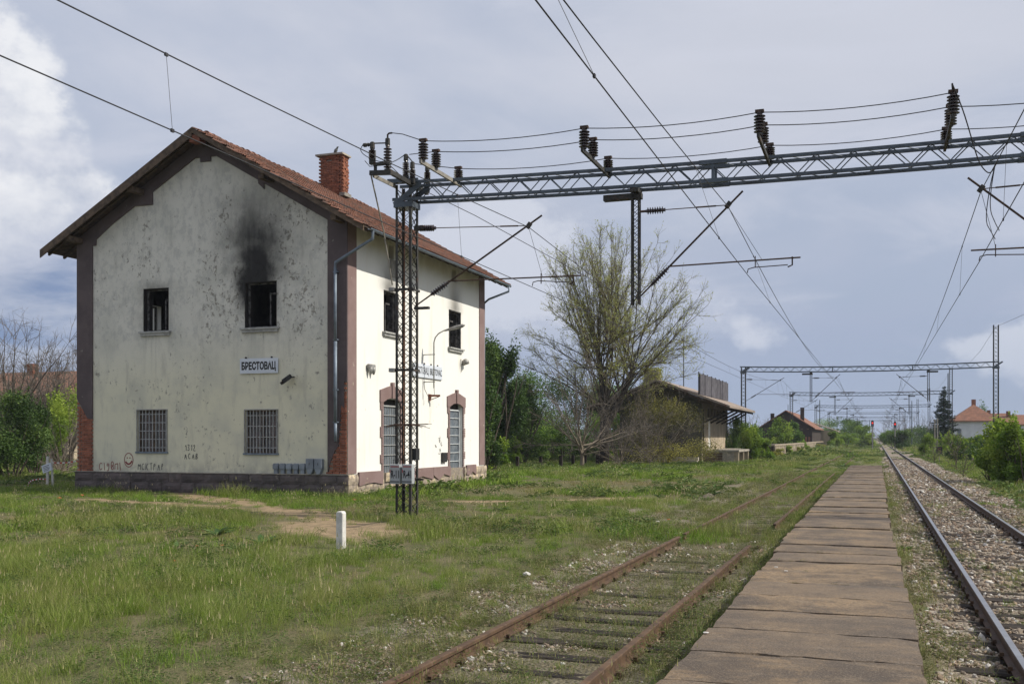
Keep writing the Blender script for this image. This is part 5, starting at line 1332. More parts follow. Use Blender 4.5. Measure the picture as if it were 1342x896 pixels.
# weeds in the tracks, in tufts
TP = [clump('w', blades(16, .10, .04, .20, .005, .9, 50 + s), M['g_track']) for s in range(2)] + [clump('w', leafy(34, .10, .14, .022, .045, 60 + s), M['g_track']) for s in range(2)] + [clump('w', leafy(46, .16, .28, .016, .05, 70), M['g_weed']), clump('w', blades(20, .14, .12, .36, .005, .5, 80, heads=.3), M['g_tall'])]
n = 40000; x = nr.uniform(-5.2, 4.6, n); y = 3 + 57 * nr.rand(n) ** 1.5; 
nz = fbm(x, y, .8, 31); nz2 = fbm(x, y, 3.0, 33)
side = (x > -5.2) & (x < -1.42); mid_ = (x > .33) & (x < 1.05); inn = (x > 1.2) & (x < 2.6); out = x > 2.7
p_ = np.where(side, ss(.34, .58, nz) * .8 + .24, 0) + np.where(mid_, ss(.34, .54, nz * .6 + nz2 * .4) * (1 - .75 * ss(.55, .95, x)) + .08 + .5 * (x < .5), 0) + np.where(inn, ss(.58, .70, nz2 * .7 + nz * .3) * .7 + .015, 0) + np.where(out, ss(.5, .7, nz2) * .5 + .03, 0)
p_ = np.where((x > 1.4) & (x < 2.5) & (y > 14.4) & (y < 17.4), .95, p_); p_ = np.where((x > 1.2) & (x < 2.5) & (y > 27) & (y < 36), .4, p_)
ok = (nr.rand(n) < p_ * 1.0) & (np.abs(np.abs(x - 1.89) - .75) > .06) & view_ok(x, y); x, y = x[ok], y[ok]
t = nr.choice(6, len(x), p=[.26, .24, .17, .17, .08, .08]); s = nr.uniform(.4, 1.0, len(x)) * np.where((x > -3.7) & (x < -2.1), .8, 1) * np.where((x > 1.1) & (x < 2.7), .55, 1) * np.where(x > .3, .8, 1)
xj = nr.uniform(-1.42, .30, 420); yj = np.array(joints[9:])[nr.randint(0, len(joints) - 9, 420)] + nr.randn(420) * .012; ed_ = nr.rand(420) < .5; xj = np.where(ed_, np.where(nr.rand(420) < .6, -1.42, .30) + nr.randn(420) * .05, xj); nj = len(xj)
x = np.concatenate([x, xj]); y = np.concatenate([y, yj]); t = np.concatenate([t, nr.randint(0, 4, nj)]); s = np.concatenate([s, nr.uniform(.18, .45, nj)]); zt_ = gz(x, y); zt_[-nj:] = .285
scatter('track_weeds', TP, x, y, zt_ - .005, t, nr.rand(len(x)) * 6.28, s, 'small weeds sprouting in the track ballast')
print('weeds', len(x))
# ballast stones
def stone(seed, sub=1):
    bm = bmesh.new(); bmesh.ops.create_icosphere(bm, subdivisions=sub, radius=1); r = random.Random(seed)
    for v in bm.verts: v.co *= r.uniform(.72, 1.15); v.co.z *= .7; v.co.x *= 1.2
    me = bpy.data.meshes.new('s'); bm.to_mesh(me); bm.free(); me.materials.append(M['ballast']); return bpy.data.objects.new('s', me)
def ballast_mat():
    m, nt, bs = newmat('ballast_stone'); p = gpos(nt); r = orand(nt)
    c = mixc(nt, r, (.095, .074, .055), (.36, .31, .25)); c = mixc(nt, r.ramp(.88, .93), c, (.56, .53, .48))
    c = mixc(nt, r.gauss(.5, .15) * .8, c, (.33, .235, .15)); c = mixc(nt, r.gauss(.2, .05) * .8, c, (.17, .10, .065))
    c = mixc(nt, noise(nt, p, 40, 4, .6).ramp(.45, .7) * .5, c, (.16, .13, .10))
    setcol(nt, bs, c); bs.inputs['Roughness'].default_value = .9; bump(nt, noise(nt, p, 90, 3), bs, .4, .004); return m
M['ballast'] = ballast_mat()
ST = [stone(i) for i in range(6)]
n = 90000; x = np.concatenate([nr.uniform(.42, 4.8, n), nr.uniform(-5.3, -1.6, 34000)]); y = np.concatenate([3 + 95 * nr.rand(n) ** 2.0, 4.5 + 18 * nr.rand(34000) ** 1.2])
g = gravel_w(x, y); nz = fbm(x, y, .55, 41)
onsl = np.abs(((y - 2.2) / .62) - np.round((y - 2.2) / .62)) * .62 < .13
p_ = g * (.35 + .65 * ss(.35, .6, nz)); p_ = np.where((x > .6) & (x < 3.1) & onsl, p_ * .10, p_); p_ = np.where(x < 0, ss(.52, .66, nz) * g * .8 + .015 * g, p_); p_ = np.where(x < -3.85, ss(.40, .56, nz) * gravel_w(x, y) * 1.0, p_)
p_ = np.where((np.abs(np.abs(x - 1.89) - .75) < .055), 0, p_); p_ = np.where((x > .42) & (x < 1.1), p_ * 1.0, p_)
ok = (nr.rand(len(x)) < p_) & view_ok(x, y) & ~((x > -1.5) & (x < .34)); x, y = x[ok], y[ok]
s = nr.uniform(.011, .032, len(x)) * np.where(y > 15, 1.3, 1) * np.where(y > 40, 1.5, 1) * np.where(x < 0, .8, 1); s = np.where(nr.rand(len(x)) < .04, s * 1.6, s)
scatter('ballast_stones', ST, x, y, gz(x, y) + s * .25, nr.randint(0, 6, len(x)), nr.rand(len(x)) * 6.28, s, 'loose grey and tan ballast stones', (nr.randn(len(x)) * .5, nr.randn(len(x)) * .5))
print('stones', len(x))

# ================================================================== TREES AND SHRUBS
M['bark'] = mat('grey_bark', (.105, .085, .065), (.065, .052, .042), 3, st=(1, 1, .3), rough=.95, bmp=.6)
M['bark_l'] = mat('pale_bark', (.24, .20, .15), (.15, .125, .095), 3, st=(1, 1, .3), rough=.95, bmp=.4)
M['bark_d'] = mat('dark_bark', (.04, .033, .027), (.028, .024, .02), 3, st=(1, 1, .3), rough=.95, bmp=.6)
M['twig'] = mat('olive_twig', (.21, .185, .11), (.15, .13, .08), 3, rough=.9)
M['twig_g'] = mat('grey_twig', (.17, .145, .12), (.11, .095, .08), 3, rough=.9)
M['lf_spring'] = veg_mat('spring_leaf', (.37, .42, .10), (.42, .43, .13), None, .5, .5, rnd=.3)
M['lf_green'] = veg_mat('green_leaf', (.080, .165, .022), (.115, .20, .030), (.17, .25, .045), .6, .4, rnd=.4)
M['lf_bright'] = veg_mat('bright_leaf', (.145, .25, .025), (.19, .28, .036), (.25, .32, .05), .6, .45, rnd=.35)
M['lf_dark'] = veg_mat('dark_leaf', (.042, .088, .016), (.060, .115, .022), (.09, .14, .03), .6, .3, rnd=.4)
M['lf_spruce'] = veg_mat('spruce_needle', (.016, .036, .020), (.022, .045, .022), None, .6, .1, rnd=.3)
M['lf_olive'] = veg_mat('olive_leaf', (.23, .25, .04), (.27, .27, .06), (.33, .32, .08), .6, .4, rnd=.35)
M['lf_thorn'] = veg_mat('thorn_leaf', (.17, .165, .045), (.20, .185, .055), (.27, .25, .06), .9, .4, rnd=.45)
M['lf_dry'] = veg_mat('dry_stem', (.20, .165, .10), (.15, .12, .08), None, .6, .2, rnd=.3)
class TB:
    """branch skeletons turned into tapered tubes, vectorised"""
    def __init__(s): s.V = []; s.F = []; s.b = 0
    def tube(s, P_, R_, n=4):
        P_ = np.asarray(P_, float); k = len(P_); d = np.gradient(P_, axis=0); d /= np.linalg.norm(d, axis=1)[:, None] + 1e-9
        u = np.array([0, 0, 1.]) if abs(d[0, 2]) < .9 else np.array([1., 0, 0]); a = np.cross(d, u); a /= np.linalg.norm(a, axis=1)[:, None] + 1e-9; c = np.cross(d, a)
        t = np.arange(n) * 2 * math.pi / n; R_ = np.asarray(R_, float)
        s.V.append((P_[:, None, :] + (a[:, None, :] * np.cos(t)[None, :, None] + c[:, None, :] * np.sin(t)[None, :, None]) * R_[:, None, None]).reshape(-1, 3))
        i = np.arange(k - 1)[:, None] * n; j = np.arange(n)[None]; j2 = (j + 1) % n
        s.F.append((np.stack([i + j, i + j2, i + n + j2, i + n + j], -1).reshape(-1, 4)) + s.b); s.b += k * n
    def obj(s, name, m, parent):
        V = np.concatenate(s.V) - np.array(wl(parent)); me = np_mesh(name, V, np.concatenate(s.F)); me.materials.append(m)
        o = bpy.data.objects.new(name, me); link(o, parent); W[o.name] = wl(parent); return o
def leaf_obj(name, C, size, m, parent, seed=0, asp=.55, up=.0, var=.4, tint=None):
    r = np.random.RandomState(seed); n = len(C); d = r.randn(n, 3); d[:, 2] = d[:, 2] * .7 + up; d /= np.linalg.norm(d, axis=1)[:, None]
    q = r.randn(n, 3); s_ = np.cross(d, q); s_ /= np.linalg.norm(s_, axis=1)[:, None]; sz = (size * (1 - var + 2 * var * r.rand(n)))[:, None]
    V = np.stack([C - d * sz * .5, C + s_ * sz * asp * .5, C + d * sz * .5, C - s_ * sz * asp * .5], 1).reshape(-1, 3) - np.array(wl(parent))
    F = np.arange(n * 4).reshape(n, 4); t = np.repeat(r.rand(n) if tint is None else np.clip(tint + (r.rand(n) - .5) * .4, 0, 1), 4)
    me = np_mesh(name, V, F, {'tint': t}); me.materials.append(m); o = bpy.data.objects.new(name, me); link(o, parent); W[o.name] = wl(parent); return o
def grow(r, p, d, L, r0, k=6, wob=.12, up=0.0, r1=None):
    P_ = [np.array(p, float)]; d = np.array(d, float); d /= np.linalg.norm(d)
    for i in range(k):
        d = d + r.randn(3) * wob + np.array([0, 0, up]); d /= np.linalg.norm(d); P_.append(P_[-1] + d * L / k)
    return np.array(P_), np.linspace(r0, r1 if r1 is not None else r0 * .35, k + 1)
def fan_tree():
    """the big tree: one trunk, a fan of long rising limbs, fine twigs, first leaves"""
    r = np.random.RandomState(4); base = PZ(791, 74); b = np.array(base)
    t = empty('tall_tree', base, 'tall fan shaped tree just coming into leaf, standing beyond the small fence posts', 'tree')
    tk = TB(); br_ = TB(); tw = TB(); leaves = []
    P_, R_ = grow(r, b + [0, 0, -.3], (.02, 0, 1), 4.6, .40, 8, .03, r1=.32); tk.tube(P_, R_, 9); top = P_[-1]
    right = np.array([CS, SN, 0]); 
    P2, R2 = grow(r, P_[5], right * .42 + [0, .1, .9], 4.8, .27, 6, .04, r1=.2); tk.tube(P2, R2, 7)
    P3, R3 = grow(r, top, -right * .1 + [0, 0, 1], 4.4, .30, 5, .04, r1=.13); tk.tube(P3, R3, 7)
    starts = [P_[-4], P_[-3], P3[4], P_[-2], P_[-1], P2[3], P2[-1], P2[-2], P3[-1], P3[2], P3[3]]
    C0 = b + [0, 0, 8.6] + right * .7; ax3 = np.array([6.7, 6.2, 9.7])
    for i in range(106):
        an = r.rand() * 6.283; el_ = math.asin(r.uniform(-.10, 1.0) ** 1.0 if i % 4 else r.uniform(.7, 1)) if True else 0
        s = starts[r.randint(len(starts))]; tgt = C0 + np.array([math.cos(an) * math.cos(el_) * ax3[0], math.sin(an) * math.cos(el_) * ax3[1], math.sin(el_) * ax3[2] - 1.6]) * r.uniform(.80, 1.03)
        v = tgt - s; L = np.linalg.norm(v); v = v / L
        P_, R_ = grow(r, s, v + np.array([0, 0, .10]), L, r.uniform(.03, .07), 10, .045, -.012 + .0, r1=.012); br_.tube(P_, R_, 5)
        for j in range(21):
            k = r.randint(4, 11) if j > 0 else r.randint(2, 5); f = P_[k]; dd = (P_[k] - P_[k - 1]); dd /= np.linalg.norm(dd)
            dd = dd + r.randn(3) * .40 + np.array([0, 0, .10]); l2 = r.uniform(.8, 2.4) * (1 - .045 * k)
            Q, QR = grow(r, f, dd, l2, .022 if k < 8 else .014, 5, .10, .03, r1=.006); tw.tube(Q, QR, 3)
            for m_ in range(5):
                kk = r.randint(1, 6); d3 = (Q[kk] - Q[kk - 1]); d3 /= np.linalg.norm(d3); d3 = d3 + r.randn(3) * .5 + np.array([0, 0, .1])
                S, SR = grow(r, Q[kk], d3, r.uniform(.3, .8), .0085, 2, .1, .03, r1=.004); tw.tube(S, SR, 3)
                for _ in range(5): a = r.rand(); leaves.append(S[1] * (1 - a) + S[2] * a + r.randn(3) * .04)
    tk.obj('trunk', M['bark_d'], t); br_.obj('limbs', M['bark'], t); tag(tw.obj('twigs', M['twig'], t), kind='stuff')
    L_ = np.array(leaves); L_ = L_[r.rand(len(L_)) < .62]; tag(leaf_obj('foliage', L_, .088, M['lf_spring'], t, 5), kind='stuff')
fan_tree()
def bare_tree(px, Z, h, spread, label, cat='tree', seed=0, mt_='bark', mtw='twig_g', n=14, leaf=None, nl=0, ls=.08, trunk=.18, fork=.25, lean=(0, 0), name='bare_tree', group=None, base=None, sub=9, low=25):
    r = np.random.RandomState(seed); base = base or PZ(px, Z); b = np.array(base)
    t = empty(name, base, label, cat, group); tk = TB(); tw = TB(); lv = []
    P_, R_ = grow(r, b + [0, 0, -.2], (lean[0], lean[1], 1), h * fork + .2, trunk, 5, .05, r1=trunk * .75); tk.tube(P_, R_, 7)
    for i in range(n):
        an = 6.283 * i / n + r.rand(); el_ = math.radians(r.uniform(low, 85)); tgt = b + np.array([math.cos(an) * math.cos(el_) * spread, math.sin(an) * math.cos(el_) * spread, h * fork + math.sin(el_) * h * (1 - fork)]) * np.array([1, 1, r.uniform(.8, 1.02)])
        s = P_[r.randint(3, 6)]; v = tgt - s; L = np.linalg.norm(v)
        Q, QR = grow(r, s, v / L, L, trunk * r.uniform(.25, .5), 7, .10, .0, r1=.010); tk.tube(Q, QR, 5)
        for j in range(sub):
            k = r.randint(2, 8); dd = Q[k] - Q[k - 1]; dd /= np.linalg.norm(dd); dd = dd + r.randn(3) * .5
            S, SR = grow(r, Q[k], dd, r.uniform(.15, .32) * h * .6, .014 + .0006 * h, 4, .14, .02, r1=.005); tw.tube(S, SR, 3)
            for m_ in range(5):
                kk = r.randint(1, 5); d3 = S[kk] - S[kk - 1]; d3 /= np.linalg.norm(d3); d3 = d3 + r.randn(3) * .6
                U, UR = grow(r, S[kk], d3, r.uniform(.05, .12) * h * .7, .008, 2, .15, .0, r1=.004); tw.tube(U, UR, 3)
                for _ in range(nl): a = r.rand(); lv.append(U[1] * (1 - a) + U[2] * a + r.randn(3) * .05)
    tk.obj('trunk', M[mt_], t); tag(tw.obj('twigs', M[mtw], t), kind='stuff')
    if lv: tag(leaf_obj('foliage', np.array(lv), ls, M[leaf], t, seed), kind='stuff')
    return t
def bush(px, Z, h, w, label, seed=0, m='lf_green', n=9000, ls=.11, name='shrub', cat='shrub', group=None, z0=0.0, lobes=9, stems=True, base=None, shape=.5, depth=None, trunk=False, sp=.34):
    """a crown of many small leaves gathered in ragged lobes, with stems inside"""
    r = np.random.RandomState(seed + 100); base = base or PZ(px, Z, z0); b = np.array(base); dp_ = depth or w
    t = empty(name, base, label, cat, group)
    C = []; tn = []
    for i in range(lobes):
        a = r.rand() * 6.283; rr = math.sqrt(r.rand()) * .62; zf = r.uniform(.07, .86); k = 1 - max(0, zf - shape) * 1.1
        c = np.array([math.cos(a) * rr * w / 2 * k, math.sin(a) * rr * dp_ / 2 * k, zf * h]); rad = np.array([w * sp * .62, dp_ * sp * .62, h * sp * .62]) * r.uniform(.65, 1.15)
        nn = int(n / lobes); p = r.randn(nn, 3); p /= np.linalg.norm(p, axis=1)[:, None]; p *= (r.rand(nn) ** .42)[:, None]
        # clumpiness: leaves pulled towards sprig centres
        kq = 26; sc_ = r.randn(kq, 3); sc_ /= np.linalg.norm(sc_, axis=1)[:, None]; sc_ *= r.uniform(.6, 1.25, (kq, 1)); j = r.randint(0, kq, nn)
        p = p * .42 + sc_[j] * .62 * (0.55 + .45 * r.rand(nn))[:, None]
        C.append(c + p * rad); tn.append(np.full(nn, r.rand()))
    C = np.concatenate(C); tn = np.concatenate(tn); ok = (C[:, 2] > .04 * h) & (C[:, 2] < h * 1.06); C, tn = C[ok], tn[ok]; C = C + b
    if Z < 125:                                  # young shoots standing out of the crown
        sh = []
        for i in range(46):
            c0 = C[r.randint(len(C))]
            if c0[2] - b[2] < h * .35: continue
            dd = (c0 - b) * [.5, .5, .25]; dd = dd / (np.linalg.norm(dd) + 1e-6) + r.randn(3) * .3 + [0, 0, .9]; dd /= np.linalg.norm(dd)
            L = r.uniform(.10, .24) * h; s_ = r.rand(34); sh.append(c0 + dd * (s_ * L)[:, None] + r.randn(34, 3) * ls * .35)
        if sh: sh = np.concatenate(sh); C = np.concatenate([C, sh]); tn = np.concatenate([tn, r.rand(len(sh)) * .5 + .5])
    q = TB()
    for i in range(7 if stems else 3):
        a = r.rand() * 6.283; Q, QR = grow(r, b + [math.cos(a) * .05 * w, math.sin(a) * .05 * w, -.1], (math.cos(a) * .35 * w / h, math.sin(a) * .35 * w / h, 1), h * r.uniform(.6, .9), .012 * h + .01, 5, .1, r1=.006); q.tube(Q, QR, 5)
    if trunk: Q, QR = grow(r, b + [0, 0, -.2], (0, 0, 1), h * .75, .035 * h, 6, .04, r1=.01 * h); q.tube(Q, QR, 7)
    q.obj('trunk' if trunk else 'stems', M['bark'], t)
    tag(leaf_obj('crown', C, ls, M[m], t, seed, tint=tn, asp=.6), kind='stuff'); return t
# ---- around the station
bare_tree(763, 70, 8.4, 4.6, 'small pale branched tree in front of the tall fan shaped tree', seed=5, mt_='bark_l', n=24, trunk=.16, fork=.17, sub=16, low=4)
bush(868, 76, 5.3, 9.6, 'tangled olive green thorn bush covering the goods shed gable', 3, 'lf_thorn', 17000, .10, lobes=22, sp=.46, shape=.4)
bare_tree(850, 75.0, 6.0, 4.2, 'grey thorny thicket tangled in front of the goods shed', 'shrub', 8, 'bark_l', n=30, trunk=.08, fork=.03, sub=12, name='thorn_thicket', low=6)
bare_tree(812, 73.0, 4.6, 4.0, 'low grey bramble at the foot of the tall tree', 'shrub', 9, 'bark_l', n=24, trunk=.06, fork=.03, sub=10, name='bramble', low=4)
bush(653, 66, 8.6, 4.4, 'dense dark green tree right behind the station house', 6, 'lf_dark', 34000, .15, name='leafy_tree', cat='tree', lobes=20, trunk=True, sp=.36, shape=.62)
bush(632, 60, 7.0, 3.4, 'dark green tree partly hidden by the station corner', 7, 'lf_dark', 14000, .15, name='leafy_tree', cat='tree', lobes=14, trunk=True, sp=.4, shape=.7)
bush(683, 78, 6.4, 5.5, 'dark tree between station house and pale branched tree', 8, 'lf_dark', 18000, .15, name='leafy_tree', cat='tree', lobes=14, trunk=True, sp=.4, shape=.6)
for i, (px_, Z_, h_, w_, m_, l_) in enumerate(((646, 62, 2.1, 2.4, 'lf_bright', 'low bright green bush at the foot of the far station corner'), (668, 72, 1.9, 2.6, 'lf_bright', 'rounded bright bush behind the leftmost fence post'),
    (700, 92, 7.6, 9.5, 'lf_green', 'green thicket behind the row of fence posts'), (735, 98, 8.4, 10.5, 'lf_dark', 'dark thicket behind the pale branched tree'), (775, 104, 8.4, 11.0, 'lf_dark', 'dark thicket behind the trunk of the tall tree'),
    (815, 100, 7.0, 9.0, 'lf_green', 'green thicket left of the goods shed'), (717, 84, 2.6, 4.0, 'lf_green', 'mid green bush beyond the second fence post'))):
    bush(px_, Z_, h_, w_, l_, 20 + i, m_, 9000 if h_ < 5 else 20000, .15, group=None, sp=.42)
# ---- left edge
bush(14, 50, 4.3, 5.0, 'dark green bush at the left edge of the yard', 30, 'lf_dark', 20000, .10, lobes=16, sp=.4)
bush(46, 54, 3.6, 2.6, 'dark bush beside the small warning sign', 31, 'lf_dark', 12000, .10, sp=.42)
bush(84, 60, 4.9, 3.4, 'bright green young tree between dark bush and station corner', 32, 'lf_bright', 11000, .11, name='young_tree', cat='tree', sp=.4)
bare_tree(78, 56, 3.6, 2.6, 'brown bare brambles at the left station corner', 'shrub', 33, 'bark_l', n=22, trunk=.06, fork=.04, sub=11, name='bramble', low=6)
bare_tree(8, 62, 10.4, 4.4, 'bare tree with fine twigs at the left picture edge', seed=34, n=18, trunk=.16, fork=.2, sub=11, leaf='lf_dry', nl=1, ls=.06)
bare_tree(48, 72, 8.6, 4.0, 'bare twiggy tree in front of the red roofed house', seed=35, n=20, trunk=.13, fork=.2, sub=16)
bare_tree(22, 69, 7.4, 4.2, 'bushy bare tree covering the left part of the red roof', seed=38, n=20, trunk=.12, fork=.15, sub=16)
bare_tree(70, 63, 6.8, 3.4, 'bushy bare tree just left of the bright green young tree', seed=39, n=20, trunk=.12, fork=.15, sub=16)
bare_tree(92, 66, 9.0, 3.6, 'bare upright tree beside the station wall', seed=36, n=16, trunk=.13, fork=.2, sub=11)
bare_tree(26, 78, 7.0, 5.0, 'low spreading bare tree behind the dark bush', seed=37, n=20, trunk=.13, fork=.1, sub=11, low=10)
# ---- far field, left of the tracks
l1 = [(984, 88, 3.1, 2.6, 'lf_bright', 'bright green bush at the goods shed dock'), (965, 94, 4.0, 3.0, 'lf_green', 'taller bush behind the goods shed dock'), (1000, 92, 2.0, 2.2, 'lf_bright', 'small bright bush right of the dock bush'), (986, 112, 3.6, 5.0, 'lf_green', 'green bush beyond the second gantry foot'),
      (1024, 138, 4.7, 4.4, 'lf_bright', 'round green tree before the dark barn gable'), (1044, 140, 4.3, 3.6, 'lf_green', 'narrow green tree at the middle of the barn'), (1093, 180, 3.2, 3.4, 'lf_bright', 'yellow green bush right of the barn'),
      (1102, 250, 7.0, 12, 'lf_green', 'large green tree mass behind the barn bush'), (1118, 250, 6.8, 10, 'lf_green', 'tall leafy crown left of the first red signal'), (1130, 235, 5.0, 7, 'lf_bright', 'sunlit bushes beside the first red signal'), (1136, 215, 3.0, 4, 'lf_bright', 'low bush at the line just before the signals'), (1080, 300, 7.5, 14, 'lf_green', 'distant tree mass behind the barn roof'), (1108, 215, 3.5, 9, 'lf_bright', 'wide hedge along the far side track')]
for i, (px_, Z_, h_, w_, m_, l_) in enumerate(l1): bush(px_, Z_, h_, w_, l_, 50 + i, m_, 6000 if Z_ < 120 else 5000, .13 if Z_ < 120 else .26, lobes=12, sp=.42)
for i, (px_, Z_, h_) in enumerate(((985, 230, 7.6), (1000, 240, 8.0), (1015, 235, 7.2), (972, 220, 7.4), (955, 215, 7.0), (1028, 250, 7.6))):
    bare_tree(px_, Z_, h_, 5.5, 'leafless distant tree, number ' + 'one two three four five six'.split()[i] + ' from the left of the far shed gap' if False else ['bare distant tree just left of the gantry foot', 'bare distant tree right of the gantry foot', 'bare distant tree before the dark barn eave', 'bare distant tree behind the shed eave tip', 'bare distant tree behind the shed dock', 'bare distant tree over the barn eave'][i], seed=70 + i, n=12, trunk=.16, fork=.12, sub=8, group='bare trees on the horizon')
for i, (px_, Z_, h_) in enumerate(((1018, 100, .9), (1032, 112, 1.1), (1047, 126, 1.0), (1060, 142, 1.2), (1074, 158, 1.2))):
    bush(px_, Z_, h_, 2.4, ['low weeds at the near end of the ramp', 'low weeds along the ramp, second from the near end', 'low weeds before the middle of the ramp', 'low weeds along the far half of the ramp', 'low weeds at the far end of the ramp'][i], 180 + i, 'lf_bright' if i % 2 else 'lf_olive', 900, .14, name='weed_shrub', lobes=6, sp=.45)
# ---- right side
bush(1318, 45.5, 3.0, 3.2, 'large leafy green bush near the right edge', 90, 'lf_bright', 15000, .115, lobes=18, sp=.40, shape=.5)
bush(1342, 44, 2.9, 2.6, 'leafy bush cut by the right picture edge', 91, 'lf_bright', 9000, .115, lobes=12, sp=.40)
bush(1298, 47, 1.6, 1.6, 'low leafy shrub left of the large right bush', 92, 'lf_bright', 5000, .085, sp=.42)
r1 = [(1258, 84, 2.4, 1.8, 'lf_bright', 'thin young shrub behind the black number board'), (1243, 100, 2.2, 2.2, 'lf_bright', 'small bush between board and spruce'), (1268, 84, 1.7, 4.0, 'lf_dark', 'dark bush in front of the white house'), (1216, 110, 2.4, 2.6, 'lf_bright', 'bright bush right of the parked car'), (1184, 170, 3.4, 5.0, 'lf_dark', 'dark hedge left of the parked car'), (1172, 200, 4.0, 7.0, 'lf_green', 'green hedge under the right signal'), (1196, 230, 4.6, 12, 'lf_dark', 'dark hedge behind the parked car'), (1218, 220, 4.6, 10, 'lf_dark', 'dark hedge left of the spruce'), (1163, 280, 4.4, 7.0, 'lf_green', 'far green hedge next to the right signal'), (1290, 120, 2.4, 6, 'lf_green', 'green bush before the second red roof'), (1270, 150, 2.0, 7, 'lf_green', 'hedge below the white house wall'), (1289, 215, 11.0, 6.5, 'lf_green', 'green crown rising behind the white house')]
for i, (px_, Z_, h_, w_, m_, l_) in enumerate(r1): bush(px_, Z_, h_, w_, l_, 110 + i, m_, 5000 if i > 1 else 1500, .12 if Z_ < 120 else .24, lobes=12, sp=.42)
for i, (px_, Z_, h_, l_) in enumerate(((1170, 290, 9.0, 'brown bare crown above the right signal'), (1182, 280, 9.6, 'brown bare crown behind the dark hedge'), (1196, 285, 9.4, 'brown bare crown straight behind the parked car'), (1210, 280, 9.2, 'brown bare crown left of the gantry legs'), (1224, 270, 8.8, 'brown bare crown behind the twin wooden poles'), (1158, 320, 7.5, 'brown bare crown nearest the vanishing point'))):
    bare_tree(px_, Z_, h_, 6.5, l_, seed=140 + i, n=16, trunk=.2, fork=.1, sub=10, group='brown bare trees behind the right hedge', low=8)
for i, (px_, Z_, h_) in enumerate(((1254, 62, 2.2), (1225, 78, 1.7), (1262, 52, 1.3))):
    bare_tree(px_, Z_, h_, .9, ['thin bare sapling right of the black number board', 'thin bare sapling left of the black number board', 'low dry sapling nearest the main track'][i], 'sapling', 160 + i, n=9, trunk=.025, fork=.2, sub=5, name='sapling', leaf='lf_bright', nl=2, ls=.06)
# far-off woods along the horizon
r_w = np.random.RandomState(77); a_ = r_w.uniform(-1.05, .42, 42000); dd_ = 430 + 260 * fbm(a_ * 400, a_ * 0, 40, 3) + r_w.randn(42000) * 6
hh_ = 3.5 + 6.5 * fbm(a_ * 600, a_ * 0, 22, 5); C = np.stack([np.sin(a_) * dd_, np.cos(a_) * dd_, hh_ * r_w.rand(42000) ** .75], 1)
ok = (np.abs(C[:, 0] - 1.9) > 9); C = C[ok]
wo = empty('distant_woods', (0, 450, 0)); o = leaf_obj('distant_woods', C, 1.3, M['lf_dark'], None, 7); bpy.data.objects.remove(wo); tag(o, 'low line of woods on the horizon', kind='stuff')
# spruce
def spruce(px, Z, h, w):
    r = np.random.RandomState(3); base = PZ(px, Z); b = np.array(base); t = empty('spruce_tree', base, 'tall dark spruce between the wooden poles and the white house', 'tree')
    q = TB(); Q, QR = grow(r, b, (0, 0, 1), h, .16, 8, .008, r1=.02); q.tube(Q, QR, 7); C = []
    zc = .9
    while zc < h - .1:
        f = 1 - zc / h; nb_ = 9 if f > .2 else 5
        for k in range(nb_):
            z = zc + r.uniform(-.3, .3); a = r.rand() * 6.283; L = w / 2 * (f ** .8) * r.uniform(.7, 1.12) + .12; n_ = int(20 + L * 60)
            s = r.rand(n_) ** .8; P_ = np.stack([math.cos(a) * s * L, math.sin(a) * s * L, z - .34 * L * s + .26 * L * s ** 3], 1)
            P_ += r.randn(n_, 3) * np.array([.10, .10, .05]) * (1.3 - s[:, None] * .6); P_[:, 2] -= r.rand(n_) * .16; C.append(P_ + b)
            S = np.array([b + [0, 0, z], b + [math.cos(a) * L * .6, math.sin(a) * L * .6, z - .15 * L]]); q.tube(S, [.03, .012], 3)
        zc += .26 + .12 * f
    q.obj('trunk', M['bark_d'], t); tag(leaf_obj('needles', np.concatenate(C), .20, M['lf_spruce'], t, 3, asp=.3), kind='stuff')
spruce(1237, 142, 9.0, 5.4)
# docks and thistles standing out of the grass
M['dock'] = veg_mat('dock_leaf', (.045, .095, .022), (.06, .115, .03), (.10, .15, .05), 1.5, .25, rnd=.4)
def rosette(px, py, s, label, seed, z0=None, m='dock'):
    r = np.random.RandomState(seed); b = PG(px, py); b.z = float(gz(b.x, b.y)); q = MB()
    for i in range(20):
        a = r.rand() * 6.283; L = s * r.uniform(.35, .85); w = L * .26; up = r.uniform(.25, 1.1); d_ = Vector((math.cos(a), math.sin(a), 0)); sd_ = Vector((-d_.y, d_.x, 0)); pts = []
        for t in (0, .3, .65, 1): pts.append(b + d_ * L * t * math.cos(up * (1 - .55 * t)) + Vector((0, 0, L * (t * math.sin(up) - .45 * t * t * math.sin(up)))))
        ww = (.15, .9, 1, .05); vs = []
        for p, k in zip(pts, ww): vs += [p - sd_ * w * k / 2 + Vector((0, 0, .01)), p, p + sd_ * w * k / 2 + Vector((0, 0, .01))]
        q.add(vs, [(3 * j + e, 3 * j + e + 1, 3 * j + e + 4, 3 * j + e + 3) for j in range(3) for e in range(2)])
    o = q.build('dock_plant', M[m], base=tuple(b), smooth=True); at = o.data.attributes.new('tint', 'FLOAT', 'POINT'); at.data.foreach_set('value', np.repeat(r.rand(len(q.v) // 12), 12)[:len(q.v)]); tag(o, label, 'plant', 'broad leaved weeds in the grass')
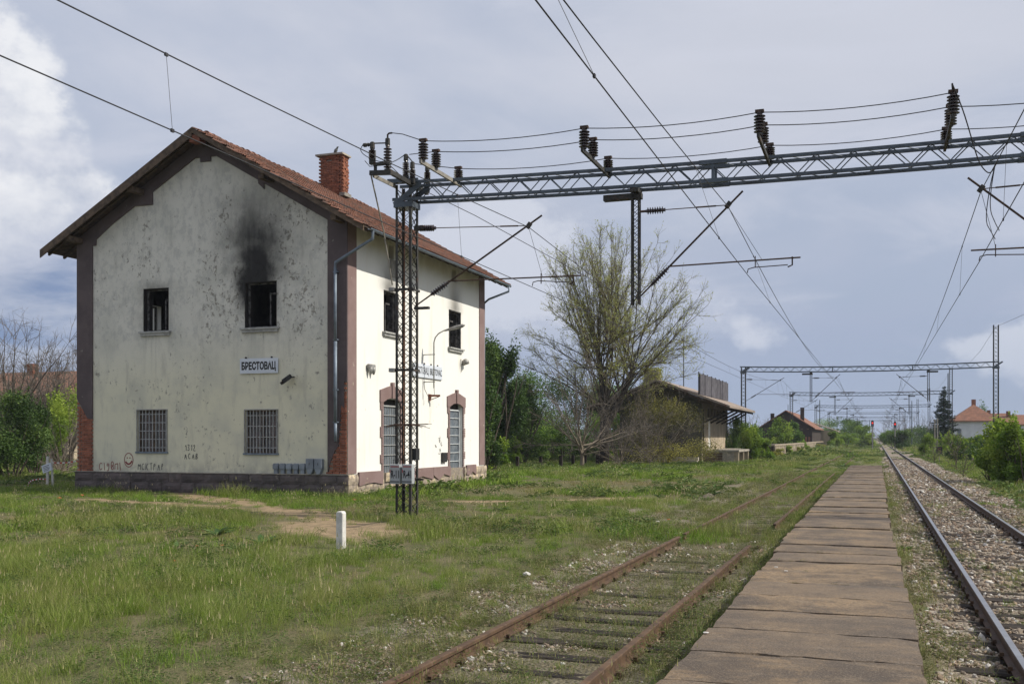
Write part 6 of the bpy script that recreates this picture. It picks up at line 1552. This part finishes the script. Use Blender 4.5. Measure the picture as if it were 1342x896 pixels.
for i, (px_, py_, s_, l_) in enumerate(((285, 702, .5, 'dark broad leaved dock tuft left of the marker post on the dirt path'), (312, 722, .42, 'dock tuft with a bent pale leaf below the dirt path'), (342, 715, .55, 'large dark dock tuft nearest the marker post'), (230, 720, .38, 'dock tuft in front of the path, left of the big tufts'), (125, 742, .36, 'spreading dock plant in the left foreground'), (62, 752, .36, 'pale dock leaves standing in the left foreground'), (88, 716, .3, 'lone dock plant at the left of the path'),
        (660, 668, .4, 'dark dock plant right of the lattice mast'), (848, 683, .45, 'silvery thistle by the gravel strip'), (785, 696, .32, 'flat thistle rosette in the middle field'), (906, 651, .4, 'small dock near the far gravel'), (936, 648, .5, 'upright dock clump near the far gravel'), (865, 652, .4, 'thistle near the yellow grass patch'), (1105, 610, .6, 'dark weed clump at the far end of the platform'), (725, 664, .3, 'round weed tuft near the broken paving'), (1188, 722, .24, 'bright green plantain at the platform edge'))):
    rosette(px_, py_, s_, l_, 200 + i)
# scraps
sc_m = mat('faded_litter', (.62, .60, .56), (.5, .48, .45), 8); rd_m = mat('red_litter', (.55, .10, .05), (.42, .12, .07), 8)
for i, (px_, py_, s_, m_, l_) in enumerate(((84, 645, .16, 'w', 'pale broken stone left of the gable'), (78, 653, .14, 'r', 'tan brick scrap at the left of the yard'), (107, 650, .14, 'r', 'reddish brick scrap near the left station corner'), (464, 657, .16, 'r', 'orange tile shard at the near station corner'), (472, 656, .13, 'r', 'second orange tile shard beside the corner'), (455, 655, .12, 'w', 'white stone chip at the near station corner'), (290, 716, .08, 'r', 'red plastic scrap by the dock tufts'), (258, 717, .06, 'r', 'small red scrap left of the dock tufts'), (228, 736, .08, 'r', 'red wrapper in the grass'), (233, 746, .09, 'w', 'white scrap below the red wrapper'),
        (690, 754, .14, 'w', 'grey slab chip near the side track gravel'), (862, 684, .1, 'w', 'white litter beside the silvery thistle'), (876, 681, .08, 'r', 'red litter beside the silvery thistle'), (606, 646, .08, 'w', 'white scrap in the grass right of the mast'), (1338, 712, .12, 'w', 'white plastic bottle lying by the right rail'), (1186, 862, .05, 'w', 'white pebble sized litter at the platform edge'))):
    b = PG(px_, py_); b.z = float(gz(b.x, b.y)) + .05; q = MB(); r_ = random.Random(i); bm = bmesh.new(); bmesh.ops.create_icosphere(bm, subdivisions=1, radius=1)
    for v in bm.verts: v.co *= r_.uniform(.7, 1.1); v.co.z *= .4
    q.add([tuple(b + v.co * s_ * .6) for v in bm.verts], [tuple(v.index for v in f.verts) for f in bm.faces]); bm.free()
    tag(q.build('rubble_piece' if s_ > .1 else 'litter', sc_m if m_ == 'w' else rd_m), l_, 'rubble' if s_ > .1 else 'litter')
# scraps on the platform
for i, (px_, py_, l_) in enumerate(((1017, 741, 'larger of two white paper scraps on the platform'), (1030, 746, 'smaller of two white paper scraps on the platform'), (925, 826, 'grey metal scrap at the left platform edge'))):
    b = PG(px_, py_, .345); q = MB(); q.box(b.x - .022, b.x + .022, b.y - .018, b.y + .018, .326, .334)
    tag(q.build('paper_scrap', sc_m, bevel=.003), l_, 'litter')
# ================================================================== GOODS SHED
shX0, shX1, shY0, shY1 = -19.6, -13.0, 81.2, 96.2
M['shed_wall'] = mat('shed_plaster', (.42, .35, .25), (.30, .25, .185), 1.2, st=(1, 1, .4), rough=.95, bmp=.3, c3=(.2, .17, .13), s3=3)
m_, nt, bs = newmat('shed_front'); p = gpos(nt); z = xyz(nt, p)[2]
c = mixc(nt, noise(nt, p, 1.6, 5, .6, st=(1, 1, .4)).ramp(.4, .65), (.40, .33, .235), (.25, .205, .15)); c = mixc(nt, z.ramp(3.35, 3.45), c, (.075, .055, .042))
c = mixc(nt, z.ramp(1.9, 2.5) * .45, c, (.17, .14, .11)); setcol(nt, bs, c); bs.inputs['Roughness'].default_value = .95; M['shed_front'] = m_  # shade of the roof overhang painted over the upper plaster
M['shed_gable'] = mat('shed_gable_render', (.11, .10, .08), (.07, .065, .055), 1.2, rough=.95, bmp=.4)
M['shed_roof'] = mat('grey_shed_roof', (.34, .28, .235), (.22, .18, .15), 3, rough=.95, bmp=.5, c3=(.20, .11, .07), s3=4, t3=(.56, .66))
M['barn_wall'] = mat('dark_barn_brick', (.050, .036, .030), (.035, .026, .022), 2, rough=.95, bmp=.3)
M['red_roof'] = mat('red_tile_roof', (.25, .12, .075), (.17, .085, .058), 2, rough=.9, bmp=.4, c3=(.16, .09, .06), s3=1.2, t3=(.55, .7))
M['white_wall'] = mat('white_house_wall', (.60, .62, .66), (.50, .52, .56), .6, rough=.9)
M['ivy'] = M['lf_olive']
gs = empty('goods_shed', (-16.3, 88.7, 0), 'low disused goods shed with wide overhanging roof and slatted screen on top', 'shed')
q = MB(); q.box(shX0, shX1, shY0, shY0 + .3, -.3, 4.5); q.prism([(shX0, 4.5), (shX1, 4.5), (shX1, 5.05), (-16.3, 6.25), (shX0, 5.2)], lambda u, v: (u, shY0, v), lambda u, v: (u, shY0 + .3, v))
q.build('gable_wall', M['shed_gable'], gs)
q = MB()
SH = [(84.6, 85.9, 1.05, 3.55)] + [(84.0 + i * 1.75, 85.15 + i * 1.75, 3.62, 4.42) for i in range(7)]
SH[1:] = [(a, b, c, d_) for a, b, c, d_ in SH[1:]]
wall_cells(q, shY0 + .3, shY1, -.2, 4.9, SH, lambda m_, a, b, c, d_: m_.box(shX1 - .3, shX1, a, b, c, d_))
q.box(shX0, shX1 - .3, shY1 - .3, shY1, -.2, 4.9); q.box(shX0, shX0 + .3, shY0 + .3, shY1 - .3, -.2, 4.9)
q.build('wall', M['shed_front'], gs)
for a, b, c, d_ in SH[1:]:
    f = MB(); f.box(shX1 - .2, shX1 - .14, a, b, c, d_).build('window', M['black'], gs); MB().box(shX1 - .02, shX1 + .06, a - .05, b + .05, c - .08, c).build('sill', M['shed_wall'], f if False else gs)
MB().box(shX1 - .12, shX1 - .04, 84.6, 85.9, 1.05, 3.5).build('door', M['white'], gs); MB().box(shX1 - .02, shX1 + .1, 84.3, 86.2, 3.5, 3.6).build('door_lintel', M['concrete'], gs)
MB().box(-16.4, -15.1, shY0 - .04, shY0 + .0, .6, 2.1).build('hatch', M['black'], gs)
for s_ in (-1, 1):
    q = MB(); xr_ = -16.3 + s_ * 5.7; q.prism([(-16.3, 6.58), (xr_, 4.44), (xr_, 4.28), (-16.3, 6.40)], lambda u, v: (u, 79.6, v), lambda u, v: (u, 97.0, v)); q.build('roof_slope', M['shed_roof'], gs)
    q = MB(); q.prism([(-16.3, 6.395), (xr_, 4.275), (xr_, 4.255), (-16.3, 6.375)], lambda u, v: (u, 79.65, v), lambda u, v: (u, 96.95, v)); q.build('roof_boarding', M['bark_d'], gs)
    q = MB(); q.prism([(-16.3, 6.38), (xr_ - s_ * .1, 4.27), (xr_ - s_ * .1, 4.12), (-16.3, 6.16)], lambda u, v: (u, 79.7, v), lambda u, v: (u, 79.85, v)); q.build('barge_board', M['wood_dark'], gs)
    for k in range(11):
        y = 80.6 + k * 1.6; q = MB(); q.bar((-16.3 + s_ * 3.3, y, 5.02), (xr_ - s_ * .15, y, 4.18), .12, .16); q.build('rafter', M['bark_d'], gs)
    for a in (3.3, 4.6):
        x = -16.3 + s_ * a; z = 6.40 - .3755 * a - .24; MB().box(x - .09, x + .09, 79.7, 96.9, z - .18, z).build('purlin', M['wood_dark'], gs)
for k in range(5):
    y = 82.6 + k * 3.2; MB().bar((shX1, y, 3.2), (-11.2, y, 4.15), .12, .14).build('strut', M['bark_d'], gs)
MB().tube([(shX1 + .1, shY0 + .2, .2), (shX1 + .1, shY0 + .2, 4.2)], .06, 6).build('downpipe', M['bark_d'], gs)
MB().box(-18.2, -17.0, 84, 85.0, 5.7, 7.55).build('chimney', M['concrete'], gs)
r = np.random.RandomState(5); C = np.stack([r.uniform(-18.4, -16.8, 2400), r.uniform(83.7, 85.2, 2400), 5.8 + 1.9 * r.rand(2400)], 1); C += r.randn(2400, 3) * .08
tag(leaf_obj('chimney_ivy', C, .16, M['ivy'], gs, 4), kind='stuff')
# slatted screen on the roof
slm = MB().box(-.03, .03, -.16, .16, 0, 1.62).mesh('slat', mat('screen_slat', (.115, .11, .125), (.075, .072, .082), 3, rough=.8))
for k in range(46):
    y = 79.9 + k * .345; piece('slat', slm, gs, (-12.95 + rng.uniform(-.01, .01), y, 5.35), (0, 0, rng.uniform(-.5, .5)), (1, 1, rng.uniform(.97, 1.03)))
for k in range(8): MB().box(-13.06, -12.98, 79.9 + k * 2.2, 80.0 + k * 2.2, 5.0, 7.1).build('screen_post', M['steel_d'], gs)
for z in (5.5, 6.7): MB().box(-12.99, -12.97, 79.8, 95.5, z, z + .06).build('screen_rail', M['steel_d'], gs)
# loading dock
dk = empty('loading_dock', (-11.3, 85, 0), 'low pale concrete loading dock in front of the goods shed', 'dock')
MB().box(shX1, -10.2, 82.0, 95.5, .86, 1.02).build('deck', M['concrete'], dk)
for k in range(5): MB().box(-10.6, -10.25, 82.1 + k * 3.2, 82.45 + k * 3.2, -.2, .86).build('pier', M['shed_wall'], dk)
MB().box(shX1 + .01, -10.6, 82.1, 82.3, -.2, .86).build('face_wall', M['concrete'], dk); MB().box(-11.0, -10.8, 82.3, 95.2, -.2, .86).build('face_wall', M['barn_wall'], dk)
for k in range(4): MB().box(shX1 + .05, -11.5, 82.06 + k * .001, 82.09, .02 + k * .2, .19 + k * .2).build('plank', M['wood_grey'], dk)
# step at the hatch
for k in range(2): tag(MB().box(-17.0, -13.2, 80.6 - k * .5, 81.19 - k * .5, -.2, .45 - k * .25).build('concrete_step', M['concrete']), ('upper' if k == 0 else 'lower') + ' concrete step under the dark hatch of the goods shed', 'step')
# thin aerial mast behind the shed
b = PZ(896, 101); q = MB(); q.tube([b, b + Vector((0, 0, 11.6))], .05, 6); q.bar(b + Vector((-.5, 0, 11.4)), b + Vector((.6, 0, 11.5)), .05); tag(q.build('aerial_pole', M['steel_d'], base=tuple(b)), 'thin tall aerial pole behind the goods shed roof', 'pole')
# ================================================================== FENCE POSTS
fl2 = ['leftmost stub fence post near the station corner', 'second stub fence post from the left', 'third and tallest dark stub fence post', 'fourth stub fence post from the left', 'stub fence post standing against the pale tree', 'rightmost stub fence post beside the tall tree trunk']
pts = []
for i, (px_, Z_) in enumerate(((678, 66), (708.5, 68), (735, 68), (751, 71.5), (767, 73), (783, 74.5))):
    b = PZ(px_, Z_); b.z = float(gz(b.x, b.y)); q = MB(); h_ = (.82, .80, .86, .8, .78, .85)[i]; w = .11
    q.prism([(-w, -.2), (w, -.2), (w * .9, h_ - .03), (w * .3, h_), (-w * .8, h_ - .02)], lambda u, v: (b.x + u, b.y - .1, b.z + v), lambda u, v: (b.x + u, b.y + .1, b.z + v))
    tag(q.build('fence_post', M['bark_d'], base=tuple(b)), fl2[i], 'post', 'stub fence posts before the trees'); pts.append(b + Vector((0, 0, h_ * .75)))
# ================================================================== BARN, RAMP, HOUSES
rp = empty('loading_ramp', (-13, 130, 0), 'long low stone walled ramp leading to the dark barn', 'ramp')
MB().box(-22, -9.4, 102, 200, -.3, 1.16).build('fill', M['barn_wall'], rp)
cpm = MB().box(-.35, .12, -.98, .98, 0, .14).mesh('coping_stone', M['shed_wall'])
for k in range(48): piece('coping_stone', cpm, rp, (-9.4, 103 + k * 2, 1.162), (0, rng.uniform(-.01, .01), 0))
me_ = MB().box(-.06, .06, -.58, .58, -.2, .2).mesh('stone', mat('ramp_stone', (.34, .28, .20), (.18, .15, .11), 1.5, rough=.95, rnd=.3))
for k in range(60):
    for j in range(3): piece('stone', me_, rp, (-9.37, 102.7 + k * 1.2 + (j % 2) * .6, .1 + j * .41), None, (1 + rng.random() * .4, 1, 1))
q = MB()
n_ = 5000; r = np.random.RandomState(8)
bn = empty('barn', (-13.9, 180, 1.16), 'dark gabled brick barn with faded red tiled roof behind the ramp', 'barn')
bx0, bx1, by0, by1, ez, rz_ = -18.0, -9.8, 172, 200, 3.6, 6.25; mx_ = (bx0 + bx1) / 2
q = MB(); q.prism([(bx0, 1.0), (bx1, 1.0), (bx1, ez), (mx_, rz_), (bx0, ez)], lambda u, v: (u, by0, v), lambda u, v: (u, by0 + .4, v)); q.build('gable_wall', M['barn_wall'], bn)
q = MB(); q.box(bx1 - .3, bx1, by0 + .4, by1, 1.0, ez); q.box(bx0, bx0 + .3, by0 + .4, by1, 1.0, ez); q.box(bx0 + .3, bx1 - .3, by1 - .3, by1, 1.0, ez); q.build('wall', M['barn_wall'], bn)
for s_ in (-1, 1):
    xe_ = mx_ + s_ * 4.6; q = MB(); sl_ = (rz_ - ez) / 4.1; q.prism([(mx_, rz_ + .18), (xe_, rz_ + .18 - sl_ * 4.6), (xe_, rz_ - sl_ * 4.6 + .03), (mx_, rz_ + .03)], lambda u, v: (u, by0 - .5, v), lambda u, v: (u, by1 + .5, v)); q.build('roof_slope', M['red_roof'], bn)
for x, y, z in ((mx_ - 2.5, 176, 6.0), (mx_ + 2.4, 174.5, 6.9)): MB().box(x - .3, x + .3, y - .3, y + .3, 4.2, z).build('chimney', M['barn_wall'], bn)
for k in (0, 1, 2, 6, 7): MB().box(bx0 + .7 + k * .95, bx0 + 1.05 + k * .95, by0 - .03, by0 - .003, 3.25, 3.45).build('vent', M['wood_grey'], bn)
for k in range(5): MB().box(bx1 - 2.6 + k * .5, bx1 - 2.3 + k * .5, by0 - .03, by0 - .003, 1.3, 2.1).build('window', M['red_roof'], bn)
ln = empty('lean_to', (-8.6, 205, 1), 'small white walled lean to with sagging roof beside the barn', 'shed')
q = MB(); q.box(-10.8, -8.2, 201, 212, 0, 3.3).build('wall', M['shed_wall'], ln); q = MB(); q.prism([(-12.5, 5.2), (-6.8, 3.2), (-6.8, 3.05), (-12.5, 5.05)], lambda u, v: (u, 200.5, v), lambda u, v: (u, 214, v)); q.build('roof_slope', M['shed_roof'], ln)
MB().box(-8.2, -8.1, 203, 205, 0, 2.6).build('door', M['black'], ln)
def house(name, x0, x1, y0, y1, ez, rz_, label, wallm, hip=True, chim=None, wins=()):
    h = empty(name, ((x0 + x1) / 2, (y0 + y1) / 2, 0), label, 'house')
    MB().box(x0, x1, y0, y1, -.5, ez).build('wall', wallm, h)
    o = .5; mx_ = (x0 + x1) / 2; q = MB()
    if hip:
        w = (x1 - x0) / 2; a = (mx_, y0 + w, rz_); b = (mx_, max(y1 - w, y0 + w + .5), rz_)
        vs = [(x0 - o, y0 - o, ez - .1), (x1 + o, y0 - o, ez - .1), (x1 + o, y1 + o, ez - .1), (x0 - o, y1 + o, ez - .1), a, b, (x0 - o, y0 - o, ez + .08), (x1 + o, y0 - o, ez + .08), (x1 + o, y1 + o, ez + .08), (x0 - o, y1 + o, ez + .08)]
        q.add(vs, [(0, 3, 2, 1), (0, 1, 7, 6), (1, 2, 8, 7), (2, 3, 9, 8), (3, 0, 6, 9), (6, 7, 4), (7, 8, 5, 4), (8, 9, 5), (9, 6, 4, 5)])
    else:
        my = (y0 + y1) / 2
        q.prism([(y0 - o, ez - .1), (y1 + o, ez - .1), (y1 + o, ez + .1), (my, rz_), (y0 - o, ez + .1)], lambda u, v: (x0 - o, u, v), lambda u, v: (x1 + o, u, v))
    q.build('roof', M['red_roof'], h)
    for c in (chim or ()): MB().box(c[0] - .35, c[0] + .35, c[1] - .35, c[1] + .35, ez, c[2]).build('chimney', M['brick_old'], h)
    for (x, z, w, hh) in wins:
        f = MB().box(x - w / 2, x + w / 2, y0 - .05, y0 - .003, z - hh / 2, z + hh / 2).build('window', M['sill'], h); MB().box(x - w / 2 + .1, x + w / 2 - .1, y0 - .07, y0 - .052, z - hh / 2 + .1, z + hh / 2 - .1).build('pane', M['glass'], f)
    return h
house('white_house', 12.9, 20.2, 200, 209, 4.9, 8.0, 'white walled house with a hipped red roof behind the spruce', M['white_wall'], True, [(16.6, 204.0, 8.9)], [(13.9, 2.9, .8, 1.3)])
MB_ = MB()
house('red_roofed_house', 22.0, 44, 216, 225, 4.4, 6.4, 'long low house with red roof at the right picture edge', M['white_wall'], False, [(24.0, 219.5, 7.1), (30, 220, 7.1)])
house('village_house', 20.9, 27, 248, 257, 4.6, 7.4, 'farther red roofed house between the white house and the bush', M['shed_wall'], False, [(23.6, 252, 8.1)])
hl = house('red_roofed_house', -75, -61.5, 66, 80, 5.0, 7.9, 'red roofed house half hidden by bare trees at the left edge', M['shed_wall'], False, [(-71.5, 72.5, 8.6)])
# ================================================================== SIGNALS, POLES, BOARD, CAR
red = bpy.data.materials.new('red_signal_light'); red.use_nodes = True; b_ = red.node_tree.nodes['Principled BSDF']; b_.inputs['Base Color'].default_value = (.6, .01, .01, 1); b_.inputs['Emission Color'].default_value = (1, .03, .02, 1); b_.inputs['Emission Strength'].default_value = 1.6
for i, (px_, zt) in enumerate(((1143.4, 551.5), (1173, 553))):
    b = PZ(px_, 172); zt_ = CAMZ + (573 - zt) / 1345 * 172 + .1
    s = empty('railway_signal', b, ('left' if i == 0 else 'right') + ' of the two red railway signals down the line', 'signal', 'red railway signals')
    MB().tube([b, b + Vector((0, 0, zt_ - 1.0))], .085, 7).build('mast', M['lampgrey'], s)
    q = MB(); c_ = Vector((b.x, b.y, zt_ - .55))
    q.prism([(math.cos(t) * .23, math.sin(t) * .23 + (.34 if math.sin(t) > 0 else -.34)) for t in [2 * math.pi * k / 16 for k in range(16)]], lambda u, v: (c_.x + u, c_.y - .06, c_.z + v), lambda u, v: (c_.x + u, c_.y + .04, c_.z + v)); q.build('backboard', M['black'], s)
    MB().lathe([(.12, 0), (.12, .02)], c_ + Vector((0, -.065, .12)), (0, -1, 0), 12).build('red_lamp', red, s)
    MB().lathe([(.12, 0), (.12, .02)], c_ + Vector((0, -.065, -.32)), (0, -1, 0), 12).build('dark_lamp', M['glass'], s)
    for dz_ in (.12, -.32): MB().lathe([(.14, 0), (.14, .2)], c_ + Vector((0, -.065, dz_ + .03)), (0, -1, -.1), 10).build('hood', M['black'], s) if False else None
    MB().box(b.x - .16, b.x + .16, b.y - .14, b.y + .14, 1.2, 1.9).build('relay_case', M['lampgrey'], s)
    q = MB(); q.bar((b.x + .12, b.y + .15, .1), (b.x + .12, b.y + .15, zt_ - 1), .03); q.bar((b.x - .12, b.y + .15, .1), (b.x - .12, b.y + .15, zt_ - 1), .03)
    for k in range(10): q.bar((b.x - .12, b.y + .15, .4 + k * .3), (b.x + .12, b.y + .15, .4 + k * .3), .025)
    q.build('ladder', M['steel_d'], s)
for i, (px_, Z_, top, rad, m_, l_) in enumerate(((1195, 205, 525, .10, 'steel', 'slender grey pole above the parked car'), (1242.5, 150, 489, .11, 'steel', 'very tall grey mast crossing the spruce'), (1225, 120, 549, .09, 'galv', 'left one of the twin wooden poles'), (1228.5, 120, 548, .09, 'galv', 'right one of the twin wooden poles'), (1139.5, 260, 550, .10, 'steel', 'thin pole left of the first red signal'), (1249, 160, 549, .07, 'steel_d', 'dark thin pole left of the white house'), (1074.3, 260, 524, .14, 'steel', 'distant tall mast above the barn roof'), (1032.8, 400, 530, .16, 'steel', 'distant pylon left of the barn ridge'))):
    b = PZ(px_, Z_); z_ = CAMZ + (573 - top) / 1345 * Z_; q = MB(); q.tube([b, (b.x, b.y, z_)], [rad, rad * .7], 7)
    tag(q.build('line_pole', M[m_], base=tuple(b)), l_, 'pole')
b = PZ(1231, 79); b.z = -.05
s = empty('number_board', b, 'black board with a pale five on a short post right of the main track', 'sign')
MB().tube([b, b + Vector((0, 0, 1.0))], .035, 6).build('post', M['galv'], s)
MB().box(b.x - .22, b.x + .22, b.y - .07, b.y + .0, .62 + b.z + .1, 1.36 + b.z).build('board', M['black'], s, bevel=.01)
q = MB(); fc = lambda p, e: (b.x + p[0], b.y - .073 - e, b.z + 1.04 + p[1])
ribbon(q, [(.10, .18), (-.08, .17), (-.09, .02), (.06, .03), (.10, -.09), (.03, -.18), (-.10, -.16)], .045, fc); q.build('numeral', mat('faded_pink', (.30, .17, .14), (.2, .1, .08), 20), s)
# car
cp = PZ(1204.8, 232); cp.z = .25
cr = empty('parked_car', cp, 'small silver blue car parked on the pale road beyond the right bushes', 'car')
bd = mat('silver_car_paint', (.42, .47, .55), (.40, .45, .53), 2, rough=.3, metal=.3)
prof = [(-2.0, .35), (2.0, .35), (2.05, .75), (1.7, .9), (1.0, .98), (.5, 1.42), (-.9, 1.45), (-1.7, 1.0), (-2.0, .92)]
q = MB(); q.prism([(a, b2) for a, b2 in prof], lambda u, v: (cp.x - .82 * (1 if v < 1 else .86), cp.y + u, cp.z + v), lambda u, v: (cp.x + .82 * (1 if v < 1 else .86), cp.y + u, cp.z + v)); q.build('body', bd, cr, bevel=.04)
q = MB(); q.prism([(-1.66, 1.02), (-.92, 1.40), (-.95, 1.42), (-1.72, 1.02)], lambda u, v: (cp.x - .62, cp.y + u - .02, cp.z + v), lambda u, v: (cp.x + .62, cp.y + u - .02, cp.z + v)); q.build('windscreen', M['glass'], cr)
for s_ in (-1, 1):
    q = MB(); q.prism([(-1.4, 1.02), (.75, 1.02), (.4, 1.36), (-.85, 1.38)], lambda u, v: (cp.x + s_ * .70, cp.y + u, cp.z + v), lambda u, v: (cp.x + s_ * .835, cp.y + u, cp.z + v)); q.build('side_window', M['glass'], cr)
    for yy in (-1.25, 1.25): MB().lathe([(.30, 0), (.31, .03), (.31, .17), (.30, .2)], (cp.x + s_ * .64, cp.y + yy, cp.z + .31), (s_, 0, 0), 14).build('wheel', M['black'], cr)
    MB().box(cp.x + s_ * .55 - .14, cp.x + s_ * .55 + .14, cp.y - 2.03, cp.y - 1.99, cp.z + .66, cp.z + .8).build('headlight', M['sign'], cr)
rd = MB(); rd.box(6.2, 13, 205, 260, -.2, .24); tag(rd.build('road', mat('pale_road', (.42, .37, .31), (.34, .30, .25), 1)), 'pale gravel road by the parked car', kind='structure')
# ================================================================== WARNING SIGN AT LEFT
b = PG(62, 637); b.z = float(gz(b.x, b.y))
s = empty('warning_sign', b, 'leaning white stake with a small notice board and barrier tape', 'sign')
q = MB(); q.bar(b - Vector((0, 0, .1)), b + Vector((.03, 0, 1.25)), .10, .07); q.build('stake', M['white'], s)
q = MB(); q.bar(b + Vector((.18, .12, -.1)), b + Vector((.12, .1, 1.15)), .07, .05); q.build('stake', M['white'], s)
c = b + Vector((.03, -.06, .78)); rm = Matrix.Rotation(-.30, 4, 'Y')
bdm = MB().box(-.24, .24, -.012, .012, -.16, .16).mesh('board', M['sign']); piece('board', bdm, s, c, rm.to_3x3())
q = MB()
for k in range(4): q.box(-.17, .17 - (k % 2) * .05, -.0165, -.0135, .08 - k * .06, .10 - k * .06)
piece('printed_lines', q.mesh('printed_lines', M['black']), s, c, rm.to_3x3())
tpw = MB(); arc = [b + Vector((-.9, -.1, .0)), b + Vector((-.88, -.1, .15)), b + Vector((-.7, -.1, .27)), b + Vector((-.35, -.08, .33)), b + Vector((-.02, -.06, .32))]
seg = []
for i in range(len(arc) - 1):
    for k in range(4): seg.append(arc[i].lerp(arc[i + 1], k / 4))
seg.append(arc[-1])
tape = empty('barrier_tape', b + Vector((-.9, -.1, 0)), 'red and white barrier tape sagging in an arch beside the small notice board', 'tape')
for i, (p, p2) in enumerate(zip(seg, seg[1:])): MB().bar(p, p2, .008, .05).build('tape_stripe', M['redp'] if i % 2 else M['white'], tape)
tape = empty('barrier_tape', b + Vector((0, .1, .95)), 'red and white barrier tape stretched towards the station corner', 'tape')
a0, a1 = b + Vector((.12, .1, 1.0)), Vector((X0 - .2, Y0 + 1.2, 1.35))
for i in range(16):
    t0, t1 = i / 16, (i + 1) / 16; f = lambda t: a0.lerp(a1, t) - Vector((0, 0, .5 * t * (1 - t)))
    MB().bar(f(t0), f(t1), .008, .05).build('tape_stripe', M['redp'] if i % 2 else M['white'], tape)

# ------------------------------------------------------------------ air
hz = MB(); hz.box(-1500, 1500, -140, 2600, -2.2, 16.5); ho = hz.build('haze', M['glass']); ho.data.materials.clear()
hm = bpy.data.materials.new('haze_air'); hm.use_nodes = True; nt = hm.node_tree; nt.nodes.clear()
ov = nt.nodes.new('ShaderNodeOutputMaterial'); vp = nt.nodes.new('ShaderNodeVolumePrincipled'); vp.inputs['Color'].default_value = (.80, .87, 1, 1); vp.inputs['Density'].default_value = .00024; vp.inputs['Anisotropy'].default_value = .0
nt.links.new(vp.outputs[0], ov.inputs['Volume']); ho.data.materials.append(hm); tag(ho, 'thin spring haze in the air', kind='stuff')
